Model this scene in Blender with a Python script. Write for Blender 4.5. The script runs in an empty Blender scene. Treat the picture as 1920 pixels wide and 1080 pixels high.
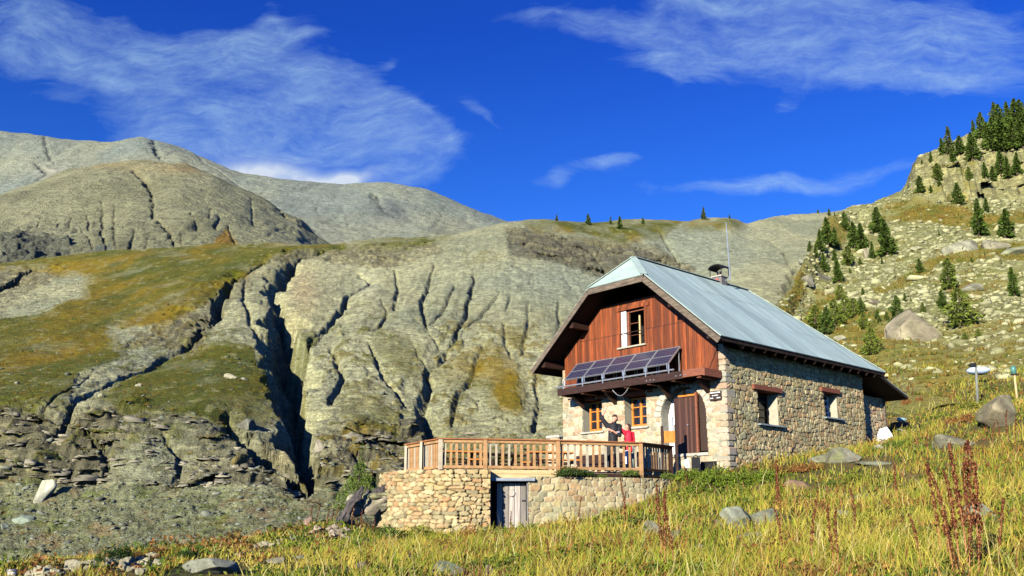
import bpy, bmesh, math, random
import numpy as np
from mathutils import Vector, Matrix
from mathutils.bvhtree import BVHTree
R = math.radians
random.seed(7)
rng = np.random.default_rng(11)
scene = bpy.context.scene
COL = scene.collection

# ---------------------------------------------------------------- camera
F, CY, TH = 1684.5, 647.2, 0.1904      # focal length and optical centre in photo pixels (1920 wide), tilt up
cam_d = bpy.data.cameras.new('camera')
cam = bpy.data.objects.new('camera', cam_d)
COL.objects.link(cam)
cam.location = (0, 0, 0)
cam.rotation_euler = (math.pi / 2 + TH, 0, 0)
cam_d.sensor_width = 36.0
cam_d.lens = 36.0 * F / 1920.0
cam_d.shift_y = (CY - 540.0) / 1920.0
cam_d.clip_start = 0.1
cam_d.clip_end = 20000
scene.camera = cam

# ---------------------------------------------------------------- light
SUN = Vector((-0.486, -0.821, 0.299)).normalized()
sun_el = math.asin(SUN.z)
sun_az = math.atan2(SUN.x, SUN.y)
sun_d = bpy.data.lights.new('sun', 'SUN')
sun_d.energy = 5.0
sun_d.angle = R(0.5)
sun_d.color = (1.0, 0.93, 0.79)
sun_o = bpy.data.objects.new('sun', sun_d)
COL.objects.link(sun_o)
sun_o.rotation_euler = SUN.to_track_quat('Z', 'Y').to_euler()
scene.view_settings.view_transform = 'Standard'
scene.view_settings.look = 'None'
scene.view_settings.exposure = 0.95
scene.view_settings.gamma = 1.0
scene.cycles.diffuse_bounces = 0

CT, ST = math.cos(TH), math.sin(TH)
def ray(px, py):
    u = (CY - py) / F
    return Vector(((px - 960) / F, CT - u * ST, ST + u * CT))
def at(px, py, Y):
    r = ray(px, py)
    return r * (Y / r.y)
def project(P):
    d = P[1] * CT + P[2] * ST
    u = -P[1] * ST + P[2] * CT
    return 960 + F * P[0] / d, CY - F * u / d

# ---------------------------------------------------------------- node helper
class NT:
    def __init__(s, tree):
        s.t = tree
        s.n = tree.nodes
        s.l = tree.links
    def new(s, typ, **kw):
        n = s.n.new(typ)
        for k, v in kw.items():
            if k == 'ins':
                for a, b in v.items():
                    if hasattr(b, 'is_output') or isinstance(b, bpy.types.NodeSocket):
                        s.l.new(b, n.inputs[a])
                    else:
                        n.inputs[a].default_value = b
            else:
                setattr(n, k, v)
        return n
    def math(s, op, a, b=None, c=None, clamp=False):
        n = s.n.new('ShaderNodeMath'); n.operation = op; n.use_clamp = clamp
        for i, v in enumerate((a, b, c)):
            if v is None: continue
            if isinstance(v, bpy.types.NodeSocket): s.l.new(v, n.inputs[i])
            else: n.inputs[i].default_value = v
        return n.outputs[0]
    def ramp(s, fac, stops):
        n = s.n.new('ShaderNodeValToRGB')
        while len(n.color_ramp.elements) < len(stops): n.color_ramp.elements.new(0.5)
        for e, (p, c) in zip(n.color_ramp.elements, stops):
            e.position = p
            e.color = (c, c, c, 1) if isinstance(c, (int, float)) else (*c, 1)
        s.l.new(fac, n.inputs[0])
        return n.outputs[0]
    def mix(s, fac, a, b, mode='MIX'):
        n = s.n.new('ShaderNodeMix'); n.data_type = 'RGBA'; n.blend_type = mode
        for i, v in ((0, fac), (6, a), (7, b)):
            if isinstance(v, bpy.types.NodeSocket): s.l.new(v, n.inputs[i])
            elif isinstance(v, (int, float)): n.inputs[i].default_value = v
            else: n.inputs[i].default_value = (*v, 1)
        return n.outputs[2]
    def noise(s, vec, scale, detail=4, rough=0.55, dist=0.0):
        n = s.n.new('ShaderNodeTexNoise')
        n.inputs['Scale'].default_value = scale; n.inputs['Detail'].default_value = detail
        n.inputs['Roughness'].default_value = rough; n.inputs['Distortion'].default_value = dist
        if vec is not None: s.l.new(vec, n.inputs['Vector'])
        return n.outputs['Fac']
    def mapping(s, vec, scale=(1, 1, 1), loc=(0, 0, 0), rot=(0, 0, 0)):
        n = s.n.new('ShaderNodeMapping')
        n.inputs['Scale'].default_value = scale; n.inputs['Location'].default_value = loc
        n.inputs['Rotation'].default_value = rot
        s.l.new(vec, n.inputs['Vector'])
        return n.outputs[0]

# ---------------------------------------------------------------- world: sky and cirrus
world = bpy.data.worlds.new('World'); scene.world = world
world.use_nodes = True
w = NT(world.node_tree); w.n.clear()
sky = w.new('ShaderNodeTexSky', sky_type='NISHITA')
sky.sun_disc = False; sky.sun_elevation = sun_el; sky.sun_rotation = sun_az
sky.altitude = 2000; sky.air_density = 1.0; sky.dust_density = 0.0; sky.ozone_density = 3.0
hsv = w.new('ShaderNodeHueSaturation', ins={'Hue': 0.5, 'Saturation': 1.22, 'Value': 1.0, 'Color': sky.outputs[0]})
skycol = w.mix(1.0, hsv.outputs[0], (0.42, 0.76, 2.0), 'MULTIPLY')
tc = w.new('ShaderNodeTexCoord')
sep = w.new('ShaderNodeSeparateXYZ'); w.l.new(tc.outputs['Generated'], sep.inputs[0])
low_ = w.ramp(sep.outputs[2], [(0.20, 1.0), (0.50, 0.0)])
skycol = w.mix(low_, skycol, w.mix(1.0, skycol, (2.2, 1.75, 1.08), 'MULTIPLY'))
yy = w.math('MAXIMUM', sep.outputs[1], 0.05)
A_ = w.math('DIVIDE', sep.outputs[0], yy)
E_ = w.math('DIVIDE', sep.outputs[2], yy)
cmb = w.new('ShaderNodeCombineXYZ', ins={0: A_, 1: E_, 2: 0.0})
pl = cmb.outputs[0]
warp = w.new('ShaderNodeTexNoise'); warp.inputs['Scale'].default_value = 5.0; warp.inputs['Detail'].default_value = 4
w.l.new(pl, warp.inputs['Vector'])
wv = w.new('ShaderNodeVectorMath', operation='SUBTRACT'); w.l.new(warp.outputs['Color'], wv.inputs[0]); wv.inputs[1].default_value = (0.5, 0.5, 0.5)
ws = w.new('ShaderNodeVectorMath', operation='SCALE'); w.l.new(wv.outputs[0], ws.inputs[0]); ws.inputs['Scale'].default_value = 0.10
wp_ = w.new('ShaderNodeVectorMath', operation='ADD'); w.l.new(pl, wp_.inputs[0]); w.l.new(ws.outputs[0], wp_.inputs[1])
wp = wp_.outputs[0]
def blobs(lst):
    out = None
    for px, py, rx, ry, ang, stg in lst:
        r = ray(px, py)
        a, e = r.x / r.y, r.z / r.y
        k = 1.09 / F
        sub = w.new('ShaderNodeVectorMath', operation='SUBTRACT'); w.l.new(wp, sub.inputs[0]); sub.inputs[1].default_value = (a, e, 0)
        m = w.mapping(sub.outputs[0], scale=(1, 1, 1), rot=(0, 0, R(ang)))
        m2 = w.mapping(m, scale=(1 / (rx * k), 1 / (ry * k), 0))
        ln = w.new('ShaderNodeVectorMath', operation='LENGTH'); w.l.new(m2, ln.inputs[0])
        g = w.math('MULTIPLY', ln.outputs['Value'], ln.outputs['Value'])
        g = w.math('MULTIPLY', g, -1.0)
        g = w.math('EXPONENT', g)
        g = w.math('MULTIPLY', g, stg)
        out = g if out is None else w.math('ADD', out, g)
    return out
wisp_mask = blobs([
    (60, 60, 220, 75, 0, .9), (300, 230, 140, 60, 10, .5), (20, 115, 70, 25, 0, .4), (230, 100, 170, 55, 10, .8), (420, 70, 190, 42, -12, .9), (520, 30, 28, 60, 0, .6), (570, 62, 80, 12, -5, .6),
    (330, 170, 150, 50, 25, .7), (500, 205, 170, 80, 25, .95), (430, 270, 150, 50, -10, .7), (600, 285, 140, 55, 15, .85),
    (690, 200, 120, 70, 25, .8), (520, 120, 120, 50, 0, .6), (740, 270, 110, 60, 25, .8), (600, 180, 130, 60, 20, .6), (1000, 20, 90, 30, 10, .5), (1200, 110, 90, 40, 20, .5), (1700, 150, 160, 40, 10, .5), (1500, 335, 300, 22, -5, .5), (650, 130, 110, 40, 0, .4), (700, 300, 110, 45, 10, .7), (330, 250, 120, 50, 20, .55), (770, 225, 85, 22, 45, .9), (720, 320, 70, 25, 0, .45), (895, 225, 45, 16, 20, .65), (925, 250, 25, 8, 35, .4), (736, 107, 20, 17, 0, .4), (110, 165, 60, 12, 0, .4),
    (1120, 25, 120, 30, 12, .6), (1170, 55, 60, 22, 20, .3), (1330, 60, 120, 85, 10, .9), (1560, 60, 200, 80, 10, .7), (1700, 60, 120, 60, 0, .5), (1380, 15, 200, 40, 0, .8), (1290, 110, 60, 40, 20, .5), (1480, 60, 180, 60, 15, .6), (1560, 130, 160, 50, 10, .35),
    (1450, 5, 170, 24, 0, .7), (1840, 60, 150, 90, 0, .85), (1840, 150, 130, 45, 0, .7), (1260, 130, 60, 30, 40, .3), (1475, 178, 26, 24, 0, .5),
    (1130, 300, 85, 22, -5, .75), (1030, 335, 42, 22, -25, .75), (1160, 295, 50, 16, 0, .35), (1330, 335, 280, 20, -2, .3), (1480, 325, 260, 16, -6, .35)])
puff_mask = blobs([(520, 320, 115, 34, 5, 1.0), (640, 332, 55, 17, 0, .95), (430, 315, 60, 20, 0, .5)])
n1 = w.noise(w.mapping(wp, scale=(1, 3.6, 1), rot=(0, 0, R(24))), 8.0, 10, 0.68, 0.5)
n2 = w.noise(w.mapping(wp, scale=(1, 3.2, 1), rot=(0, 0, R(-14)), loc=(3, 1, 0)), 9.0, 9, 0.65, 0.8)
n3 = w.noise(wp, 22.0, 8, 0.6, 0.3)
nn = w.math('ADD', w.math('MULTIPLY', n1, 0.5), w.math('ADD', w.math('MULTIPLY', n2, 0.34), w.math('MULTIPLY', n3, 0.16)))
nraw = nn
nn = w.ramp(nn, [(0.40, 0.0), (0.62, 1.0)])
wm_ = w.math('MINIMUM', wisp_mask, 1.0)
th_ = w.math('SUBTRACT', 0.64, w.math('MULTIPLY', wm_, 0.34))
wisp = w.math('DIVIDE', w.math('SUBTRACT', nraw, th_), 0.46, clamp=True)
n4 = w.noise(w.mapping(wp, scale=(1, 2.6, 1), rot=(0, 0, R(20)), loc=(7, 2, 0)), 20.0, 9, 0.72, 0.2)
wisp = w.math('MULTIPLY', wisp, w.ramp(n4, [(0.30, 0.35), (0.62, 1.0)]))
wisp = w.math('MULTIPLY', wisp, w.math('MULTIPLY', wm_, 1.5, clamp=True), clamp=True)
puff = w.math('MULTIPLY', puff_mask, w.math('ADD', w.math('MULTIPLY', n3, 1.2), 0.3), clamp=True)
cl = w.math('MAXIMUM', w.math('MULTIPLY', wisp, 0.85), w.math('MULTIPLY', puff, 0.85))
front = w.math('GREATER_THAN', sep.outputs[1], 0.06)
cl = w.math('MULTIPLY', cl, front)
cloud_c = w.mix(cl, skycol, w.mix(w.math('MULTIPLY', puff, 1.0, clamp=True), (4.6, 7.0, 9.3), (8.0, 8.8, 9.5)))
bg = w.new('ShaderNodeBackground', ins={'Color': cloud_c, 'Strength': 0.05})
wo = w.new('ShaderNodeOutputWorld'); w.l.new(bg.outputs[0], wo.inputs[0])

# ---------------------------------------------------------------- numpy noise
def _h(ix, iy, seed):
    n = (ix.astype(np.int64) * 374761393 + iy.astype(np.int64) * 668265263 + seed * 1442695041) & 0x7fffffff
    n = ((n ^ (n >> 13)) * 1274126177) & 0x7fffffff
    n = (n ^ (n >> 16)) & 0xffffff
    return n / float(0xffffff)
def vnoise(x, y, seed=0):
    ix = np.floor(x); iy = np.floor(y); fx = x - ix; fy = y - iy
    ux = fx * fx * fx * (fx * (fx * 6 - 15) + 10); uy = fy * fy * fy * (fy * (fy * 6 - 15) + 10)
    a = _h(ix, iy, seed); b = _h(ix + 1, iy, seed); c = _h(ix, iy + 1, seed); d = _h(ix + 1, iy + 1, seed)
    return (a + (b - a) * ux) * (1 - uy) + (c + (d - c) * ux) * uy
def fbm(x, y, oct=5, seed=0, gain=0.5):
    s = 0; a = 1; t = 0
    for i in range(oct):
        s = s + a * (vnoise(x, y, seed + i * 17) * 2 - 1); t += a
        x, y = x * 1.97 + 13.1 + y * .21, y * 2.03 + 7.7 - x * .19
        a *= gain
    return s / t
def ridged(x, y, oct=4, seed=0, gain=0.5):
    s = 0; a = 1; t = 0
    for i in range(oct):
        s = s + a * (1 - np.abs(vnoise(x, y, seed + i * 29) * 2 - 1)); t += a
        x, y = x * 2.03 + 5.2, y * 1.97 + 9.1; a *= gain
    return s / t
def sstep(a, b, x):
    t = np.clip((x - a) / (b - a), 0, 1); return t * t * (3 - 2 * t)
def seg_dist(x, y, pts, wid=None, signed=False):
    """distance of points to a polyline and the interpolated width along it"""
    best = np.full(x.shape, 1e9); bw = np.zeros(x.shape); sg = np.ones(x.shape)
    for i in range(len(pts) - 1):
        ax, ay = pts[i][:2]; bx, by = pts[i + 1][:2]
        dx, dy = bx - ax, by - ay; L = dx * dx + dy * dy + 1e-9
        t = np.clip(((x - ax) * dx + (y - ay) * dy) / L, 0, 1)
        d = np.hypot(x - ax - t * dx, y - ay - t * dy)
        m = d < best
        best = np.where(m, d, best)
        if signed: sg = np.where(m, np.sign(dx * (y - ay) - dy * (x - ax)), sg)
        if wid is not None: bw = np.where(m, wid[i] + (wid[i + 1] - wid[i]) * t, bw)
    return (best * sg if signed else best), bw
def in_poly(x, y, poly):
    c = np.zeros(x.shape, bool); n = len(poly); j = n - 1
    for i in range(n):
        xi, yi = poly[i]; xj, yj = poly[j]
        c ^= ((yi > y) != (yj > y)) & (x < (xj - xi) * (y - yi) / (yj - yi + 1e-9) + xi); j = i
    return c
def soft_poly(x, y, poly, amp=12, seed=0, k=3):
    s = 0
    for i in range(k):
        ox = fbm(x / 40, y / 25, 4, seed + i * 7) * amp * 1.6; oy = fbm(x / 40 + 50, y / 25, 4, seed + i * 7 + 3) * amp
        s = s + in_poly(x + ox + amp * .4 * (i - 1), y + oy + amp * .25 * (1 - i), poly)
    return s / k
def ell(x, y, cx, cy, rx, ry):
    return np.exp(-((x - cx) / rx) ** 2 - ((y - cy) / ry) ** 2)

# ---------------------------------------------------------------- object helpers
def tag(o, label=None, cat=None, group=None, kind=None):
    if label: o['label'] = label
    if cat: o['category'] = cat
    if group: o['group'] = group
    if kind: o['kind'] = kind
    return o
def link(name, me, mat=None, parent=None):
    o = bpy.data.objects.new(name, me); COL.objects.link(o)
    if mat is not None and len(me.materials) == 0: me.materials.append(mat)
    if parent is not None: o.parent = parent
    return o
def empty(name, loc=(0, 0, 0), rz=0.0, parent=None):
    o = bpy.data.objects.new(name, None); COL.objects.link(o)
    o.location = loc; o.rotation_euler = (0, 0, rz); o.empty_display_size = 0.2
    if parent is not None: o.parent = parent
    return o
def np_mesh(name, V, Fc, cols=None, smooth=True):
    """V (n,3); Fc array (m,k) with k = 3 or 4, or list of such arrays"""
    me = bpy.data.meshes.new(name)
    if not isinstance(Fc, list): Fc = [Fc]
    Fc = [np.asarray(f, dtype=np.int32) for f in Fc if len(f)]
    me.vertices.add(len(V)); me.vertices.foreach_set('co', np.asarray(V, dtype=np.float32).ravel())
    nl = sum(f.size for f in Fc); nf = sum(len(f) for f in Fc)
    me.loops.add(nl); me.polygons.add(nf)
    me.loops.foreach_set('vertex_index', np.concatenate([f.ravel() for f in Fc]))
    tot = np.concatenate([np.full(len(f), f.shape[1], dtype=np.int32) for f in Fc])
    st = np.concatenate([[0], np.cumsum(tot)[:-1]]).astype(np.int32)
    me.polygons.foreach_set('loop_start', st); me.polygons.foreach_set('loop_total', tot)
    if smooth: me.polygons.foreach_set('use_smooth', np.ones(nf, dtype=bool))
    me.update(calc_edges=True); me.validate()
    if cols is not None:
        a = me.color_attributes.new('Col', 'FLOAT_COLOR', 'POINT')
        c = np.ones((len(V), 4), dtype=np.float32); c[:, :3] = cols
        a.data.foreach_set('color', c.ravel())
    return me
def grid_faces(nr, nc, keep=None):
    i = np.arange(nr * nc).reshape(nr, nc)
    f = np.stack([i[:-1, :-1], i[:-1, 1:], i[1:, 1:], i[1:, :-1]], -1).reshape(-1, 4)
    if keep is not None: f = f[keep.ravel()]
    return f
class MB:
    def __init__(s): s.v = []; s.f = []
    def add(s, vs, fs):
        b = len(s.v); s.v += [tuple(v) for v in vs]; s.f += [tuple(b + i for i in f) for f in fs]; return s
    def box(s, x0, x1, y0, y1, z0, z1):
        return s.add([(x0, y0, z0), (x1, y0, z0), (x1, y1, z0), (x0, y1, z0), (x0, y0, z1), (x1, y0, z1), (x1, y1, z1), (x0, y1, z1)],
                     [(0, 3, 2, 1), (4, 5, 6, 7), (0, 1, 5, 4), (1, 2, 6, 5), (2, 3, 7, 6), (3, 0, 4, 7)])
    def bar(s, a, b, w, h, up=(0, 0, 1)):
        a = Vector(a); b = Vector(b); d = (b - a).normalized(); up = Vector(up)
        if abs(d.dot(up)) > 0.99: up = Vector((0, 1, 0))
        sx = d.cross(up).normalized() * (w / 2); sz = sx.cross(d).normalized() * (h / 2)
        vs = [a - sx - sz, a + sx - sz, a + sx + sz, a - sx + sz, b - sx - sz, b + sx - sz, b + sx + sz, b - sx + sz]
        return s.add(vs, [(3, 2, 1, 0), (4, 5, 6, 7), (0, 1, 5, 4), (1, 2, 6, 5), (2, 3, 7, 6), (3, 0, 4, 7)])
    def tube(s, pts, rad, n=8):
        pts = [Vector(p) for p in pts]
        if not isinstance(rad, (list, tuple)): rad = [rad] * len(pts)
        base = len(s.v); prev = None
        for i, p in enumerate(pts):
            d = (pts[min(i + 1, len(pts) - 1)] - pts[max(i - 1, 0)]).normalized()
            ref = Vector((0, 0, 1)) if abs(d.z) < 0.9 else Vector((0, 1, 0))
            x = d.cross(ref).normalized() if prev is None else (prev - d * prev.dot(d)).normalized()
            prev = x; y = d.cross(x)
            for k in range(n):
                a = 2 * math.pi * k / n
                s.v.append(tuple(p + (x * math.cos(a) + y * math.sin(a)) * rad[i]))
        for i in range(len(pts) - 1):
            for k in range(n):
                s.f.append((base + i * n + k, base + i * n + (k + 1) % n, base + (i + 1) * n + (k + 1) % n, base + (i + 1) * n + k))
        s.f.append(tuple(base + k for k in range(n))[::-1]); s.f.append(tuple(base + (len(pts) - 1) * n + k for k in range(n)))
        return s
    def prism(s, poly, off):
        """poly: list of 3D points, extruded by vector off"""
        n = len(poly); off = Vector(off)
        vs = [Vector(p) for p in poly] + [Vector(p) + off for p in poly]
        fs = [tuple(range(n))[::-1], tuple(range(n, 2 * n))] + [(i, (i + 1) % n, n + (i + 1) % n, n + i) for i in range(n)]
        return s.add(vs, fs)
    def build(s, name, mat, parent=None, smooth=False, bevel=0.0):
        me = bpy.data.meshes.new(name); me.from_pydata(s.v, [], s.f)
        bm = bmesh.new(); bm.from_mesh(me); bmesh.ops.recalc_face_normals(bm, faces=bm.faces)
        if bevel > 0: bmesh.ops.bevel(bm, geom=list(bm.edges), offset=bevel, segments=1, affect='EDGES', clamp_overlap=True)
        bm.to_mesh(me); bm.free()
        if smooth:
            for p in me.polygons: p.use_smooth = True
        me.update()
        return link(name, me, mat, parent)

# ---------------------------------------------------------------- materials
def new_mat(name):
    m = bpy.data.materials.new(name); m.use_nodes = True
    t = NT(m.node_tree); t.n.clear()
    out = t.new('ShaderNodeOutputMaterial')
    b = t.new('ShaderNodeBsdfPrincipled'); t.l.new(b.outputs[0], out.inputs[0])
    b.inputs['Specular IOR Level'].default_value = 0.25
    return m, t, b
def objvec(t, scale=(1, 1, 1), rot=(0, 0, 0)):
    tc = t.new('ShaderNodeTexCoord'); return t.mapping(tc.outputs['Object'], scale=scale, rot=rot)
def bump(t, b, h, strength=0.3, dist=0.02):
    n = t.new('ShaderNodeBump', ins={'Strength': strength, 'Distance': dist, 'Height': h})
    t.l.new(n.outputs[0], b.inputs['Normal'])
def mat_plain(name, col, rough=0.7, var=0.25, scale=6.0, metal=0.0, stretch=(1, 1, 1), bmp=0.15, bd=0.01):
    m, t, b = new_mat(name)
    v = objvec(t, stretch)
    f = t.noise(v, scale, 5, 0.6)
    lo = tuple(c * (1 - var) for c in col); hi = tuple(min(1, c * (1 + var)) for c in col)
    c = t.ramp(f, [(0.3, lo), (0.7, hi)])
    t.l.new(c, b.inputs['Base Color']); b.inputs['Roughness'].default_value = rough; b.inputs['Metallic'].default_value = metal
    if bmp > 0: bump(t, b, f, bmp, bd)
    return m
def mat_attr(name, rough=0.9, strata=None, fine=((3.0, .35), (14.0, .3)), bmp=0.5, bd=0.05, transl=0.0, stretch=(1, 1, 1)):
    """colour from the mesh's own colour attribute, broken up by procedural noise"""
    m, t, b = new_mat(name)
    a = t.new('ShaderNodeAttribute', attribute_name='Col')
    c = a.outputs['Color']; v = objvec(t, stretch); h = None
    for sc, amt in list(fine) + ([strata[1:]] if strata else []):
        f = t.noise(v if not (strata and (sc, amt) == strata[1:]) else objvec(t, strata[0]), sc, 6, 0.65)
        g = t.ramp(f, [(0.28, 1 - amt), (0.72, 1 + amt)])
        c = t.mix(1.0, c, g, 'MULTIPLY')
        h = f if h is None else t.math('ADD', h, f)
    t.l.new(c, b.inputs['Base Color']); b.inputs['Roughness'].default_value = rough
    if h is not None and bmp > 0: bump(t, b, h, bmp, bd)
    if transl > 0:
        tr = t.new('ShaderNodeBsdfTranslucent'); t.l.new(c, tr.inputs['Color'])
        mx = t.new('ShaderNodeMixShader', ins={0: transl}); t.l.new(b.outputs[0], mx.inputs[1]); t.l.new(tr.outputs[0], mx.inputs[2])
        out = [n for n in t.n if n.type == 'OUTPUT_MATERIAL'][0]; t.l.new(mx.outputs[0], out.inputs[0])
    return m
def mat_wood(name, c1, c2, board=0.0, axis='x', rough=0.7, grain=(18, 18, 1.2), streak=None, boarddark=0.35):
    """weathered boards: board > 0 gives per-board tone and thin dark gaps across the axis"""
    m, t, b = new_mat(name)
    tc = t.new('ShaderNodeTexCoord'); v = t.mapping(tc.outputs['Object'], scale=grain)
    f = t.noise(v, 1.0, 6, 0.65, 0.4)
    c = t.ramp(f, [(0.25, c1), (0.75, c2)])
    h = f
    if board > 0:
        sp = t.new('ShaderNodeSeparateXYZ'); t.l.new(tc.outputs['Object'], sp.inputs[0])
        q = t.math('DIVIDE', sp.outputs['xyz'.index(axis)], board)
        fl = t.math('FLOOR', q); fr = t.math('FRACT', q)
        wn = t.new('ShaderNodeTexWhiteNoise', noise_dimensions='1D'); t.l.new(fl, wn.inputs['W'])
        tone = t.ramp(wn.outputs['Value'], [(0, 0.5), (1, 1.3)])
        c = t.mix(1.0, c, tone, 'MULTIPLY')
        gap = t.math('LESS_THAN', fr, 0.07)
        c = t.mix(t.math('MULTIPLY', gap, 1 - boarddark), c, tuple(x * 0.12 for x in c1))
        h = t.math('SUBTRACT', t.math('MULTIPLY', f, 0.3), gap)
    if streak:
        sv = t.mapping(tc.outputs['Object'], scale=(9, 9, 0.5)); sf = t.noise(sv, 1.0, 5, 0.7)
        c = t.mix(t.ramp(sf, [(0.45, 0.0), (0.75, 0.8)]), c, streak)
    t.l.new(c, b.inputs['Base Color']); b.inputs['Roughness'].default_value = rough
    bump(t, b, h, 0.4, 0.008)
    return m

M = {}
M['meadow'] = mat_attr('meadow_soil', 0.95, None, ((2.0, .3), (9.0, .35), (40., .25)), 0.8, 0.05)
M['hill'] = mat_attr('hillside_rock', 0.95, ((1, 1, 5), .33, .42), ((0.25, .14), (0.9, .2), (3.0, .3)), .8, .8)
M['slope'] = mat_attr('scree_slope', 0.95, None, ((0.5, .18), (1.8, .3), (5.0, .3)), 0.9, 0.5)
M['far'] = mat_attr('mountain_rock', 0.95, ((1, 1, 4), .06, .2), ((0.02, .1), (0.08, .16), (0.3, .2)), 0.9, 5.0)
M['stonewall'] = mat_attr('wall_stone', 0.9, None, ((6.0, .16), (30.0, .2)), 0.5, 0.01)
def add_cracks(m, scale, stretch, amt, width):
    t = NT(m.node_tree); b = [n for n in t.n if n.type == 'BSDF_PRINCIPLED'][0]; src = b.inputs['Base Color'].links[0].from_socket
    att = [n for n in t.n if n.type == 'ATTRIBUTE'][0].outputs['Color']; sp = t.new('ShaderNodeSeparateColor', ins={0: att})
    v = objvec(t, stretch); wn = t.new('ShaderNodeTexNoise', ins={'Vector': v, 'Scale': scale * 1.2, 'Detail': 4.0}); va = t.new('ShaderNodeVectorMath', operation='MULTIPLY_ADD'); t.l.new(wn.outputs['Color'], va.inputs[0]); va.inputs[1].default_value = (1.2 / scale,) * 3; t.l.new(v, va.inputs[2])
    vo = t.new('ShaderNodeTexVoronoi', feature='DISTANCE_TO_EDGE'); vo.inputs['Scale'].default_value = scale; t.l.new(va.outputs[0], vo.inputs['Vector'])
    vc = t.new('ShaderNodeTexVoronoi', feature='F1'); vc.inputs['Scale'].default_value = scale; t.l.new(va.outputs[0], vc.inputs['Vector']); sc_ = t.new('ShaderNodeSeparateColor', ins={0: vc.outputs['Color']})
    k = t.math('MULTIPLY', t.math('SUBTRACT', sp.outputs[2], .05), 14.0, clamp=True)
    e = t.ramp(vo.outputs['Distance'], [(0.0, 1 - amt), (width, 1.0)]); e = t.mix(1.0, e, t.ramp(sc_.outputs[0], [(0, 1 - amt * .45), (1, 1 + amt * .35)]), 'MULTIPLY')
    c = t.mix(k, src, t.mix(1.0, src, e, 'MULTIPLY')); t.l.new(c, b.inputs['Base Color'])
add_cracks(M['hill'], .38, (1, .6, 3.2), .42, .09)
add_cracks(M['slope'], .55, (1, .8, 2.0), .5, .10)
add_cracks(M['far'], .035, (1, .5, 3.0), .22, .08)
M['rock'] = mat_attr('boulder_rock', 0.92, None, ((2.0, .25), (9.0, .25), (30., .2)), 0.7, 0.05)
M['grass'] = mat_attr('grass_blades', 0.75, None, (), 0, 0, 0.35)
M['leaf'] = mat_attr('plant_leaves', 0.7, None, (), 0, 0, 0.3)
M['needle'] = mat_attr('conifer_needles', 0.8, None, (), 0, 0, 0.15)
M['bark'] = mat_plain('bark', (0.10, 0.07, 0.05), 0.9, 0.4, 8, stretch=(6, 6, 1))
M['deadwood'] = mat_plain('dead_wood', (0.07, 0.06, 0.055), 0.85, 0.85, 2.5, stretch=(5, 5, 1), bmp=0.8, bd=0.05)
M['gable'] = mat_wood('gable_boards', (0.055, 0.016, 0.008), (0.40, 0.095, 0.024), 0.115, 'x', 0.6, (26, 26, 1.3), streak=(0.07, 0.035, 0.022))
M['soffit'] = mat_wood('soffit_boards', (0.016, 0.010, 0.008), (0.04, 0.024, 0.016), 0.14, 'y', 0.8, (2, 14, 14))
M['fascia'] = mat_wood('weathered_fascia', (0.04, 0.032, 0.025), (0.22, 0.17, 0.12), 0, 'x', 0.85, (3, 3, 14))
M['darkwood'] = mat_wood('dark_brown_wood', (0.02, 0.010, 0.007), (0.055, 0.026, 0.018), 0, 'x', 0.6, (3, 3, 14))
M['redwood'] = mat_wood('red_brown_beam', (0.13, 0.045, 0.025), (0.28, 0.10, 0.055), 0, 'x', 0.7, (4, 10, 20))
M['doorwood'] = mat_wood('brown_door_boards', (0.06, 0.026, 0.018), (0.12, 0.055, 0.04), 0.09, 'x', 0.6, (20, 20, 1.2))
M['orangewood'] = mat_wood('varnished_orange_wood', (0.42, 0.13, 0.02), (0.72, 0.27, 0.05), 0, 'x', 0.45, (8, 8, 3))
M['rail'] = mat_wood('weathered_rail_wood', (0.25, 0.13, 0.05), (0.52, 0.31, 0.14), 0, 'x', 0.75, (5, 5, 5))
M['railgrey'] = mat_wood('greyed_rail_wood', (0.30, 0.25, 0.17), (0.52, 0.45, 0.32), 0, 'x', 0.8, (7, 7, 4))
M['railtop'] = mat_wood('reddish_handrail', (0.20, 0.07, 0.025), (0.42, 0.17, 0.06), 0, 'x', 0.6, (4, 4, 10))
M['plank'] = mat_wood('pale_new_planks', (0.45, 0.31, 0.14), (0.68, 0.5, 0.26), 0, 'x', 0.7, (3, 3, 16))
M['deck'] = mat_wood('deck_boards', (0.22, 0.16, 0.10), (0.40, 0.30, 0.2), 0.14, 'y', 0.8, (2, 12, 12))
M['cellar'] = mat_wood('worn_white_boards', (0.20, 0.175, 0.145), (0.52, 0.47, 0.41), 0.17, 'x', 0.8, (16, 16, 1.0), streak=(0.22, 0.18, 0.14), boarddark=0.2)
M['slate'] = mat_plain('grey_slab', (0.24, 0.27, 0.31), 0.7, 0.25, 5)
M['white'] = mat_plain('white_paint', (0.80, 0.80, 0.78), 0.6, 0.05, 5, bmp=0.02)
M['whitesheet'] = mat_plain('white_sheet', (0.68, 0.72, 0.72), 0.6, 0.12, 2, bmp=0.1)
M['plaster'] = mat_plain('pale_plaster_reveal', (0.38, 0.35, 0.26), 0.9, 0.15, 6)
M['lintelstone'] = mat_plain('sill_stone', (0.40, 0.38, 0.31), 0.85, 0.2, 6)
M['bluesill'] = mat_plain('blue_grey_sill', (0.22, 0.27, 0.27), 0.8, 0.2, 6)
M['black'] = mat_plain('black_iron', (0.015, 0.015, 0.016), 0.5, 0.2, 10, bmp=0.05)
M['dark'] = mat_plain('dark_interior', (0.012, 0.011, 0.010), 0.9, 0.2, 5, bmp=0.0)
M['galv'] = mat_plain('galvanised_metal', (0.50, 0.52, 0.53), 0.35, 0.12, 10, metal=0.7, bmp=0.05)
M['signbrown'] = mat_plain('sign_brown', (0.045, 0.028, 0.02), 0.5, 0.15, 10, bmp=0.02)
M['brick'] = mat_plain('chimney_masonry', (0.17, 0.16, 0.15), 0.85, 0.3, 9)
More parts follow.
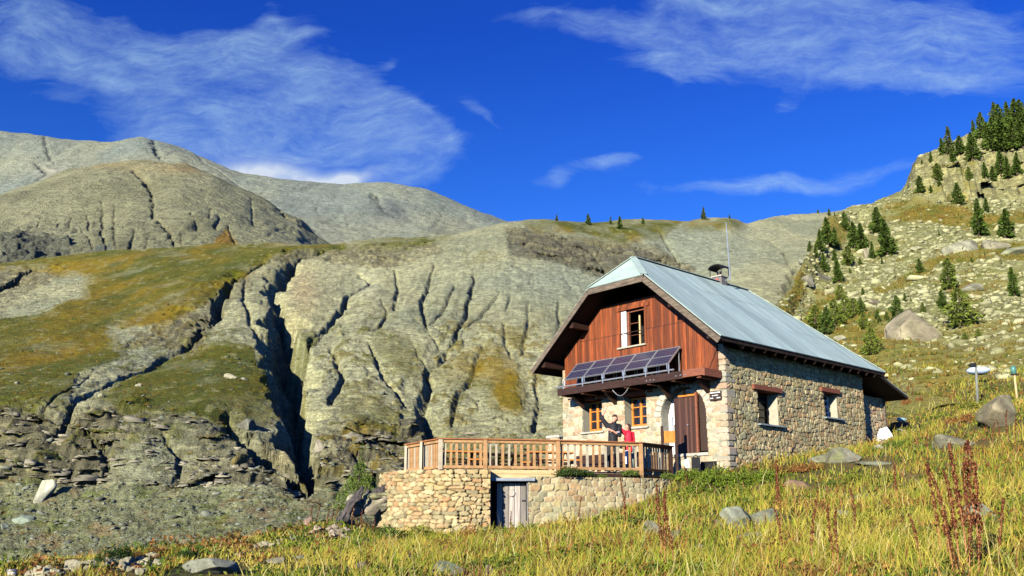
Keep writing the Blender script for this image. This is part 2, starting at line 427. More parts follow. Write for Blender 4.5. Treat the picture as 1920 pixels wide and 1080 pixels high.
M['redplate'] = mat_plain('red_plate', (0.62, 0.06, 0.04), 0.5, 0.1, 8, bmp=0)
M['blacksheet'] = mat_plain('black_sheeting', (0.01, 0.01, 0.012), 0.45, 0.2, 3)
M['greywood'] = mat_wood('grey_post_wood', (0.11, 0.12, 0.10), (0.24, 0.25, 0.21), 0, 'x', 0.85, (12, 12, 2))
M['blueplastic'] = mat_plain('pale_blue_plastic', (0.50, 0.62, 0.85), 0.4, 0.25, 1.5, bmp=0.02)
M['skin'] = mat_plain('skin', (0.58, 0.28, 0.19), 0.55, 0.06, 20, bmp=0.02)
M['hair'] = mat_plain('dark_hair', (0.05, 0.025, 0.018), 0.6, 0.3, 40, bmp=0.3)
M['jacketblack'] = mat_plain('black_jacket', (0.018, 0.018, 0.022), 0.7, 0.3, 12, bmp=0.4)
M['jacketred'] = mat_plain('red_jacket', (0.72, 0.02, 0.045), 0.65, 0.15, 12, bmp=0.4)
M['trousersdark'] = mat_plain('dark_trousers', (0.03, 0.028, 0.03), 0.8, 0.3, 12)
M['trousersgrey'] = mat_plain('grey_green_trousers', (0.30, 0.36, 0.32), 0.8, 0.15, 12)
M['shoe'] = mat_plain('boots', (0.05, 0.035, 0.03), 0.7, 0.2, 12)
M['stripe'] = mat_plain('pale_print', (0.6, 0.62, 0.65), 0.7, 0.05, 12, bmp=0)
M['pipegreen'] = mat_plain('green_glass', (0.08, 0.22, 0.19), 0.15, 0.2, 6, bmp=0)
M['turquoise'] = mat_plain('pale_turquoise_metal', (0.30, 0.48, 0.46), 0.4, 0.1, 6, bmp=0)

def roof_mat():
    m, t, b = new_mat('pale_blue_metal_roof')
    tc = t.new('ShaderNodeTexCoord')
    v = tc.outputs['Object']
    f = t.noise(t.mapping(v, scale=(0.5, 2.2, 0.5)), 2.0, 7, 0.62, 0.5)
    c = t.ramp(f, [(0.3, (0.32, 0.42, 0.37)), (0.55, (0.41, 0.52, 0.46)), (0.8, (0.49, 0.60, 0.53))])
    g = t.noise(t.mapping(v, scale=(2.0, 14, 2.0)), 1.0, 6, 0.7)
    c = t.mix(t.ramp(g, [(0.52, 0.0), (0.74, 0.5)]), c, (0.19, 0.26, 0.27))
    t.l.new(c, b.inputs['Base Color']); b.inputs['Roughness'].default_value = 0.5; b.inputs['Metallic'].default_value = 0.0
    pn = t.math('FLOOR', t.math('DIVIDE', t.new('ShaderNodeSeparateXYZ', ins={0: v}).outputs[1], 0.82))
    wn = t.new('ShaderNodeTexWhiteNoise', noise_dimensions='1D'); t.l.new(pn, wn.inputs['W'])
    c = t.mix(1.0, c, t.ramp(wn.outputs['Value'], [(0, .84), (1, 1.1)]), 'MULTIPLY'); t.l.new(c, b.inputs['Base Color'])
    sp = t.new('ShaderNodeSeparateXYZ'); t.l.new(v, sp.inputs[0])
    wave = t.math('SINE', t.math('MULTIPLY', sp.outputs[1], 2 * math.pi / 0.12))
    h = t.math('ADD', t.math('MULTIPLY', wave, 0.12), f)
    bump(t, b, h, 0.35, 0.03)
    return m
M['roof'] = roof_mat()
def panel_mat():
    m, t, b = new_mat('solar_cells')
    tc = t.new('ShaderNodeTexCoord'); sp = t.new('ShaderNodeSeparateXYZ'); t.l.new(tc.outputs['Object'], sp.inputs[0])
    gx = t.math('LESS_THAN', t.math('FRACT', t.math('DIVIDE', sp.outputs[0], 0.105)), 0.07)
    gy = t.math('LESS_THAN', t.math('FRACT', t.math('DIVIDE', sp.outputs[1], 0.105)), 0.07)
    g = t.math('MAXIMUM', gx, gy)
    c = t.mix(g, (0.025, 0.024, 0.05), (0.13, 0.12, 0.18))
    t.l.new(c, b.inputs['Base Color']); b.inputs['Roughness'].default_value = 0.22; b.inputs['Specular IOR Level'].default_value = 0.5
    return m
M['cells'] = panel_mat()
def glass_mat():
    m, t, b = new_mat('window_glass')
    b.inputs['Base Color'].default_value = (0.015, 0.015, 0.018, 1); b.inputs['Roughness'].default_value = 0.08
    b.inputs['Specular IOR Level'].default_value = 0.5
    return m
M['glass'] = glass_mat()

# ================================================================ TERRAIN
def pchip(Yl, s):
    """monotone cubic along axis 0 (uniform knots) -> rows at s"""
    L = Yl.shape[0]; d = np.diff(Yl, axis=0); m = np.zeros_like(Yl)
    for i in range(1, L - 1):
        a, b = d[i - 1], d[i]; ok = a * b > 0
        m[i] = np.where(ok, 2 * a * b / np.where(ok, a + b, 1), 0)
    m[0] = d[0]; m[-1] = d[-1]
    i = np.clip(np.floor(s).astype(int), 0, L - 2); t = (s - i)[:, None]
    p0, p1, m0, m1 = Yl[i], Yl[i + 1], m[i], m[i + 1]
    return (2 * t**3 - 3 * t**2 + 1) * p0 + (t**3 - 2 * t**2 + t) * m0 + (-2 * t**3 + 3 * t**2) * p1 + (t**3 - t**2) * m1
class Relief:
    """terrain laid out along lines of known distance (m) and apparent height"""
    def __init__(s, xs, lines, x0, x1, nc, rows, smooth=9):
        s.px = np.linspace(x0, x1, nc); k = np.hanning(smooth + 2)[1:-1]; k /= k.sum()
        def ip(a):
            a = a if isinstance(a, (list, tuple)) else [a] * len(xs)
            v = np.interp(s.px, xs, a)
            return np.convolve(np.pad(v, smooth // 2, mode='edge'), k, 'valid')
        Ys = np.log(np.stack([ip(l[0]) for l in lines])); ys = np.stack([ip(l[1]) for l in lines])
        sv = np.concatenate([np.linspace(i, i + 1, r, endpoint=False) for i, r in enumerate(rows)] + [[len(lines) - 1]])
        s.sv = sv; s.Y = np.exp(pchip(Ys, sv)); s.py = pchip(ys, sv)
        s.X2 = np.broadcast_to(s.px, s.Y.shape)
        u = (CY - s.py) / F; t = s.Y / (CT - u * ST)
        s.P = np.stack([(s.X2 - 960) / F * t, s.Y, (ST + u * CT) * t], -1)
    def pt(s, px, py):
        c = int(np.clip(np.searchsorted(s.px, px), 0, len(s.px) - 1))
        col = s.py[:, c]; k = int(np.argmin(np.where(s.sv <= s.sv[-1] - 1, np.abs(col - py), 1e9)))
        return s.P[k, c]
    def gullies(s, lst, soft=0.0):
        """lst of (factor, [(px, py, half width px)...]); carves V channels"""
        P = s.P; dz = np.zeros(P.shape[:2]); dark = np.zeros(P.shape[:2])
        wob = fbm(P[..., 0] / 9, P[..., 1] / 9, 4, 91)
        for fac, pl in lst:
            q = []
            for i in range(len(pl) - 1):
                for t in (0, .34, .67):
                    q.append([pl[i][j] + (pl[i + 1][j] - pl[i][j]) * t for j in range(3)])
            q.append(list(pl[-1]))
            W = [s.pt(a, b) for a, b, c in q]; wid = [c * Wp[1] / F for (a, b, c), Wp in zip(q, W)]
            Ym = float(np.mean([p[1] for p in W]))
            bx0 = min(p[0] for p in W) - 60; bx1 = max(p[0] for p in W) + 60
            m = (P[..., 0] > bx0) & (P[..., 0] < bx1)
            xx = P[..., 0][m] + wob[m] * 1.3 * np.mean(wid)
            d, ww = seg_dist(xx, P[..., 1][m], [(p[0], p[1]) for p in W], wid, signed=True)
            q = d / (ww + 1e-6)
            k = np.where(q < .6, (q + 1.0) / 1.6, (1.05 - q) / .45); k = np.clip(k, 0, 1)
            dd = -fac * 2.6 * ww * k - soft * np.minimum(ww, 2.2 * Ym / 400) * np.exp(-(d / (5 * np.minimum(ww, 2.5 * Ym / 400) + 1e-6)) ** 2)
            dz[m] = np.minimum(dz[m], dd); dark[m] = np.maximum(dark[m], k)
        return dz, dark
    def mesh(s, name, cols, mat, keep=None, tint=(1, 1, 1)):
        nr, nc = s.P.shape[:2]
        me = np_mesh(name, s.P.reshape(-1, 3), grid_faces(nr, nc, keep), cols.reshape(-1, 3) * np.array(tint))
        o = link(name, me, mat); o['kind'] = 'structure'
        return o, BVHTree.FromPolygons([tuple(v) for v in s.P.reshape(-1, 3)], [tuple(f) for f in grid_faces(nr, nc).tolist()])
TINT = np.array([1.10, 1.08, .74])
def lerp(a, b, t):
    t = t[..., None]; return np.asarray(a) * (1 - t) + np.asarray(b) * t

# ---- far grey mountain
D = Relief([-500, -200, 0, 60, 130, 210, 265, 330, 380, 450, 560, 640, 720, 800, 870, 950, 1050, 1200, 1400],
    [(900, [560] * 19), (1300, [500, 500, 500, 500, 500, 500, 500, 500, 500, 500, 500, 500, 500, 500, 500, 500, 510, 520, 540]),
     (1700, [430, 420, 410, 405, 400, 395, 390, 395, 400, 420, 430, 440, 440, 440, 450, 465, 480, 500, 530]),
     (2000, [330, 320, 330, 325, 320, 320, 318, 330, 340, 370, 385, 392, 390, 398, 420, 440, 465, 490, 525]),
     (2300, [215, 225, 245, 251, 262, 266, 257, 272, 294, 324, 339, 345, 341, 355, 384, 416, 448, 480, 520]),
     (3000, [300, 300, 320, 330, 340, 345, 340, 350, 370, 400, 410, 415, 415, 430, 450, 470, 490, 510, 540])], -450, 1350, 620, (10, 60, 70, 80, 14))
P = D.P; X, Y = P[..., 0], P[..., 1]
gd, gk = D.gullies([(.9, [(285, 262, 5), (292, 280, 9), (305, 300, 3)]), (.5, [(365, 288, 4), (400, 312, 6), (450, 345, 5), (470, 360, 2)]),
    (.9, [(80, 255, 3), (88, 285, 5), (100, 300, 2)]), (.9, [(60, 300, 4), (92, 322, 8), (40, 345, 5), (0, 352, 5)]), (.6, [(700, 360, 12), (712, 385, 10), (730, 400, 2)]),
    (.5, [(590, 380, 3), (596, 400, 3)]), (.5, [(500, 372, 2), (530, 400, 5), (600, 442, 3)]), (.5, [(640, 380, 3), (650, 420, 2)]), (.4, [(830, 380, 3), (812, 420, 5)])])
P[..., 2] += gd * .6 + fbm(X / 220, Y / 220, 6, 3) * 15 * sstep(2350, 2000, Y) + fbm(X / 90, Y / 90, 4, 203) * 4 - ridged(X / 60, Y / 330, 4, 5) * 8 * sstep(2330, 2150, Y) + fbm(X / 28, Y / 28, 4, 6) * 3
t = np.clip(fbm(X / 160, Y / 200, 5, 8) * 1.4 + .5, 0, 1)
c = lerp((.21, .235, .225), (.285, .29, .235), t)
c = lerp(c, (.27, .26, .17), ell(D.X2, D.py, 830, 440, 60, 22) * .8)
c = lerp(c, (.36, .33, .29), ell(D.X2, D.py, 95, 318, 25, 14) * .7)
c = lerp(c, (.14, .15, .16), np.clip(ell(D.X2, D.py, 725, 390, 45, 20) * .9, 0, 1))
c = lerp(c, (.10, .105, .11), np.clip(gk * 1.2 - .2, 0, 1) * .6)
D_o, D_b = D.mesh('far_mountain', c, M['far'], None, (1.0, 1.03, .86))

# ---- nearer brown dome mountain
E = Relief([-500, -200, 0, 60, 130, 200, 270, 340, 400, 440, 500, 560, 600, 640, 700],
    [(560, [560] * 15), (700, [500] * 15),
     (900, [440, 440, 435, 430, 425, 420, 415, 415, 420, 430, 440, 450, 465, 478, 500]),
     (1080, [400, 390, 380, 372, 360, 350, 348, 350, 362, 376, 400, 425, 455, 474, 499]),
     (1250, [370, 370, 362, 345, 320, 309, 304, 309, 326, 350, 376, 408, 440, 468, 498]),
     (1500, [420, 420, 410, 400, 380, 370, 370, 370, 390, 410, 430, 460, 480, 490, 500])], -400, 690, 560, (10, 90, 90, 70, 14))
P = E.P; X, Y = P[..., 0], P[..., 1]
gl = [(.7, [(250, 312, 6), (268, 322, 10), (282, 345, 6), (287, 375, 5), (284, 395, 4), (300, 412, 6), (325, 440, 5), (342, 466, 4)]),
      (.8, [(190, 370, 2), (193, 400, 4), (188, 428, 4), (203, 462, 3)]), (.7, [(215, 375, 2), (212, 420, 4), (216, 455, 2)]),
      (.8, [(253, 430, 2), (240, 458, 5), (225, 470, 2)]), (.8, [(165, 385, 2), (168, 415, 3)]), (.8, [(133, 392, 2), (131, 410, 2)]), (.8, [(112, 400, 2), (108, 412, 2)]),
      (.7, [(78, 395, 1), (68, 415, 3), (50, 420, 1)]), (.8, [(413, 395, 2), (402, 420, 4)]), (.7, [(355, 400, 2), (372, 430, 3)]), (.7, [(470, 370, 1), (474, 410, 3)]),
      (.7, [(395, 385, 2), (390, 410, 2)]), (.8, [(338, 430, 2), (345, 462, 3)]), (.7, [(275, 440, 2), (272, 470, 3)]), (.9, [(505, 370, 2), (520, 385, 6), (540, 405, 4), (600, 438, 3)]),
      (.7, [(425, 420, 2), (445, 445, 4), (456, 458, 2)]), (.7, [(158, 430, 2), (175, 460, 3)]), (.8, [(150, 400, 1), (158, 425, 2)])]
gd, gk = E.gullies(gl, 1.2)
low = sstep(340, 450, E.py)
P[..., 2] += gd + fbm(X / 120, Y / 120, 6, 23) * 13 - ridged(X / 26 + fbm(X / 60, Y / 60, 3, 4), Y / 300, 3, 25) * 9 * low + fbm(X / 14, Y / 18, 4, 26) * 1.3
t = np.clip(fbm(X / 80, Y / 110, 5, 28) * 1.5 + .5, 0, 1)
c = lerp((.20, .19, .125), (.265, .25, .17), t)
c = lerp(c, (.34, .20, .07), np.clip((ell(E.X2, E.py, 350, 315, 60, 10) + ell(E.X2, E.py, 200, 308, 70, 6)) * (.1 + .8 * t), 0, 1) * .5)
c = lerp(c, (.27, .155, .03), soft_poly(E.X2, E.py, [(425, 422), (445, 440), (462, 470), (395, 475), (405, 440)], 3, 31))
c = lerp(c, (.2, .17, .03), soft_poly(E.X2, E.py, [(318, 455), (335, 475), (295, 475)], 3, 33))
dk = soft_poly(E.X2, E.py, [(0, 440), (30, 428), (90, 428), (130, 445), (137, 480), (120, 500), (0, 500)], 6, 35)
c = lerp(c, (.10, .10, .085), dk * .85); P[..., 2] += dk * fbm(X / 12, Y / 20, 4, 37) * 10
c = lerp(c, (.11, .12, .12), soft_poly(E.X2, E.py, [(175, 455), (205, 455), (225, 475), (190, 490)], 6, 38) * .8)
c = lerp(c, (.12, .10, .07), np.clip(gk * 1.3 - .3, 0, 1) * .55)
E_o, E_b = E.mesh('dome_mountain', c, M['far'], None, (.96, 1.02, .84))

# ---- badlands hillside across the ravine
xsB = [-500, -200, 0, 60, 130, 200, 340, 400, 530, 560, 640, 760, 820, 880, 950, 1040, 1100, 1200, 1290, 1320, 1370, 1400, 1450, 1480, 1560, 1640, 1800, 2000]
def yb(pairs): return list(np.interp(xsB, [p[0] for p in pairs], [p[1] for p in pairs]))
B = Relief(xsB, [
    (60, yb([(-500, 1240), (0, 1200), (400, 1160), (640, 1120), (960, 1080), (2000, 980)])),
    (100, yb([(-500, 1130), (0, 1095), (200, 1085), (400, 1040), (560, 1005), (640, 985), (760, 960), (960, 940), (1480, 880), (2000, 840)])),
    (125, yb([(-500, 980), (0, 960), (400, 950), (560, 940), (640, 930), (760, 905), (960, 885), (1480, 820), (2000, 780)])),
    (yb([(-500, 145), (560, 150), (760, 165), (960, 170), (2000, 200)]), yb([(-500, 760), (0, 770), (200, 772), (400, 785), (560, 805), (640, 800), (760, 800), (960, 800), (1200, 750), (2000, 700)])),
    (yb([(-500, 205), (560, 215), (960, 225), (2000, 280)]), yb([(-500, 640), (0, 655), (200, 660), (400, 660), (560, 670), (760, 670), (960, 665), (1200, 640), (1480, 590), (2000, 560)])),
    (yb([(-500, 320), (560, 320), (960, 320), (1300, 400), (2000, 400)]), yb([(-500, 550), (0, 545), (200, 535), (400, 530), (560, 535), (760, 535), (960, 520), (1100, 510), (1300, 490), (1480, 480), (2000, 480)])),
    (yb([(-500, 430), (400, 460), (640, 470), (950, 480), (1100, 520), (1370, 560), (1480, 640), (2000, 700)]),
     yb([(-500, 500), (-200, 495), (0, 492), (60, 490), (130, 482), (200, 476), (340, 467), (400, 463), (530, 456), (560, 456), (640, 454), (700, 451), (760, 446), (820, 444), (850, 441), (880, 433), (915, 424), (950, 417), (985, 413), (1040, 412), (1100, 415), (1150, 424), (1200, 412), (1250, 408), (1290, 412), (1320, 407), (1345, 404), (1370, 408), (1390, 422), (1410, 418), (1440, 407), (1465, 400), (1480, 401), (1500, 393), (1560, 396), (1640, 384), (1700, 372), (2000, 330)])),
    (900, yb([(-500, 560), (900, 520), (2000, 480)]))], -430, 1780, 1130, (8, 34, 86, 96, 84, 104, 10), 7)
P = B.P; X, Y = P[..., 0].copy(), P[..., 1].copy(); px, py = B.X2, B.py
GX_ = [(.8, [(620, 640, 4), (640, 690, 8), (620, 740, 6)]), (.8, [(690, 640, 4), (720, 700, 8), (760, 740, 6)]), (.7, [(900, 640, 4), (880, 690, 7), (850, 740, 8), (840, 770, 6)]), (.7, [(740, 500, 3), (745, 540, 5), (735, 580, 4)]), (.7, [(1080, 600, 3), (1070, 660, 6), (1050, 720, 6)]), (.7, [(990, 560, 3), (985, 620, 5), (978, 660, 4)]), (.6, [(770, 640, 3), (790, 665, 5), (812, 685, 4)]), (.7, [(460, 520, 3), (455, 560, 5), (470, 600, 5), (500, 640, 5)]), (.6, [(560, 690, 3), (600, 720, 4)]), (.7, [(660, 820, 5), (700, 850, 10), (700, 900, 8)]), (.8, [(150, 800, 5), (200, 840, 9), (190, 890, 6)]), (.8, [(300, 800, 5), (340, 835, 9), (330, 880, 7)])]
G = GX_ + [(1.25, [(640, 460, 6), (600, 468, 9), (560, 482, 12), (535, 500, 24), (520, 520, 24), (514, 545, 18), (520, 570, 26), (530, 610, 38), (535, 650, 44), (543, 700, 46), (548, 750, 44), (556, 800, 40), (568, 840, 34), (585, 880, 24), (582, 910, 10)]),
     (1.0, [(668, 505, 4), (690, 522, 6), (652, 545, 7), (645, 570, 8), (625, 592, 8), (600, 612, 8), (572, 640, 8), (545, 660, 8)]),
     (.9, [(812, 488, 2), (805, 520, 5), (790, 560, 6), (794, 600, 5), (805, 615, 3)]), (.8, [(852, 530, 3), (836, 560, 5), (815, 590, 5), (795, 608, 4)]),
     (1.0, [(892, 510, 3), (880, 545, 6), (870, 578, 6), (860, 605, 6), (850, 625, 7), (832, 652, 8), (810, 670, 9), (800, 700, 11), (778, 735, 14), (795, 768, 24), (818, 790, 34), (828, 815, 24)]),
     (.8, [(935, 545, 3), (905, 575, 5), (880, 600, 4), (862, 620, 3)]), (.8, [(715, 562, 2), (724, 590, 4), (712, 612, 5), (700, 622, 3)]), (.8, [(956, 548, 4), (948, 572, 2)]),
     (.8, [(1044, 562, 3), (1046, 600, 5), (1036, 628, 3)]), (.7, [(942, 600, 3), (950, 640, 5), (958, 668, 3)]), (.8, [(1002, 690, 5), (1008, 740, 6), (1000, 790, 6)]),
     (1.0, [(500, 488, 4), (440, 520, 6), (410, 555, 14), (402, 590, 12), (372, 622, 7), (342, 642, 10), (305, 655, 12), (262, 690, 8), (205, 712, 7), (150, 738, 8), (130, 765, 8), (100, 800, 8)]),
     (1.2, [(-60, 545, 30), (0, 525, 22), (30, 512, 8), (70, 500, 6), (120, 492, 4)]), (.7, [(840, 620, 4), (800, 600, 2)]), (.6, [(770, 590, 2), (800, 615, 4), (830, 650, 4)]),
     (1.0, [(420, 760, 5), (440, 785, 22), (470, 808, 30), (500, 840, 36), (535, 870, 26), (570, 900, 18)]), (.8, [(1110, 470, 3), (1150, 520, 4), (1180, 560, 3)]),
     (.8, [(1230, 430, 3), (1260, 470, 5), (1290, 520, 4)]), (.6, [(1440, 450, 2), (1465, 470, 4), (1485, 500, 5)]), (1.2, [(1490, 490, 6), (1470, 530, 8), (1455, 580, 8)]), (.8, [(170, 700, 2), (100, 750, 4), (60, 780, 5)])]
gd, gk = B.gullies(G, 1.1); gkB = gk
grass = np.zeros(px.shape)
for poly, wgt, sd in [([(-500, 470), (300, 462), (640, 450), (660, 462), (520, 475), (480, 500), (430, 530), (395, 560), (330, 600), (200, 610), (230, 660), (150, 700), (120, 760), (-500, 790), (-500, 620), (80, 590), (160, 545), (170, 510), (60, 500), (-500, 500)], 1, 41),
                      ([(330, 652), (400, 630), (480, 640), (510, 680), (520, 760), (420, 770), (250, 770), (170, 740), (215, 712), (280, 680)], 1, 43),
                      ([(640, 455), (760, 443), (850, 442), (800, 462), (700, 462)], .8, 45), ([(880, 670), (930, 650), (975, 680), (985, 760), (950, 770), (905, 720), (875, 700)], .9, 47),
                      ([(980, 410), (1290, 405), (1250, 440), (1180, 455), (1100, 440), (1000, 425)], .75, 49), ([(640, 740), (700, 725), (760, 750), (740, 790), (660, 790)], .6, 51), ([(690, 610), (800, 640), (800, 690), (730, 690)], .4, 53),
                      ([(800, 670), (880, 640), (960, 640), (980, 700), (860, 720)], .35, 55), ([(1280, 405), (1400, 405), (1390, 425), (1290, 425)], .6, 57)]:
    grass = np.maximum(grass, soft_poly(px, py, poly, 12, sd, 4) * wgt)
speck = fbm(X / 3, Y / 7, 4, 61)
mott = np.clip(fbm(X / 9, Y / 16, 4, 62) * 2 + .35, 0, 1)
grass = np.clip(grass * (1.1 + .7 * fbm(X / 7, Y / 20, 4, 63)) + .0, 0, 1)
patch = sstep(.05, .3, speck * .6 + .5 * fbm(X / 1.5, Y / 3, 3, 264) + .35 * fbm(X / 14, Y / 30, 3, 64)) * np.clip(sstep(560, 640, py) * sstep(900, 860, py) * .8 + ell(px, py, 740, 620, 160, 60) * .5 + ell(px, py, 450, 520, 90, 60) * .5 + ell(px, py, 890, 470, 50, 25) * .8, 0, 1)
grass = np.maximum(grass, patch * .75)
ledge0 = np.clip(soft_poly(px, py, [(-500, 760), (0, 765), (200, 770), (260, 750), (420, 775), (540, 800), (600, 830), (760, 800), (960, 830), (1060, 850), (1060, 960), (640, 960), (560, 900), (330, 905), (0, 890), (-500, 880)], 14, 71, 4)
                + .9 * soft_poly(px, py, [(945, 425), (1000, 430), (1120, 455), (1230, 460), (1300, 500), (1300, 540), (1100, 500), (960, 470)], 10, 73, 3)
                + .7 * soft_poly(px, py, [(700, 455), (800, 452), (840, 470), (700, 500), (560, 480), (520, 490), (530, 470)], 6, 75, 3)
                + .8 * soft_poly(px, py, [(370, 540), (500, 480), (560, 465), (520, 500), (430, 570), (380, 640), (240, 640), (300, 600)], 10, 77, 3)
                + .7 * soft_poly(px, py, [(-500, 500), (60, 500), (140, 492), (100, 520), (0, 580), (-500, 600)], 8, 79, 3)
                + .5 * sstep(745, 800, py) * sstep(920, 880, py) * (px < 1000) + .8 * soft_poly(px, py, [(620, 790), (700, 770), (790, 770), (840, 800), (820, 830), (640, 850)], 10, 80, 3), 0, 1)
ledge = ledge0 * np.clip(.85 + fbm(X / 14, Y / 26, 4, 200) * 1.1, 0, 1)
scree = sstep(880, 925, py + fbm(X / 12, Y / 12, 3, 81) * 25) * sstep(760, 640, px)
cliffm = soft_poly(px, py, [(950, 432), (1000, 430), (1100, 448), (1215, 470), (1250, 500), (1200, 520), (1100, 500), (1000, 485), (955, 470)], 8, 83, 3)
dz = gd + fbm(X / 34, Y / 50, 5, 85) * 2.6 * sstep(900, 800, py) + fbm(X / 5, Y / 9, 5, 86) * .38
marl = np.clip(1 - grass - ledge - scree, 0, 1) * sstep(560, 640, px + (py - 500) * .2)
dz -= (ridged(X / 15 + fbm(X / 30, Y / 30, 3, 87) * .9, Y / 90, 4, 88) ** 2.0) * 1.1 * marl * sstep(420, 480, py)
dz -= ridged(X / 3.2, Y / 26 + X / 30, 3, 89) * .5 * np.clip(1 - grass, 0, 1)
P[..., 2] += dz
zw = P[..., 2] + fbm(X / 26, Y / 30, 5, 90) * 5 + X * .05
per = 1.7 + .9 * (Y > 260)
f = zw / per; fl = np.floor(f); fr = f - fl
stepd = (sstep(.45, .95, fr) - fr) * per
P[..., 2] += stepd * ledge * .95
P[..., 1] += ledge * (fbm(X / 9 + fl * 17.3, fl * 3.7, 5, 92, .62) * 5.0)
P[..., 2] += ledge * fbm(X / 5, Y / 7, 4, 192) * 1.6
P[..., 2] += fbm(X / 1.3, Y / 1.6, 4, 94, .6) * .42 * np.clip(1 - grass * .7, 0, 1)
P[..., 2] += scree * fbm(X / .7, Y / .9, 3, 95) * .22
t = np.clip(fbm(X / 25, Y / 45, 5, 96) * 1.5 + .5, 0, 1)
c = lerp((.21, .215, .165), (.30, .29, .205), t)
c = lerp(c, (.23, .25, .22), np.clip(ell(px, py, 1060, 520, 160, 45) + ell(px, py, 1300, 470, 130, 50), 0, 1) * .8)
c = lerp(c, (.31, .245, .165), np.clip(ell(px, py, 570, 545, 30, 45), 0, 1) * .8)
c = lerp(c, (.34, .33, .28), np.clip(ell(px, py, 690, 530, 20, 30) + ell(px, py, 590, 840, 14, 20), 0, 1) * .5)
c = lerp(c, (.17, .15, .105), ledge * .85)
lam_shade = np.clip(fbm(X / 14, zw * 2.6, 4, 97) * 2.6 + .45, 0, 1)  # dark strata bands that double as painted crevice shade
c = lerp(c, (.055, .048, .036), ledge * lam_shade * .8)
c = lerp(c, (.34, .30, .20), ledge * sstep(.15, .4, fbm(X / 6, zw * 1.3, 4, 197)) * .7)
c = lerp(c, (.135, .14, .088), scree * .85)
c = lerp(c, (.20, .11, .06), scree * sstep(.15, .5, fbm(X / 2.5, Y / 2.5, 4, 98)) * .45)
c = lerp(c, (.085, .082, .072), cliffm * np.clip(.55 + fbm(X / 5, zw / 1.5, 4, 99), 0, 1) * .95)
gcol = lerp((.072, .074, .005), (.155, .105, .006), np.clip(fbm(X / 22, Y / 60, 5, 101) * 1.8 + .45, 0, 1))
gcol = lerp(gcol, (.052, .065, .010), np.clip(fbm(X / 9, Y / 22, 4, 102) * 1.8, 0, 1) * .8)
gcol = lerp(gcol, (.20, .19, .10), np.clip(fbm(X / 1.6, Y / 3, 4, 103) * 2.6 - .75, 0, 1))
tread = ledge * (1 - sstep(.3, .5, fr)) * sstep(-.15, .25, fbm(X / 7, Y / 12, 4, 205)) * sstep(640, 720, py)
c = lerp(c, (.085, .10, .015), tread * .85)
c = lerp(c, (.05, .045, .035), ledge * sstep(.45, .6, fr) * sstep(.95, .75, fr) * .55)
c = lerp(c, gcol, np.clip(grass, 0, 1))
c = lerp(c, (.09, .115, .02), scree * sstep(.2, .5, fbm(X / 3.5, Y / 3, 4, 104)) * .6)
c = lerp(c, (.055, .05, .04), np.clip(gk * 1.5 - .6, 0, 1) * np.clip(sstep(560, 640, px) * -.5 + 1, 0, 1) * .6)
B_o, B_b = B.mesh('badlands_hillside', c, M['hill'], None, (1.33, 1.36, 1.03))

# ---- rocky slope on the right
xsC = [1200, 1300, 1440, 1480, 1500, 1520, 1540, 1560, 1600, 1640, 1690, 1705, 1716, 1740, 1760, 1800, 1850, 1920, 2100, 2500]
def yc(v): return list(np.interp(xsC, [p[0] for p in v], [p[1] for p in v]))
Cr = Relief(xsC, [
    (42, yc([(1200, 1100), (1440, 860), (1700, 760), (1920, 735), (2500, 660)])),
    (62, yc([(1200, 1050), (1440, 745), (1480, 712), (1560, 695), (1640, 684), (1700, 664), (1760, 658), (1850, 650), (1920, 642), (2500, 560)])),
    (yc([(1200, 70), (1440, 84), (1520, 98), (1600, 106), (1690, 110), (2500, 105)]), yc([(1200, 1020), (1380, 760), (1440, 680), (1480, 655), (1520, 625), (1560, 603), (1600, 585), (1640, 570), (1690, 557), (1760, 540), (1850, 522), (1920, 512), (2500, 380)])),
    (yc([(1200, 75), (1440, 92), (1480, 108), (1520, 130), (1560, 155), (1600, 178), (1690, 196), (1920, 196), (2500, 180)]), yc([(1200, 1000), (1380, 720), (1440, 640), (1480, 590), (1520, 535), (1560, 485), (1600, 448), (1640, 427), (1690, 396), (1716, 372), (1760, 362), (1850, 366), (1920, 372), (2500, 200)])),
    (yc([(1200, 78), (1440, 97), (1480, 114), (1520, 138), (1560, 168), (1600, 196), (1690, 214), (1760, 207), (2500, 190)]), yc([(1200, 980), (1380, 700), (1440, 618), (1480, 565), (1520, 500), (1560, 448), (1600, 420), (1640, 403), (1690, 374), (1705, 350), (1716, 316), (1760, 302), (1850, 300), (1920, 296), (2500, 100)])),
    (yc([(1200, 80), (1440, 102), (1480, 122), (1520, 150), (1560, 192), (1600, 230), (1690, 250), (1716, 222), (1800, 240), (2500, 210)]), yc([(1200, 970), (1380, 690), (1440, 600), (1480, 545), (1500, 502), (1520, 470), (1540, 434), (1560, 412), (1600, 393), (1640, 386), (1690, 362), (1705, 342), (1716, 306), (1740, 291), (1760, 284), (1800, 264), (1850, 238), (1920, 208), (2100, 120), (2500, 0)])),
    (360, yc([(1200, 800), (1600, 520), (1920, 330), (2500, 200)]))], 1330, 2420, 640, (14, 70, 110, 40, 60, 40, 8), 5)
P = Cr.P; X, Y = P[..., 0].copy(), P[..., 1].copy(); px, py = Cr.X2, Cr.py
gd, gk = Cr.gullies([(.9, [(1495, 560, 6), (1470, 600, 8), (1450, 640, 8)]), (.8, [(1560, 560, 5), (1530, 600, 7), (1500, 640, 7)]), (.7, [(1770, 380, 5), (1775, 360, 8)]), (.8, [(1545, 525, 8), (1525, 540, 8)])])
cl = soft_poly(px, py, [(1700, 350), (1712, 300), (1760, 285), (1920, 285), (2500, 90), (2500, 250), (1920, 378), (1840, 372), (1780, 380), (1740, 362)], 6, 111, 4)
g = np.zeros(px.shape)
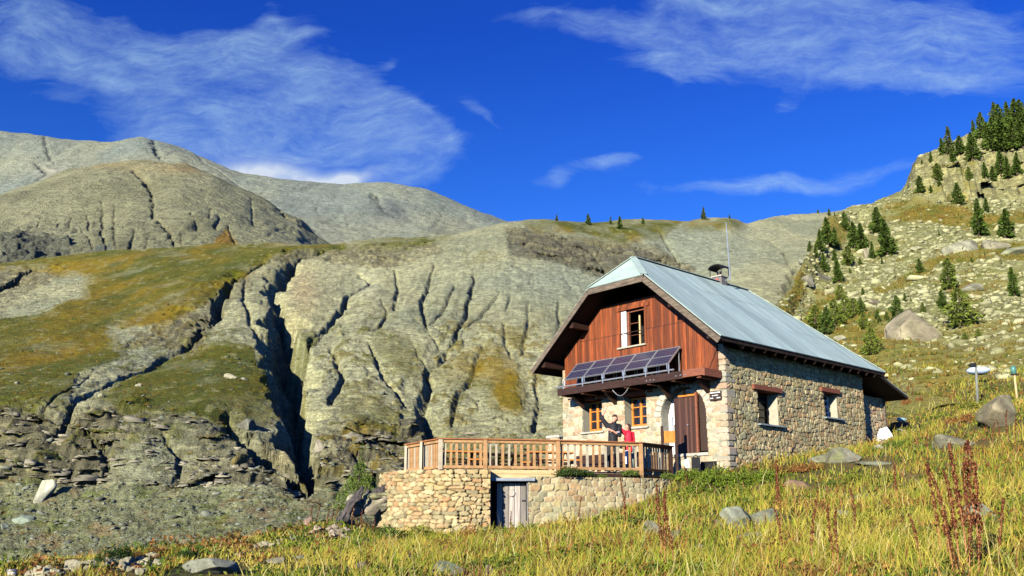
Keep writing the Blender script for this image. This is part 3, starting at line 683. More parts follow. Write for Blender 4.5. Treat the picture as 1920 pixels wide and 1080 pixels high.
for poly, wgt, sd in [([(1640, 398), (1720, 372), (1790, 385), (1850, 400), (1920, 390), (2500, 300), (2500, 380), (1920, 420), (1830, 425), (1760, 415), (1700, 412)], .85, 113),
                      ([(1640, 540), (1700, 520), (1770, 485), (1830, 470), (1930, 460), (1930, 490), (1840, 495), (1770, 505), (1700, 540), (1650, 560)], .8, 115),
                      ([(1530, 395), (1570, 400), (1600, 440), (1570, 470), (1540, 440)], .7, 117), ([(1460, 560), (1500, 505), (1520, 510), (1500, 560), (1450, 640), (1440, 640)], .9, 118), ([(1560, 540), (1580, 545), (1520, 610), (1490, 660), (1480, 650), (1520, 570)], .8, 119),
                      ([(1300, 900), (1300, 700), (1480, 690), (1620, 655), (1700, 640), (1920, 625), (2500, 540), (2500, 900)], .5, 121), ([(1560, 610), (1640, 590), (1700, 600), (1670, 650), (1560, 660)], .7, 122),
                      ([(1600, 468), (1640, 455), (1690, 470), (1640, 485)], .5, 123), ([(1800, 520), (1920, 500), (1920, 560), (1780, 560)], .5, 124)]:
    g = np.maximum(g, soft_poly(px, py, poly, 9, sd, 4) * wgt)
g = np.clip(g * (1.1 + .9 * fbm(X / 4, Y / 7, 4, 125)), 0, 1)
g = np.maximum(g, sstep(.18, .5, fbm(X / 3, Y / 6, 4, 126)) * .55)
rub = np.clip(1 - g - cl, 0, 1)
P[..., 2] += gd + fbm(X / 22, Y / 26, 5, 127) * 1.6 + fbm(X / 4, Y / 5, 4, 128) * (.5 + .7 * rub) * .7
P[..., 2] += rub * (ridged(X / 1.6, Y / 2.2, 3, 129) - .5) * .7
zz = P[..., 2] + fbm(X / 9, Y / 9, 3, 130) * 1.5; per = 3.2
f = zz / per; fl = np.floor(f); fr = f - fl
P[..., 2] += (sstep(.35, .7, fr) - fr) * per * cl
P[..., 1] += cl * (fbm(X / 5, fl * 2.3, 4, 131) * 5 + fbm(X / 1.7, fl * 4.1, 3, 132) * 1.6)
t = np.clip(fbm(X / 10, Y / 16, 5, 133) * 1.5 + .5, 0, 1)
c = lerp((.225, .22, .125), (.31, .30, .18), t)
c = lerp(c, (.36, .34, .25), np.clip(fbm(X / 1.8, Y / 3, 3, 134) * 2.4 - .2, 0, 1) * .5)
c = lerp(c, lerp((.20, .185, .13), (.33, .30, .20), np.clip(.5 + fbm(X / 3, zz / 1.2, 4, 135) * 1.8, 0, 1)), cl)
gc = lerp((.18, .155, .028), (.26, .20, .04), np.clip(fbm(X / 8, Y / 16, 4, 136) * 1.8 + .5, 0, 1))
gc = lerp(gc, (.20, .115, .022), np.clip(ell(px, py, 1780, 400, 120, 30) + ell(px, py, 1510, 580, 50, 60), 0, 1) * .6)
gc = lerp(gc, (.10, .13, .02), np.clip(fbm(X / 3, Y / 6, 4, 137) * 2, 0, 1) * .6)
c = lerp(c, gc, g)
C_o, C_b = Cr.mesh('rocky_slope', c, M['slope'], None, (1.16, 1.2, .76))

# ---- meadow in front (thin plate through surveyed spots)
def ap(px, py, Y): return tuple(at(px, py, Y))
ctl = [(0, 0, -1.6), (-4, 0, -1.7), (5, 0, -1.4), (0, -10, -2.6), (-14, -8, -3.5), (16, -8, -.6), (0, 7, -1.3), (3, 7, -1.05), (-4, 7, -1.4), (7, 7, -.6), (12, 7, .1), (20, 8, 1.0), (30, 8, 1.8), (-12, 6, -2.6),
       (-3.7, 26.7, -.30), (-.2, 26, -.28), (3.35, 27.1, .32), (4.9, 27.7, 1.0), (6.7, 27.8, 1.40), (9.45, 30.4, 2.02), (13.2, 33.8, 2.62), (15.3, 35.6, 3.15), (17, 37.5, 3.7),
       (1, 30, .5), (4, 34, 1.0), (-1.5, 31, .2), (8.5, 39.4, 1.9), (1.5, 35, .4),
       (-5, 27.2, -.15), (-6, 25, -.32), (-3.2, 33, -1.0), (-8, 34, -3.2), (0, 41, -1.5), (7, 46, 1.5),
       ap(560, 978, 25.5), ap(430, 1014, 22), ap(330, 1034, 19), ap(130, 1052, 16), ap(-40, 1072, 14), (-11, 24, -2.6), (-11, 18, -2.4), (-12, 13, -2.6), (-16, 20, -5.2), (-24, 16, -9), (-24, 30, -11), (-14, 33, -7),
       ap(960, 1080, 13.5), ap(500, 1080, 13), ap(1500, 1080, 11), ap(1900, 1080, 9.5), ap(1100, 1000, 22.5), ap(700, 1010, 23), ap(850, 1040, 18), ap(1400, 1000, 17.5), ap(1400, 915, 25.5), ap(1250, 960, 22),
       ap(1700, 1080, 10), ap(1700, 915, 23), ap(1660, 850, 30), ap(1900, 860, 23), ap(1900, 765, 33), ap(1700, 742, 47), ap(1900, 706, 47), ap(1740, 672, 60), ap(1920, 650, 60), ap(1600, 735, 50), ap(2150, 640, 55), ap(2150, 760, 30),
       (30, 66, 12.5), (12, 56, 5.2), (42, 60, 15), (3, 55, .5), (24, 74, 13)]
ctl = np.array(ctl); NCT = len(ctl)
def phi(r2): return np.where(r2 > 1e-9, .5 * r2 * np.log(r2 + 1e-12), 0)
K_ = phi(((ctl[:, None, :2] - ctl[None, :, :2]) ** 2).sum(-1)) + np.eye(NCT) * 1.5
Pm = np.c_[np.ones(NCT), ctl[:, :2]]
sol = np.linalg.solve(np.block([[K_, Pm], [Pm.T, np.zeros((3, 3))]]), np.r_[ctl[:, 2], 0, 0, 0])
def meadow_z(x, y, detail=True):
    x = np.asarray(x, float); y = np.asarray(y, float); sh = x.shape; xf, yf = x.ravel(), y.ravel(); out = np.empty(xf.shape)
    for i in range(0, len(xf), 40000):
        a, b = xf[i:i + 40000], yf[i:i + 40000]
        out[i:i + 40000] = phi((a[:, None] - ctl[:, 0]) ** 2 + (b[:, None] - ctl[:, 1]) ** 2) @ sol[:NCT] + sol[NCT] + sol[NCT + 1] * a + sol[NCT + 2] * b
    if detail: out += fbm(xf / 3.2, yf / 3.2, 4, 141) * .13 + fbm(xf / .6, yf / .6, 3, 142) * .035
    return out.reshape(sh)
gx = np.linspace(-26, 46, 361); gy = np.linspace(-10, 74, 421)
GX, GY = np.meshgrid(gx, gy); GZ = meadow_z(GX, GY)
t = np.clip(fbm(GX / 4, GY / 4, 4, 143) * 1.5 + .5, 0, 1)
c = lerp((.10, .085, .02), (.17, .13, .035), t); c = lerp(c, (.05, .07, .015), np.clip(fbm(GX / 1.5, GY / 1.5, 3, 144) * 2, 0, 1) * .6)
V_ = np.stack([GX, GY, GZ], -1).reshape(-1, 3)
mc_x = (GX[:-1, :-1] + GX[1:, 1:]) / 2; mc_y = (GY[:-1, :-1] + GY[1:, 1:]) / 2
mkeep = ~((mc_y > 61) & (mc_x > 18)) & ~((mc_x > .60 * mc_y + 1.5) & (mc_y > 44)) & (mc_y < 66)
MF = grid_faces(421, 361, mkeep)
me = np_mesh('meadow_ground', V_, MF, c.reshape(-1, 3)); mo = link('meadow_ground', me, M['meadow']); mo['kind'] = 'structure'
A_b = BVHTree.FromPolygons([tuple(v) for v in V_], [tuple(f) for f in MF.tolist()])

# ---- low valley floor reaching past everything, so nothing floats beyond the hills
fl_ = MB(); fl_.add([(-9000, -3000, -40), (9000, -3000, -40), (9000, 12000, -40), (-9000, 12000, -40)], [(0, 1, 2, 3)])
vo = fl_.build('valley_ground', mat_plain('valley_soil', (.2, .19, .13), .95, .2, .02)); vo['kind'] = 'structure'

def pick(px, py, trees, maxd=4000):
    d = ray(px, py).normalized(); best = None
    for b in trees:
        h = b.ray_cast(Vector((0, 0, 0)), d, maxd)
        if h[0] is not None and (best is None or h[3] < best[1]): best = (h[0], h[3])
    return best[0] if best else None
def pickd(px, py, trees, maxd=4000):
    for k in range(0, 60, 2):
        p = pick(px, py + k, trees, maxd)
        if p is not None: return p
    return None

# ================================================================ THE STONE HUT
PH = 0.8375
HO = Vector((6.7167, 28.0, 0.0))           # near corner; local x runs to the right along the gable wall, y along the side wall
UD = Vector((-math.cos(PH), math.sin(PH), 0)); VD = Vector((math.sin(PH), math.cos(PH), 0))
def hw(u, v, z): return HO + UD * u + VD * v + Vector((0, 0, z))
house = empty('stone_hut', HO, -PH)
tag(house, 'stone mountain hut with red-brown boarded gable and pale blue metal roof', 'hut')
HW, HL = 7.17, 8.9
ZE, ZR, ZH, WH = 5.43, 9.0, 7.95, 1.27

def stone_field(U, V, rh, sw, seed, jit=.38, p=3.0):
    """coursed rubble: returns distance to joint (0 at joint) and stone id"""
    Uw = U + fbm(U * 1.3, V * 1.3, 3, seed + 50) * sw * .35; Vw = V + fbm(U * .9, V * 1.1, 3, seed + 60) * rh * .7
    r0 = np.floor(Vw / rh); f1 = np.full(U.shape, 1e9); f2 = np.full(U.shape, 1e9); idr = np.zeros(U.shape); idc = np.zeros(U.shape)
    for dr in (-1, 0, 1):
        r = r0 + dr; off = _h(r, r * 0, seed) ; wr = sw * (.7 + .75 * _h(r, r * 0 + 7, seed)); c0 = np.floor(Uw / wr + off)
        for dc in (-1, 0, 1):
            cc = c0 + dc
            cu = (cc + .5 - off + (_h(r, cc, seed + 1) - .5) * 2 * jit) * wr; cv = (r + .5 + (_h(r, cc, seed + 2) - .5) * 2 * jit * .7) * rh
            d = (np.abs((Uw - cu) / wr) ** p + np.abs((Vw - cv) / rh) ** p) ** (1 / p)
            d = d * (.88 + .26 * _h(r, cc, seed + 3))
            n1 = d < f1
            f2 = np.where(n1, f1, np.minimum(f2, d)); idr = np.where(n1, r, idr); idc = np.where(n1, cc, idc); f1 = np.where(n1, d, f1)
    return f2 - f1, idr, idc
PAL = np.array([(.46, .39, .27), (.40, .34, .24), (.50, .35, .25), (.34, .34, .25), (.44, .40, .31), (.38, .31, .18), (.30, .32, .26), (.52, .44, .33), (.42, .25, .15)])
PAL = PAL * .6 + PAL.mean(0) * .4
def stone_wall(name, nu, nv, u0, u1, v0, v1, fn, parent, holes=None, rh=.17, sw=.27, seed=0, depth=.045, mortar=(.42, .38, .29), tint=(1, 1, 1), jointw=.16, top=None, mat=None):
    """fn(U, V, D) -> xyz, D = how far the surface stands proud"""
    U, Vv = np.meshgrid(np.linspace(u0, u1, nu), np.linspace(v0, v1, nv))
    e, ir, ic = stone_field(U, Vv, rh, sw, seed)
    k = sstep(.015, jointw, e); a = _h(ir, ic, seed + 5); b = _h(ir, ic, seed + 6)
    Dd = k * depth * (.55 + .9 * a) + fbm(U * 9, Vv * 9, 3, seed + 9) * .012 + fbm(U * .9, Vv * .9, 3, seed + 8) * .02
    idx = (_h(ir, ic, seed + 7) * 8.999).astype(int); cs = PAL[idx] * (.72 + .5 * b)[..., None] * np.array(tint)
    cs = cs * (1 + .25 * fbm(U * 12, Vv * 12, 3, seed + 11))[..., None]
    cs = np.array(mortar) * (1 - k[..., None]) + cs * k[..., None]
    keep = None
    if holes is not None or top is not None:
        uc = (U[:-1, :-1] + U[1:, 1:]) / 2; vc = (Vv[:-1, :-1] + Vv[1:, 1:]) / 2
        keep = np.ones(uc.shape, bool)
        if holes is not None: keep &= ~holes(uc, vc)
        if top is not None: keep &= top(uc, vc)
    P = fn(U, Vv, Dd)
    me = np_mesh(name, P.reshape(-1, 3), grid_faces(nv, nu, keep), cs.reshape(-1, 3))
    return link(name, me, mat or M['stonewall'], parent)

# gable (front) wall: openings
W1 = (5.22, 6.17, 3.06, 4.20); W2 = (3.17, 4.17, 3.08, 4.16); AR = (.735, 2.57, 2.05, 3.31)
ac = (AR[0] + AR[1]) / 2; ar_ = (AR[1] - AR[0]) / 2
def front_holes(u, z):
    w1 = (u > W1[0]) & (u < W1[1]) & (z > W1[2]) & (z < W1[3]); w2 = (u > W2[0]) & (u < W2[1]) & (z > W2[2]) & (z < W2[3])
    ar = (u > AR[0]) & (u < AR[1]) & (z > AR[2]) & (z < AR[3]); ar |= ((u - ac) ** 2 + (z - AR[3]) ** 2 < ar_ ** 2) & (z >= AR[3])
    return w1 | w2 | ar
fw = stone_wall('front_wall', 380, 265, 0.0, HW, .3, 5.45, lambda U, Z, Dp: np.stack([-U, -Dp, Z], -1), house, front_holes, .165, .31, 3, .035, (.44, .38, .27), (1.0, .97, .88), .14)
sw_ = stone_wall('side_wall', 460, 245, -0.0, HL, .6, 5.40, lambda U, Z, Dp: np.stack([Dp, U, Z], -1), house,
    lambda v, z: ((v > 1.70) & (v < 2.95) & (z > 3.02) & (z < 4.14)) | ((v > 5.93) & (v < 6.93) & (z > 3.55) & (z < 4.46)), .155, .25, 23, .045, (.15, .13, .08), (.98, .95, .68), .12)
fw['label'] = 'pale pointed stone wall under the boarded gable'
bk = MB(); bk.box(-HW, -HW + .35, .3, HL, -1.2, 5.4); bk.box(-HW + .35, -.35, HL - .3, HL, 0.5, 5.4); bk.box(-HW + .02, -.03, .45, .5, .2, 3.0); bk.build('rear_wall', M['brick'], house)
# corner stones: alternating long and short quoins
q = MB(); z = 1.15; k = 0
while z < 5.2:
    hgt = .16 + .12 * random.random()
    a, b = (.42, .24) if k % 2 else (.26, .44)
    q.box(-a * (.8 + .4 * random.random()), .045 + .015 * random.random(), -.04 - .015 * random.random(), b * (.8 + .4 * random.random()), z + .012, z + hgt); z += hgt; k += 1
qm = q.build('corner_quoins', None, house, bevel=.03)
me = qm.data; att = me.color_attributes.new('Col', 'FLOAT_COLOR', 'POINT'); cc_ = np.ones((len(me.vertices), 4), dtype=np.float32)
zs_ = np.array([v.co.z for v in me.vertices]); idz = np.floor(zs_ / .2).astype(int)
cc_[:, :3] = PAL[(_h(idz, idz * 0, 5) * 8.99).astype(int)] * .86; att.data.foreach_set('color', cc_.ravel()); me.materials.append(M['stonewall'])

def slab(poly, t, name, mat, up=(0, 0, 1), parent=house):
    m = MB(); m.prism(poly, Vector(up) * t); return m.build(name, mat, parent)
# dark inside so the openings show depth
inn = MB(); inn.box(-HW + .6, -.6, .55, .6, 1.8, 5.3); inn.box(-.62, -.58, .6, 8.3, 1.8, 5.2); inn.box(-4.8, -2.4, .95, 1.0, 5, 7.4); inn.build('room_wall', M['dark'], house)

def window(u0, u1, z0, z1, depth, axis, bars, frame_mat, fw_=.055, sash=2, name='window', open_=False):
    """axis 'f' = gable wall, 's' = side wall"""
    def b(mb, a0, a1, y0, y1, c0, c1):
        if axis == 'f': mb.box(-a1, -a0, y0, y1, c0, c1)
        else: mb.box(-y1, -y0, a0, a1, c0, c1)
    f = MB()
    b(f, u0, u1, depth, depth + .06, z0, z0 + fw_); b(f, u0, u1, depth, depth + .06, z1 - fw_, z1)
    for s in range(sash + 1):
        x = u0 + (u1 - u0 - fw_) * s / sash; ww = fw_ * (1.35 if 0 < s < sash else 1); b(f, x, x + ww, depth - .005, depth + .065, z0 + fw_, z1 - fw_)
    for k in range(1, bars + 1):
        zz = z0 + (z1 - z0) * k / (bars + 1); b(f, u0 + fw_, u1 - fw_, depth + .012, depth + .04, zz - .018, zz + .018)
    wo_ = f.build('window', frame_mat, house)
    p = MB(); b(p, u0 + fw_, u1 - fw_, depth + .045, depth + .052, z0 + fw_, z1 - fw_); p.build('pane', M['glass'], wo_)
    return wo_
def reveal(u0, u1, z0, z1, d, axis, mat, name='window_reveal', top=True):
    def b(mb, a0, a1, y0, y1, c0, c1):
        if axis == 'f': mb.box(-a1, -a0, y0, y1, c0, c1)
        else: mb.box(-y1, -y0, a0, a1, c0, c1)
    m = MB(); b(m, u0 - .1, u0, .0, d, z0, z1); b(m, u1, u1 + .1, .0, d, z0, z1); b(m, u0 - .1, u1 + .1, .0, d, z0 - .08, z0)
    if top: b(m, u0 - .1, u1 + .1, .0, d, z1, z1 + .06)
    return m.build(name, mat, house)
reveal(*W1, .42, 'f', M['plaster']); reveal(*W2, .42, 'f', M['plaster'])
w1 = window(5.30, 6.10, 3.10, 4.16, .28, 'f', 2, M['orangewood'], .07); w1['label'] = 'left orange-framed window under the balcony'
w2 = window(3.24, 4.10, 3.12, 4.12, .28, 'f', 2, M['orangewood'], .07)
for u0, u1, z0, z1 in ((4.95, 5.42, 4.20, 4.36), (5.6, 6.32, 4.18, 4.36), (2.9, 3.1, 4.19, 4.33), (3.22, 4.28, 4.15, 4.34)):
    m = MB(); m.box(-u1, -u0, -.09, .3, z0, z1); m.build('lintel', M['redwood'], house, bevel=.012)
for u0, u1, z in ((5.12, 6.25, 3.05), (3.1, 4.24, 3.07)):
    m = MB(); m.box(-u1, -u0, -.11, .28, z - .07, z); m.build('window_sill', M['lintelstone'], house, bevel=.012)
# side windows
for a in ((1.70, 2.95, 3.02, 4.14), (5.93, 6.93, 3.55, 4.46)): reveal(*a, .42, 's', M['plaster'])
ws1 = window(1.75, 2.9, 3.05, 4.1, .36, 's', 3, M['darkwood'], .05); ws2 = window(5.98, 6.88, 3.57, 4.44, .30, 's', 3, M['white'], .045)
for v0, v1, z0, z1 in ((1.42, 3.13, 4.12, 4.29), (5.72, 7.05, 4.45, 4.62)):
    m = MB(); m.box(-.3, .12, v0, v1, z0, z1); m.build('lintel', M['redwood'], house, bevel=.012)
for v0, v1, z in ((1.62, 3.16, 3.02), (5.85, 7.2, 3.55)):
    m = MB(); m.box(-.3, .16, v0, v1, z - .06, z); m.build('window_sill', M['bluesill'], house, bevel=.01)

# arched doorway
m = MB(); m.box(-AR[1] - .12, -AR[1], .0, .5, 1.4, AR[3]); m.box(-AR[0], -AR[0] + .12, .0, .5, 1.4, AR[3])
n_ = 20
for i in range(n_):
    a0, a1 = math.pi * i / n_, math.pi * (i + 1) / n_
    p = [(-ac + ar_ * math.cos(a0), 0, AR[3] + ar_ * math.sin(a0)), (-ac + (ar_ + .1) * math.cos(a0), 0, AR[3] + (ar_ + .1) * math.sin(a0)),
         (-ac + (ar_ + .1) * math.cos(a1), 0, AR[3] + (ar_ + .1) * math.sin(a1)), (-ac + ar_ * math.cos(a1), 0, AR[3] + ar_ * math.sin(a1))]
    m.prism(p, (0, .5, 0))
m.build('arch_reveal', M['lintelstone'], house)
# arch stones set round the opening
vs = MB()
for i in range(17):
    a0, a1 = math.pi * (i + .06) / 17, math.pi * (i + .94) / 17; ro = ar_ + .24 + .06 * random.random()
    p = [(-ac + rr * math.cos(a), -.06, AR[3] + rr * math.sin(a)) for rr, a in ((ar_ + .005, a0), (ro, a0), (ro, a1), (ar_ + .005, a1))]
    vs.prism(p, (0, .1, 0))
vo_ = vs.build('arch_stones', M['lintelstone'], house, bevel=.015)
def arch_poly(u0, u1, y, z0, inset=.0):
    pts = [(-u0, y, z0), (-u1, y, z0)]
    r = ar_ - inset
    us = np.linspace(u1, u0, 12)
    for u in us: pts.append((-u, y, AR[3] + math.sqrt(max(r * r - (u - ac) ** 2, 0.0001))))
    return pts
door = MB(); door.prism(arch_poly(1.45, 2.56, .36, 2.07, .005), (0, .06, 0)); dw = door.build('door', M['white'], house); dw['label'] = 'white inner door behind the brown leaves'
m = MB(); m.box(-2.42, -2.36, .345, .362, 2.55, 3.35); m.box(-2.22, -2.16, .345, .362, 2.55, 3.35); m.box(-2.42, -2.16, .343, .361, 2.50, 2.56); m.build('door_window', M['slate'], dw)
m = MB(); m.box(-2.07, -1.36, .03, .08, 2.05, 3.89); m.box(-1.36, -1.24, .06, .11, 2.07, 3.9); l1 = m.build('door_leaf', M['doorwood'], house, bevel=.006); l1['label'] = 'wide brown planked door leaf'
m = MB(); m.tube([(-1.5, .02, 2.98), (-1.5, -.03, 2.98)], .022, 8); m.build('door_knob', M['galv'], l1)
m = MB(); m.box(-1.19, -1.11, -.02, .06, 2.07, 4.02); m.build('door_post', M['redwood'], house, bevel=.005)
m = MB(); m.prism(arch_poly(.745, 1.12, .12, 2.12, .01), (0, .05, 0)); m.build('door_leaf', M['signbrown'], house)
m = MB(); m.box(-1.95, -1.12, .1, .2, 3.93, 4.02); m.box(-1.78, -1.7, .1, .2, 4.02, 4.14); m.build('door_head', M['orangewood'], house)
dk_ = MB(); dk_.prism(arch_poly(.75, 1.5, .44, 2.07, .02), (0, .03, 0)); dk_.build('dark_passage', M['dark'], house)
# steps and threshold
m = MB(); m.box(-2.62, -.70, -.085, .45, 1.95, 2.055); m.build('doorstep', M['lintelstone'], house, bevel=.02)
# black vent opening under the doorstep
m = MB(); m.box(-1.0, -.42, -.09, -.05, 1.25, 1.76); m.build('cellar_vent', M['black'], house)

# gable boarding
def roof_z(u, proud=0):      # underside of the main planes
    s = (ZR - ZE) / (HW / 2 + .587)
    return ZE + s * (min(u, HW - u) + .587)
gp = [(-.19, 4.62), (-6.98, 4.62)]
for u, z in ((6.98, roof_z(6.98) - .12), (5.12, 7.5), (2.05, 7.5), (.19, roof_z(.19) - .12)): gp.append((-u, z))
zt = 7.52; s_ = (ZR - ZE) / (HW / 2 + .587)
ucut = (zt + .12 - ZE) / s_ - .587
gp = [(-.19, 4.62), (-.19, roof_z(.19) - .12), (-ucut, zt), (-(HW - ucut), zt), (-6.98, roof_z(6.98) - .12), (-6.98, 4.62)]
def gable_face(lo, hi, y, name):
    """boards between two heights, with the window left out"""
    wu0, wu1, wz0, wz1 = 3.10, 4.20, 5.90, 7.20
    m = MB()
    def clip(u0, u1, z0, z1):
        u0 = max(u0, .19); u1 = min(u1, 6.98)
        if u1 - u0 < .02 or z1 - z0 < .02: return
        # trim by the roof line, in thin strips following the slope
        n = max(1, int((u1 - u0) / .115)); 
        for i in range(n):
            a = u0 + (u1 - u0) * i / n; b = u0 + (u1 - u0) * (i + 1) / n
            ta = min(z1, roof_z(a) - .12); tb = min(z1, roof_z(b) - .12)
            if max(ta, tb) <= z0 + .01: continue
            dd = random.uniform(0, .008)
            m.prism([(-a + .0015, y - dd, z0), (-b - .0015 + .003, y - dd, z0), (-b - .0015 + .003, y - dd, max(tb, z0 + .005)), (-a + .0015, y - dd, max(ta, z0 + .005))], (0, .05, 0))
    if lo < wz0 < hi or lo < wz1 < hi or (lo >= wz0 and hi <= wz1):
        clip(.19, wu0, lo, hi); clip(wu1, 6.98, lo, hi)
        if lo < wz0: clip(wu0, wu1, lo, min(hi, wz0))
        if hi > wz1: clip(wu0, wu1, max(lo, wz1), hi)
    else: clip(.19, 6.98, lo, hi)
    return m.build(name, M['gable'], house)
g1 = gable_face(4.62, 6.38, -.09, 'gable_boards'); g2 = gable_face(6.39, 7.52, -.075, 'gable_boards')
m = MB(); m.box(-6.2, -.75, -.095, -.06, 6.375, 6.395); m.build('board_joint', M['darkwood'], house)
# attic window: frame, open shutter, sill
m = MB(); m.box(-4.34, -2.88, -.125, -.03, 7.20, 7.33); m.box(-3.10, -3.02, -.125, -.03, 5.90, 7.20); att_w = m.build('window_trim', M['gable'], house)
m = MB(); m.box(-3.98, -3.90, .02, .1, 5.90, 7.2); m.box(-3.16, -3.10, .02, .1, 5.9, 7.2); m.box(-3.9, -3.16, .02, .1, 7.12, 7.2); m.box(-3.9, -3.5, .1, .13, 6.72, 6.74); m.box(-3.9, -3.5, .1, .13, 6.30, 6.32)
aw = m.build('window', M['redwood'], house); aw['label'] = 'open dark attic window in the gable boards'
m = MB(); m.box(-3.52, -3.47, .10, .14, 5.9, 6.98); m.build('casement_edge', M['plank'], aw)
m = MB(); m.box(-4.2, -3.98, -.05, .0, 5.92, 7.2); m.build('shutter', M['white'], house)
m = MB(); m.box(-4.33, -3.04, -.17, .0, 5.83, 5.89); m.build('window_sill', M['plaster'], house, bevel=.008)

# roof planes -------------------------------------------------
s = .587; o = 1.036; re = 7.05; dr = 9.69; c = HW / 2
def hp(u, v, z): return Vector((-u, v, z))
apex = hp(c, -.04, ZR); rend = hp(c, re, ZR)
right = [hp(-s, -o, ZE), hp(-s, dr, ZE), rend, apex, hp(c - WH, -o, ZH)]
left = [hp(HW + s, dr, ZE), hp(HW + s, -o, ZE), hp(c + WH, -o, ZH), apex, rend]
fronth = [hp(c + WH, -o, ZH), hp(c - WH, -o, ZH), apex]
rearh = [hp(-s, dr, ZE), hp(HW + s, dr, ZE), rend]
for poly, nm in ((right, 'near'), (left, 'far'), (fronth, 'front hip'), (rearh, 'rear hip')):
    nrm = (poly[1] - poly[0]).cross(poly[2] - poly[0]).normalized()
    if nrm.z < 0: nrm = -nrm
    m = MB(); m.prism([p + nrm * .045 for p in poly], nrm * .03); ro = m.build('roof_sheet', M['roof'], house); ro['label'] = 'pale blue metal roofing, ' + nm + ' slope'
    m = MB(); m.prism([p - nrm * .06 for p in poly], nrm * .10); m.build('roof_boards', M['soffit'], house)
# ribs and lap joints on the visible slope
nrm = (right[1] - right[0]).cross(right[2] - right[0]).normalized(); nrm = nrm if nrm.z > 0 else -nrm
sl = (hp(c, 3, ZR) - hp(-s, 3, ZE)); L_ = sl.length; sd = sl.normalized()
def on_right(v, t):    # t from eave to ridge
    return hp(-s, v, ZE) + sl * t + nrm * .078
rb = MB(); v = -.9
while v < dr - .1:
    tt = 1.0
    if v > re: tt = max(0.02, 1 - (v - re) / (dr - re))
    if v < -.04: tt = (ZH - ZE) / (ZR - ZE) + (1 - (ZH - ZE) / (ZR - ZE)) * max(0, (v + o) / (o - .04))
    rb.bar(on_right(v, .004), on_right(v, tt - .004), .010, .004, nrm); v += .82
for t_ in (.36, .70):
    vend = dr - (dr - re) * t_
    n = 9; js = [(-o + .02 + (vend + o - .04) * i / n) for i in range(n + 1)]
    for i in range(n): rb.bar(on_right(js[i], t_ + .006 * math.sin(i * 2.1)), on_right(js[i + 1], t_ + .006 * math.sin((i + 1) * 2.1)), .022, .008, nrm)
rb.build('roof_ribs', M['roof'], house)
m = MB()
for a, b in ((apex, rend), (apex, right[4]), (apex, left[2]), (rend, right[1]), (rend, left[0])): m.bar(a + Vector((0, 0, .085)), b + Vector((0, 0, .085)), .24, .02)
m.build('ridge_cap', M['roof'], house)
# barge boards, eave board, purlins
m = MB()
def bb(a, b, drop=.16, h=.19, w_=.05): 
    a = Vector(a); b = Vector(b); m.bar(a + Vector((0, -.03, -drop)), b + Vector((0, -.03, -drop)), w_, h, (0, 0, 1))
bb(right[0], right[4], .10); bb(left[1], left[2], .10); bb(fronth[0], fronth[1], .09, .2)
m.build('barge_board', M['fascia'], house)
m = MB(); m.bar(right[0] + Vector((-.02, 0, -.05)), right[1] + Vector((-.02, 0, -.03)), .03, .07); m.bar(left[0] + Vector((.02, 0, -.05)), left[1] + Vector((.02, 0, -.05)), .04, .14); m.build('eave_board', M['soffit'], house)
for u in (-.12, 1.35, HW + .12, HW - 1.35):
    m = MB(); zz = roof_z(max(min(u, HW + .3), -.3)) - .24; m.box(-u - .09, -u + .09, -o + .12, .1, zz - .1, zz + .1); m.build('purlin', M['darkwood'], house)
v = .3
raf = MB()
while v < dr - .3:
    raf.bar(hp(-s + .05, v, ZE - .14), hp(.15, v, ZE - .14 + (s + .1) * s_), .08, .13); v += .62
raf.build('rafter_tails', M['darkwood'], house)
# rear lean-to roof and its walls
lt = [hp(-.52, 9.2, 5.42), hp(HW, 9.2, 5.42), hp(HW, 11.65, 4.72), hp(-.52, 11.65, 4.72)]
m = MB(); m.prism([p + Vector((0, 0, .03)) for p in lt], (0, 0, .03)); lr_ = m.build('lean_to_roof', M['roof'], house)
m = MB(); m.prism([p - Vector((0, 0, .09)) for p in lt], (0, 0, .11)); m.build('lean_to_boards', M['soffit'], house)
m = MB(); m.bar(hp(-.62, 9.72, 5.40), hp(-.40, 9.95, 5.28), .14, .12); m.build('rafter_end', M['plank'], house)
lw = stone_wall('lean_to_wall', 130, 110, 9.6, 11.33, 2.6, 4.72, lambda U, Z, Dp: np.stack([-.42 + Dp, U, Z], -1), house, None, .16, .25, 61, .05, (.36, .30, .2), (1.1, 1.0, .8))
m = MB(); m.box(-.42, -.30, 11.33, 11.43, 2.7, 4.72); m.build('porch_post', M['fascia'], house)
m = MB(); m.box(-.5, -.42, 8.9, 9.6, 2.4, 5.3); m.box(-6.8, -.45, 11.2, 11.3, 2.4, 4.72); m.build('porch_boards', M['soffit'], house)

# balcony with brackets
m = MB(); m.box(-6.50, -.12, -.92, -.10, 4.46, 4.54); bal = m.build('balcony', M['darkwood'], house); bal['label'] = 'narrow dark timber balcony below the gable'
m = MB(); m.box(-6.50, -.9, -.98, -.92, 4.34, 4.58); m.build('balcony_edge', M['darkwood'], bal)
m = MB(); m.box(-.9, -.12, -.985, -.93, 4.36, 4.60); m.box(-.12, -.06, -.985, -.1, 4.34, 4.58); m.build('balcony_edge', M['redwood'], bal)
for u in (.35, 1.35, 2.35, 3.35, 4.35, 5.35, 6.3):
    m = MB(); m.box(-u - .08, -u + .08, -.90, .05, 4.30, 4.46); m.build('joist', M['redwood'], bal, bevel=.01)
for u in (.62, 2.2, 4.55, 6.1):
    m = MB(); m.prism([(-u - .07, -.06, 4.30), (-u - .07, -.62, 4.30), (-u - .07, -.06, 3.92)], (.14, 0, 0)); m.build('bracket', M['darkwood'], bal)
m = MB(); m.tube([(-6.6, -.97, 4.64), (-1.25, -.97, 4.66)], .03, 8)
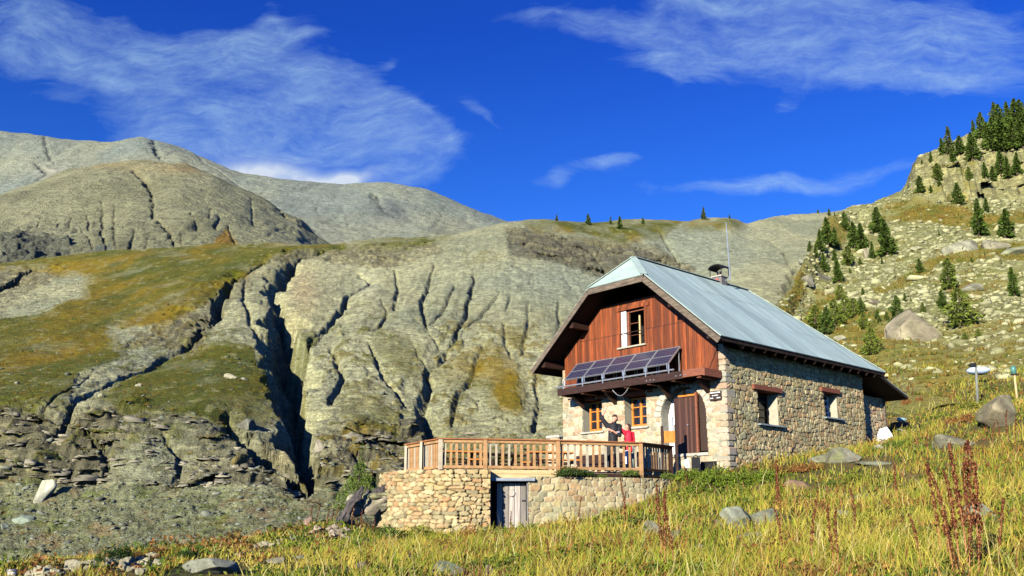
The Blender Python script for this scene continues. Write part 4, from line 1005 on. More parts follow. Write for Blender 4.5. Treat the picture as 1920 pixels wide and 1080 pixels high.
for u in (6.2, 5.25, 4.3, 3.35, 2.4, 1.45): m.tube([(-u, -.97, 4.55), (-u, -.97, 4.85)], .022, 6)
m.build('metal_rail', M['galv'], bal)
m = MB(); pts = [(-3.9 + .7 * t, -.93 + .1 * t, 4.28 - .28 * math.sin(math.pi * min(1, t * 1.0)) + .12 * t) for t in np.linspace(0, 1, 10)]; m.tube(pts, .012, 6); m.build('hanging_cable', M['galv'], bal)
for x, zz in [(-.85, 4.42), (-1.02, 4.43), (-1.2, 4.42), (-2.1, 4.40), (-2.25, 4.41), (-2.4, 4.40)]:
    m = MB(); m.tube([(x, -.99, zz), (x + .05, -1.0, zz + .03), (x + .07, -1.0, zz)], .012, 5); m.build('hook', M['galv'], bal)
# wall sign beside the door
sg = MB(); sg.box(-.545, -.105, -.11, -.075, 3.655, 3.955); sgn = sg.build('wall_sign', M['signbrown'], house, bevel=.008)
random.seed(5)
def dash_row(z, x0, x1, h, pat):
    m = MB(); x = x0; m.box(x0, x1, -.112, -.1095, z + h * .4, z + h * .55)
    for wd, gp_ in pat:
        m.box(x, min(x + wd, x1), -.118, -.1095, z, z + h); x += wd + gp_
    m.build('lettering', M['white'], sgn)
dash_row(3.885, -.52, -.13, .035, [(.026, .010)] * 11)
dash_row(3.80, -.44, -.2, .028, [(.05, .04), (.022, .008), (.022, .008), (.022, .008), (.03, 0)])
dash_row(3.715, -.51, -.40, .03, [(.022, .006)] * 4); dash_row(3.715, -.27, -.13, .03, [(.022, .006)] * 5)
random.seed(17)
# chimney with cowl and aerial mast
m = MB(); m.box(-3.83, -3.41, 5.0, 5.42, 8.5, 9.30); ch = m.build('chimney', M['brick'], house, bevel=.02)
m = MB(); m.box(-3.87, -3.37, 4.96, 5.46, 9.28, 9.33); m.build('chimney_cap', M['lintelstone'], ch)
m = MB(); m.box(-3.76, -3.54, 4.98, 5.01, 9.08, 9.2); m.build('red_plate', M['redplate'], ch)
m = MB()
for x in (-3.88, -3.36):
    for y in (4.95, 5.44): m.tube([(x, y, 9.34), (x, y, 9.62)], .018, 6)
n = 8
for i in range(n):
    a0, a1 = math.pi * i / n, math.pi * (i + 1) / n
    m.prism([(-3.62 + .32 * math.cos(a0), 4.90, 9.60 + .13 * math.sin(a0)), (-3.62 + .32 * math.cos(a1), 4.90, 9.60 + .13 * math.sin(a1)), (-3.62 + .32 * math.cos(a1), 4.90, 9.63 + .15 * math.sin(a1)), (-3.62 + .32 * math.cos(a0), 4.90, 9.63 + .15 * math.sin(a0))], (0, .6, 0))
m.tube([(-3.62, 5.2, 9.35), (-3.62, 5.2, 9.52)], .07, 8)
m.build('chimney_cowl', M['black'], ch)
m = MB(); m.tube([(-3.36, 5.2, 9.12), (-3.14, 5.2, 9.16), (-3.14, 5.2, 9.2)], .022, 6); m.tube([(-3.14, 5.2, 9.12), (-3.16, 5.2, 10.1), (-3.20, 5.2, 11.45)], [.026, .022, .018], 6)
m.build('aerial_mast', M['galv'], ch)
m = MB(); m.bar((-.17, -.12, 5.3), (-.5, -.11, 4.7), .015, .015); m.build('wall_cable', M['black'], house)

# solar panels, each one a thing standing on the balcony
for i in range(5):
    u0 = 1.50 + i * .94
    e0 = empty('solar_panel', hw(u0 + .47, -.93, 4.72), -PH)
    tag(e0, ['rightmost tilted solar panel above the arched door', 'second solar panel from the right, just below the attic window', 'middle one of the five solar panels on the balcony',
             'second solar panel from the left, tilted over the balcony', 'leftmost tilted solar panel at the far end of the balcony'][i], 'solar panel', 'solar panels in a row on the balcony')
    # local panel plane: width .92 along x, length along slope
    slope = Vector((0, .68, .66)); Ls = slope.length; ang = math.atan2(.66, .68)
    fr = bpy.data.objects.new('panel', None)
    m = MB(); m.box(-.45, .45, .0, Ls, -.018, .0); po = m.build('cells', M['cells'], e0); po.rotation_euler = (ang, 0, 0); po.location = (0, 0, .16)
    m = MB(); m.box(-.465, -.435, 0, Ls, -.03, .014); m.box(.435, .465, 0, Ls, -.03, .014); m.box(-.435, .435, -.0, .03, -.03, .014); m.box(-.435, .435, Ls - .03, Ls, -.03, .014); m.box(-.435, .435, Ls / 2 - .012, Ls / 2 + .012, -.03, .012)
    pf = m.build('frame', M['galv'], e0); pf.rotation_euler = (ang, 0, 0); pf.location = (0, 0, .16)
    m = MB()
    for x in (-.42, .42): m.tube([(x, .0, .0), (x, .0, .17)], .018, 6); m.tube([(x, .64, -.2), (x, .64, .77)], .018, 6); m.tube([(x, 0, .02), (x, .64, -.17)], .014, 6)
    m.build('support', M['galv'], e0)

# ================================================================ TERRACE
ZD = 1.32
def smooth_path(pts, n):
    pts = np.array(pts, float); d = np.r_[0, np.cumsum(np.hypot(*np.diff(pts, axis=0).T))]; t = np.linspace(0, d[-1], n)
    x = np.interp(t, d, pts[:, 0]); y = np.interp(t, d, pts[:, 1]); k = np.hanning(int(n * .12) // 2 * 2 + 3)[1:-1]; k /= k.sum(); h = len(k) // 2
    xe = np.r_[2 * x[0] - x[h:0:-1], x, 2 * x[-1] - x[-2:-h - 2:-1]]; ye = np.r_[2 * y[0] - y[h:0:-1], y, 2 * y[-1] - y[-2:-h - 2:-1]]
    return np.convolve(xe, k, 'valid'), np.convolve(ye, k, 'valid'), d[-1]
terr = empty('terrace_wall', (-.5, 26.0, -.3)); tag(terr, 'dry stone retaining wall under the wooden terrace with a cellar door', 'stone wall')
def path_wall(name, pts, z0, z1, seed, rh, sw, depth, mortar, tint, batter=.0, ztop=None, jw=.16):
    nu = 60 * 8; x, y, L = smooth_path(pts, nu)
    nu = int(L / .021); xs2 = np.linspace(0, L, nu); tt = np.linspace(0, L, len(x)); x = np.interp(xs2, tt, x); y = np.interp(xs2, tt, y)
    dx, dy = np.gradient(x), np.gradient(y); ln = np.hypot(dx, dy); nx, ny = dy / ln, -dx / ln
    def fn(U, Z, Dp):
        b = batter * (z1 - Z); XX = x[None, :] + nx[None, :] * (Dp + b); YY = y[None, :] + ny[None, :] * (Dp + b)
        return np.stack([XX + .5, YY - 26.0, Z + .3], -1)
    topf = None
    if ztop is not None: topf = lambda u, z: z < np.interp(u, ztop[0], ztop[1]) + fbm(u * 2.5, u * 0, 3, seed) * .06
    return stone_wall(name, nu, int((z1 - z0) / .021), 0, L, z0, z1, fn, terr, None, rh, sw, seed, depth, mortar, tint, jw, topf), (x, y)
pl_left = [(-3.6, 30.2), (-4.0, 28.6), (-3.85, 27.4), (-3.3, 26.45), (-2.5, 25.85), (-1.6, 25.55), (-.62, 25.62)]
wl, (wx, wy) = path_wall('dry_stone_wall', pl_left, -.85, 1.36, 31, .115, .235, .11, (.045, .038, .026), (.90, .80, .56), .10, None, .12)
wr, _ = path_wall('mortared_wall', [(.45, 25.98), (1.4, 26.2), (2.8, 26.62), (3.9, 27.05), (4.6, 27.55), (5.2, 28.3)], -.6, 1.18, 37, .155, .27, .035, (.33, .30, .20), (.84, .82, .62), .05)
T0 = Vector((-.5, 26.0, -.3))
def tw(x, y, z): return Vector((x, y, z)) - T0
m = MB()   # wall core and cap
core = [(float(wx[i]) , float(wy[i])) for i in range(0, len(wx), 12)] + [(float(wx[-1]), float(wy[-1]))]
poly = [tw(a + (.02 if a < -3 else 0), b + .04, 1.20) for a, b in core] + [tw(-.62, 26.9, 1.2), tw(-2, 30.2, 1.2)]
m.prism(poly, (0, 0, .14)); cap = m.build('wall_cap', M['lintelstone'], terr)
m = MB(); m.prism([tw(-.64, 25.64, -.9), tw(-.60, 25.6, -.9), tw(-.60, 26.4, -.9), tw(-.64, 26.4, -.9)], (0, 0, 2.2)); m.prism([tw(.42, 25.98, -.9), tw(.46, 25.98, -.9), tw(.46, 26.5, -.9), tw(.42, 26.5, -.9)], (0, 0, 2.05))
m.build('door_jamb', M['brick'], terr)
m = MB(); m.prism([tw(.44, 26.0, 1.1), tw(1.4, 26.22, 1.1), tw(3.9, 27.07, 1.1), tw(5.2, 28.3, 1.1), tw(5, 28.6, 1.1), tw(1, 27, 1.1), tw(.44, 26.5, 1.1)], (0, 0, .07)); m.build('wall_cap', M['lintelstone'], terr)
m = MB(); m.prism([tw(-.72, 25.70, 1.04), tw(.66, 25.86, 1.04), tw(.66, 26.4, 1.04), tw(-.72, 26.3, 1.04)], (0, 0, .085)); sl_ = m.build('lintel_slab', M['slate'], terr, bevel=.012)
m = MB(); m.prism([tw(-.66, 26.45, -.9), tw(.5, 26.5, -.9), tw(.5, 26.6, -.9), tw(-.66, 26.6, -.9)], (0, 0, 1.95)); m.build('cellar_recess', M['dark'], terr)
cd = MB(); ce = empty('cellar_door', tw(-.44, 26.12, -.45), R(3)); ce.parent = terr
ce['label'] = 'weathered whitish plank door in the terrace wall'
rx = .84
for i in range(5): cd.box(.003 + i * rx / 5, (i + 1) * rx / 5 - .004, -.012 * (i % 2) * .5, .04, .0 + random.random() * .03, 1.44)
cd.build('door_boards', M['cellar'], ce)
m = MB(); m.tube([(.42, -.018, 1.16), (.42, -.05, 1.16)], [.105, .095], 20); m.build('round_vent', M['cellar'], ce)
m = MB(); m.box(rx - .12, rx + .03, -.03, -.012, .93, .965); m.box(.2, .22, -.05, -.012, .75, .86); m.build('latch', M['black'], ce)
# deck
RP = [(-3.28, 28.04), (-2.05, 25.87), (-.77, 26.05), (1.35, 26.5), (3.90, 27.34), (5.05, 28.72)]
deck = empty('terrace_deck', (0, 28, ZD)); tag(deck, 'raised timber terrace deck in front of the stone gable wall', 'deck')
def dk(x, y, z): return Vector((x, y, z)) - Vector((0, 28, ZD))
hL = hw(HW, -.02, 0); hR = hw(1.6, -.02, 0)
m = MB(); m.prism([dk(a, b, ZD - .05) for a, b in [(-3.2, 28.1), (-2.0, 25.95), (-.77, 26.12), (1.35, 26.58), (3.85, 27.42), (4.95, 28.7), (hR.x, hR.y), (hL.x, hL.y), (0, 34.5), (-2.6, 30.5)]], (0, 0, .05)); m.build('deck_boards', M['deck'], deck)
m = MB(); m.prism([dk(-.60, 26.02, 1.14), dk(1.35, 26.44, 1.14), dk(1.35, 26.49, 1.14), dk(-.60, 26.07, 1.14)], (0, 0, .115)); m.prism([dk(-.60, 26.0, 1.262), dk(1.35, 26.42, 1.262), dk(1.35, 26.47, 1.262), dk(-.60, 26.05, 1.262)], (0, 0, .11)); m.build('edge_planks', M['plank'], deck)
m = MB(); m.bar(dk(1.35, 26.5, 1.24), dk(3.9, 27.34, 1.24), .05, .13); m.bar(dk(3.9, 27.34, 1.24), dk(5.0, 28.7, 1.24), .05, .13); m.build('edge_beam', M['darkwood'], deck)
# railing
rail = empty('terrace_railing', (0, 26.5, ZD)); tag(rail, 'brown wooden baluster railing round the terrace edge', 'railing')
def rl(x, y, z): return Vector((x, y, z)) - Vector((0, 26.5, ZD))
ZT = 2.25
mid = (-2.68, 26.8)
posts = [(RP[0], .09, 'railgrey', .05), (mid, .08, 'railgrey', -.1), (RP[1], .12, 'railgrey', 0), (RP[2], .11, 'rail', 0), (RP[3], .11, 'rail', 0), (RP[4], .11, 'rail', -.12), (RP[5], .10, 'darkwood', 0)]
for (x, y), w_, mt, dz_ in posts:
    m = MB(); m.box(-w_ / 2, w_ / 2, -w_ / 2, w_ / 2, 0, ZT - (1.22 + dz_) - .01); p = m.build('post', M[mt], rail, bevel=.006); p.location = rl(x, y, 1.22 + dz_)
    p.rotation_euler = (0, 0, {0: R(-30), 1: R(-30)}.get(posts.index(((x, y), w_, mt, dz_)), R(12)))
segs = list(zip(RP[:-1], RP[1:])); nb = [20, 7, 11, 13, 12]
for i, ((a, b), n) in enumerate(zip(segs, nb)):
    A3, B3 = Vector((*a, 0)), Vector((*b, 0)); d = (B3 - A3).normalized(); back = Vector((-d.y, d.x, 0))
    shade_run = i == 4  # side run faces away from the sun; darker wood paints in its shade
    m = MB(); m.bar(rl(a[0], a[1], ZT - .0) - d * .05, rl(b[0], b[1], ZT) + d * (.05 if i < 4 else .12), .15, .035); m.build('handrail', M['darkwood' if shade_run else 'railtop'], rail)
    m = MB(); m.bar(rl(a[0], a[1], ZT - .065) + d * .06, rl(b[0], b[1], ZT - .065) - d * .06, .045, .08); m.build('top_rail', M['rail' if not shade_run else 'darkwood'], rail)
    m = MB(); m.bar(rl(a[0], a[1], 1.45) + d * .06, rl(b[0], b[1], 1.45) - d * .06, .045, .08); m.build('bottom_rail', M['rail' if not shade_run else 'darkwood'], rail)
    L = (B3 - A3).length
    for k in range(n):
        t_ = (k + .75) / (n + .5); c_ = A3 + (B3 - A3) * t_ + back * .04
        m = MB(); m.box(-.035, .035, -.012, .012, 0, .87); ob = m.build('baluster', M[random.choice(['rail', 'rail', 'railgrey'])], rail)
        ob.location = rl(c_.x, c_.y, 1.36); ob.rotation_euler = (0, random.uniform(-.012, .012), math.atan2(d.y, d.x))
        ob.scale = (random.uniform(.85, 1.15), 1, 1)

# notice board by the door
nb_ = empty('notice_board', (5.02, 28.45, ZD)); tag(nb_, 'blank orange-brown board between two dark posts beside the door', 'board')
bx = at(1242, 840, 28.5).x - 5.02; bx2 = at(1266, 840, 28.7).x - 5.02
m = MB(); m.box(bx - .04, bx + .03, -.04, .04, 0, 1.55); m.build('post', M['darkwood'], nb_)
m = MB(); m.box(bx2 - .04, bx2 + .04, .0, .08, 0, 1.60); m.build('post', M['darkwood'], nb_)
m = MB(); m.box(bx + .03, bx2 - .04, .0, .03, 1.02, 1.40); m.build('board', M['orangewood'], nb_)

# picnic tables, benches
def picnic(x, y, rz, L, mat, label, name='picnic_table', cat='table', grp='tables on the terrace'):
    e = empty(name, (x, y, ZD), rz); tag(e, label, cat, grp)
    m = MB()
    for k in range(4): m.box(-L / 2, L / 2, -.34 + k * .17, -.34 + k * .17 + .155, .70, .74)
    m.build('table_top', M[mat], e)
    for s_x in (-L / 2 + .25, L / 2 - .25):
        m = MB(); m.bar((s_x, -.55, 0), (s_x, -.18, .70), .07, .05); m.bar((s_x, .55, 0), (s_x, .18, .70), .07, .05); m.bar((s_x, -.75, .38), (s_x, .75, .38), .05, .09); m.build('leg', M['darkwood'], e)
    for sy in (-.70, .70):
        m = MB(); m.box(-L / 2, L / 2, sy - .13, sy + .13, .43, .47); m.build('bench_seat', M[mat], e)
picnic(at(858, 850, 28.3).x, 28.3, R(14), 1.5, 'orangewood', 'orange wooden picnic table at the left end of the terrace')
picnic(at(940, 850, 29.6).x, 29.6, R(40), 1.9, 'darkwood', 'dark brown picnic table in the middle of the terrace')
picnic(at(1032, 850, 28.6).x, 28.6, R(16), 1.5, 'orangewood', 'orange wooden picnic table left of the two people')
e = empty('garden_bench', tuple(hw(4.6, -.75, ZD)), -PH); tag(e, 'long dark bench with a backrest along the stone wall behind the people', 'bench')
m = MB(); m.box(-1.5, 1.5, -.25, .2, .42, .46); m.build('seat', M['darkwood'], e)
m = MB(); m.box(-1.5, 1.5, .2, .24, .55, .85); m.build('backrest', M['darkwood'], e)
for x in (-1.3, 0, 1.3):
    m = MB(); m.box(x - .04, x + .04, -.22, -.14, 0, .42); m.box(x - .04, x + .04, .16, .24, 0, .6); m.build('leg', M['darkwood'], e)
# stub wall at the far end of the gable wall
stub = empty('stone_pillar', tuple(hw(7.55, .1, 0)), -PH); tag(stub, 'short rough stone pillar at the left foot of the hut', 'pillar')
stone_wall('pillar_face', 40, 150, -.32, .32, 0, 2.95, lambda U, Z, Dp: np.stack([U * 1.0, -.18 - Dp - .12 * np.cos(U / .32 * 1.5), Z], -1), stub, None, .2, .34, 77, .06, (.5, .45, .34), (1.1, 1.0, .9))
m = MB(); m.box(-.34, .34, -.2, .5, 0, 2.9); m.box(-.36, .36, -.36, .4, 2.9, 3.04); m.build('pillar_core', M['lintelstone'], stub, bevel=.05)

# ================================================================ PEOPLE
def solid(name, caps, parent, mat, vox=.012, smooth=3, extra=None):
    """one continuous skin from tapered limbs: voxel remesh of overlapping tapers, then smoothed"""
    bm = bmesh.new()
    def ball(p, r, sc=(1, 1, 1)):
        ret = bmesh.ops.create_icosphere(bm, subdivisions=2, radius=1.0)
        for v in ret['verts']: v.co = Vector((v.co.x * r * sc[0], v.co.y * r * sc[1], v.co.z * r * sc[2])) + Vector(p)
    for a, b, ra, rb in caps:
        a = Vector(a); b = Vector(b); n = max(2, int((b - a).length / (min(ra, rb) * .5)) + 1)
        for i in range(n + 1):
            t_ = i / n; ball(a.lerp(b, t_), ra + (rb - ra) * t_)
    for p, r, sc in (extra or []): ball(p, r, sc)
    me = bpy.data.meshes.new(name); bm.to_mesh(me); bm.free()
    o = link(name, me, mat, parent)
    md = o.modifiers.new('r', 'REMESH'); md.mode = 'VOXEL'; md.voxel_size = vox; md.use_smooth_shade = True
    sm = o.modifiers.new('s', 'SMOOTH'); sm.factor = .5; sm.iterations = smooth
    dg = bpy.context.evaluated_depsgraph_get(); ev = o.evaluated_get(dg); nm = bpy.data.meshes.new_from_object(ev)
    o.modifiers.clear(); o.data = nm
    for p_ in nm.polygons: p_.use_smooth = True
    if not nm.materials: nm.materials.append(mat)
    return o
def hand(p, d, side, k=1.0):
    """palm, four bent fingers and a thumb from the wrist p along d"""
    p = Vector(p); d = Vector(d).normalized(); s_ = Vector(side).normalized(); nrm_ = d.cross(s_).normalized(); out = []
    for j in (-1.2, -.4, .4, 1.2): out.append((p + s_ * .008 * j, p + d * .085 * k + s_ * .019 * j, .013, .014))
    for j, L in zip((-1.4, -.48, .48, 1.35), (.058, .076, .082, .068)):
        b = p + d * .092 * k + s_ * .021 * j; mdp = b + (d + s_ * .1 * j).normalized() * L * .55; e_ = mdp + (d * .85 + nrm_ * .5).normalized() * L * .5
        out += [(b, mdp, .0095, .0085), (mdp, e_, .0085, .0068)]
    b = p + d * .03 - s_ * .028; m1 = b + (d * .6 - s_).normalized() * .042; out += [(b, m1, .013, .0105), (m1, m1 + (d - s_ * .3).normalized() * .033, .010, .008)]
    return out
def head(c, yaw, k=1.0, tilt=0.0):
    """skull, jaw, nose, ears, neck; yaw 0 looks towards the camera side (-y)"""
    c = Vector(c); f = Vector((math.sin(yaw), -math.cos(yaw), math.sin(tilt))).normalized(); s_ = Vector((math.cos(yaw), math.sin(yaw), 0)); up = Vector((0, 0, 1))
    ex = [(c + up * .02 - f * .01, .092 * k, (1, 1.02, 1.12)), (c - up * .055 + f * .028, .060 * k, (1, 1, 1.0)), (c - up * .088 + f * .05, .030 * k, (1, 1, .9)),
          (c + f * .098 * k - up * .012, .014, (1, 1, 1.5)), (c + f * .088 * k - up * .055, .017, (1.5, .7, .6)),
          (c + s_ * .088 * k, .02, (.5, 1, 1.5)), (c - s_ * .088 * k, .02, (.5, 1, 1.5)), (c + f * .082 * k + up * .034, .022, (2.0, .6, .5))]
    return ex, f, s_
# --- man in the black jacket
px0 = at(1149, 860, 27.95); man = empty('person', (px0.x, 27.95, ZD)); tag(man, 'man in a black jacket with one arm raised high on the terrace', 'person', 'people on the terrace')
man.scale = (1.05,) * 3
hx, f_, s_ = head((.07, -.02, 1.64), R(-55), 1.0, .15)
shL, shR, elL, elR = (-.14, -.02, 1.43), (.22, .04, 1.42), (-.31, -.06, 1.66), (.20, -.16, 1.14)
wrL, wrR = (-.22, -.10, 1.86), (-.02, -.24, 1.27)
body_caps = [((.06, 0, 1.50), (.065, -.01, 1.6), .055, .05), ((.04, 0, 1.30), (.05, 0, 1.42), .13, .12), ((.01, 0, .98), (.03, 0, 1.25), .12, .13), (shL, elL, .055, .042), (elL, wrL, .040, .028), (shR, elR, .055, .042), (elR, wrR, .040, .028),
             ((-.08, 0, .93), (-.11, .02, .50), .085, .055), ((-.11, .02, .50), (-.13, .05, .09), .055, .038), ((.10, 0, .93), (.12, .0, .50), .085, .055), ((.12, 0, .5), (.14, .04, .09), .055, .038), (shL, (.04, 0, 1.42), .06, .09), (shR, (.04, 0, 1.42), .06, .09)]
body_caps += hand(wrL, (.35, 0, 1), (.8, -.3, -.2)) + hand(wrR, (-1, -.1, .35), (0, .2, 1))
solid('body', body_caps, man, M['skin'], .009, 2, hx)
solid('jacket', [((.04, 0, 1.28), (.05, 0, 1.41), .155, .14), ((.01, 0, .92), (.03, 0, 1.25), .15, .155), (shL, (.04, 0, 1.42), .085, .11), (shR, (.04, 0, 1.42), .085, .11), (shL, elL, .082, .062), (shR, elR, .082, .064), ((.055, 0, 1.47), (.06, -.01, 1.52), .08, .072),
                 (elL, tuple(Vector(elL).lerp(Vector(wrL), .25)), .062, .052), (elR, tuple(Vector(elR).lerp(Vector(wrR), .3)), .062, .052)], man, M['jacketblack'], .014, 3)
solid('trousers', [((-.02, 0, .93), (.02, 0, .93), .14, .14), ((-.08, 0, .90), (-.11, .02, .50), .105, .078), ((-.11, .02, .50), (-.13, .05, .10), .076, .062), ((.10, 0, .90), (.12, .0, .50), .105, .078), ((.12, 0, .5), (.14, .04, .10), .076, .062)], man, M['trousersdark'], .015, 3)
solid('boots', [((-.13, .06, .05), (-.16, -.13, .04), .05, .042), ((.14, .05, .05), (.15, -.14, .04), .05, .042)], man, M['shoe'], .014, 2)
hc = Vector((.07, -.02, 1.64)); solid('hair', [(tuple(hc + Vector((0, 0, .06)) - f_ * .02), tuple(hc - f_ * .05 + Vector((0, 0, -.02))), .088, .066)], man, M['hair'], .012, 2, [(tuple(hc + Vector((0, 0, .075)) - f_ * .005), .09, (1, 1, .62))])
m = MB(); m.box(.10, .22, -.165, -.150, 1.16, 1.20); m.box(.11, .20, -.168, -.150, 1.22, 1.25); m.box(-.13, .0, -.16, -.145, .865, .885); m.build('jacket_print', M['stripe'], man)
# --- person in the red jacket
px1 = at(1179, 860, 28.05); wom = empty('person', (px1.x, 28.05, ZD)); tag(wom, 'shorter person in a red jacket reaching an arm over to the man', 'person', 'people on the terrace')
wom.scale = (1.04,) * 3
hx, f_, s_ = head((-.02, .02, 1.41), R(-100), .93, .2)
shL, shR, elL, elR = (-.12, -.06, 1.24), (.13, .04, 1.22), (-.26, -.10, 1.38), (.16, .02, .96); wrL, wrR = (-.42, -.12, 1.52), (-.02, -.16, .90)
caps = [((-.01, 0, 1.28), (-.015, .01, 1.36), .045, .043), ((.0, 0, 1.08), (0, 0, 1.22), .11, .10), ((0, 0, .84), (0, 0, 1.05), .105, .10), (shL, elL, .045, .036), (elL, wrL, .034, .025), (shR, elR, .045, .036), (elR, wrR, .034, .025),
        ((-.07, 0, .80), (-.08, .0, .44), .078, .050), ((-.08, 0, .44), (-.09, .03, .08), .048, .034), ((.08, 0, .80), (.10, .03, .44), .078, .050), ((.10, .03, .44), (.10, .06, .08), .048, .034), (shL, (0, 0, 1.22), .05, .07), (shR, (0, 0, 1.22), .05, .07)]
caps += hand(wrL, (-1, .1, .3), (0, .5, 1), .9) + hand(wrR, (-1, -.2, -.1), (0, .2, 1), .9)
solid('body', caps, wom, M['skin'], .009, 2, hx)
solid('jacket', [((0, 0, 1.08), (0, 0, 1.20), .135, .125), ((.0, 0, .74), (0, 0, 1.05), .145, .13), (shL, (0, 0, 1.22), .075, .09), (shR, (0, 0, 1.22), .075, .09), (shL, elL, .072, .055), (elL, tuple(Vector(elL).lerp(Vector(wrL), .85)), .055, .040), (shR, elR, .070, .055), (elR, tuple(Vector(elR).lerp(Vector(wrR), .85)), .055, .04), ((0, .01, 1.25), (0, .01, 1.30), .07, .06)], wom, M['jacketred'], .013, 3)
solid('trousers', [((-.07, 0, .80), (-.08, 0, .44), .098, .068), ((-.08, 0, .44), (-.09, .03, .10), .066, .055), ((.08, 0, .80), (.10, .03, .44), .098, .068), ((.10, .03, .44), (.10, .06, .10), .066, .055)], wom, M['trousersgrey'], .014, 3)
solid('boots', [((-.09, .04, .045), (-.12, -.11, .038), .045, .036), ((.10, .07, .045), (.10, -.09, .038), .045, .036)], wom, M['shoe'], .013, 2)
hc = Vector((-.02, .02, 1.41)); solid('hair', [(tuple(hc + Vector((0, 0, .045)) - f_ * .03), tuple(hc - f_ * .07 + Vector((0, 0, -.06))), .085, .06)], wom, M['hair'], .012, 2)
e = empty('shoulder_bag', (px1.x - .22, 27.86, ZD + .86)); tag(e, 'small black bag at the hip of the person in red', 'bag')
m = MB(); m.box(-.08, .08, -.04, .04, -.07, .07); m.build('pouch', M['black'], e, bevel=.02)
m = MB(); m.tube([(-.08, 0, .05), (-.06, 0, .14), (.04, 0, .16), (.14, .05, .1)], .012, 6); m.build('strap', M['black'], e)
m = MB(); m.prism([(0, 0, 0), (.14, 0, 0), (.16, 0, .42), (-.02, 0, .40)], (0, .02, 0)); o_ = m.build('white_cloth', M['white'], None, bevel=.004); o_.location = (px1.x - .20, 27.80, ZD + .32)
tag(o_, 'white cloth hanging beside the legs of the person in red', 'cloth')

# ================================================================ ROCKS
def ico(sub):
    bm = bmesh.new(); bmesh.ops.create_icosphere(bm, subdivisions=sub, radius=1.0)
    v = np.array([tuple(p.co) for p in bm.verts]); f = np.array([[q.index for q in p.verts] for p in bm.faces]); bm.free(); return v, f
def rock_geo(seed, sub=3, planes=13, flat=.55, rough=.07):
    r = np.random.default_rng(seed); v, f = ico(sub); v = v.copy()
    for k in range(planes):
        n_ = r.normal(size=3); n_ /= np.linalg.norm(n_); d = r.uniform(flat - .12, flat + .2)
        t_ = np.maximum(0, v @ n_ - d); v -= t_[:, None] * n_ * .97
    o1 = r.uniform(0, 50); v *= (1 + rough * fbm(v[:, 0] * 2 + v[:, 2] + o1, v[:, 1] * 2 - v[:, 2] * .7 + o1, 4, seed))[:, None]
    return v, f
def rock_col(v, seed, base=(.33, .32, .25), lich=.5):
    a = fbm(v[:, 0] * 2.2 + v[:, 2] * 1.3, v[:, 1] * 2.2 - v[:, 2], 4, seed + 9) * 1.8; base = np.array(base) * np.array((.70, .70, .62)); c = lerp(base * .7, base * 1.2, np.clip(.5 + a, 0, 1))
    b = np.clip(fbm(v[:, 0] * 3 + 9, v[:, 1] * 3 + v[:, 2] * 2, 4, seed + 19) * 2.6, 0, 1) * lich
    return lerp(c, (.24, .26, .09), b)
ROCKM = []
for k in range(14):
    v, f = rock_geo(300 + k, 4, 12 + k % 4)
    base = [(.34, .33, .26), (.38, .35, .27), (.30, .31, .25), (.36, .31, .22)][k % 4]
    me = np_mesh('rock_%d' % k, v, f, rock_col(v, k * 7, base)); me.materials.append(M['rock']); ROCKM.append(me)
BLD = []
def boulder(px, py, w_, h_, trees, label, cat='boulder', grp=None, name='boulder', k=None, dpt=None, tilt=(0, 0), sink=.28, base=None, rz=None, P0=None):
    p = P0 if P0 is not None else pickd(px, py, trees)
    if p is None: print('no ground for', label); return None
    wedge = k == 'wedge'; k = 1 if wedge else k
    sc = p.y / F / CT; wm, hm = w_ * sc / 2, h_ * sc / 2
    o_ = bpy.data.objects.new(name, ROCKM[k if k is not None else random.randrange(14)]); COL.objects.link(o_)
    o_.scale = (wm * 1.2, (dpt or 1) * wm * 1.0, hm * 1.25); o_.location = p + Vector((0, wm * .5, hm * (1 - 2 * sink) * .9)); o_.rotation_euler = (R(tilt[0]), R(tilt[1]), rz if rz is not None else random.uniform(-.5, .5))
    if wedge:
        me = o_.data.copy(); o_.data = me; v = np.array([tuple(q.co) for q in me.vertices]); v[:, 2] = np.minimum(v[:, 2] * 1.25, -.35 + 1.15 * (v[:, 0] + .85) + .12 * v[:, 1]); v[:, 2] = np.minimum(v[:, 2], 1.05 - 1.6 * np.maximum(v[:, 0] - .30, 0)); v[:, 2] += fbm(v[:, 0] * 4, v[:, 1] * 4, 3, 3) * .05; me.vertices.foreach_set('co', v.ravel().astype(np.float32)); me.update()
    if base is not None:
        me = o_.data.copy(); o_.data = me; v = np.array([tuple(q.co) for q in me.vertices]); cc = np.ones((len(v), 4), dtype=np.float32); cc[:, :3] = rock_col(v, int(px), base, .1); me.color_attributes['Col'].data.foreach_set('color', cc.ravel())
    if p.y < 62: BLD.append((p.x, p.y + wm * .4, wm * 1.15 + .05))
    tag(o_, label, cat, grp); return o_
MA, MBt, MC = [A_b], [B_b], [C_b]
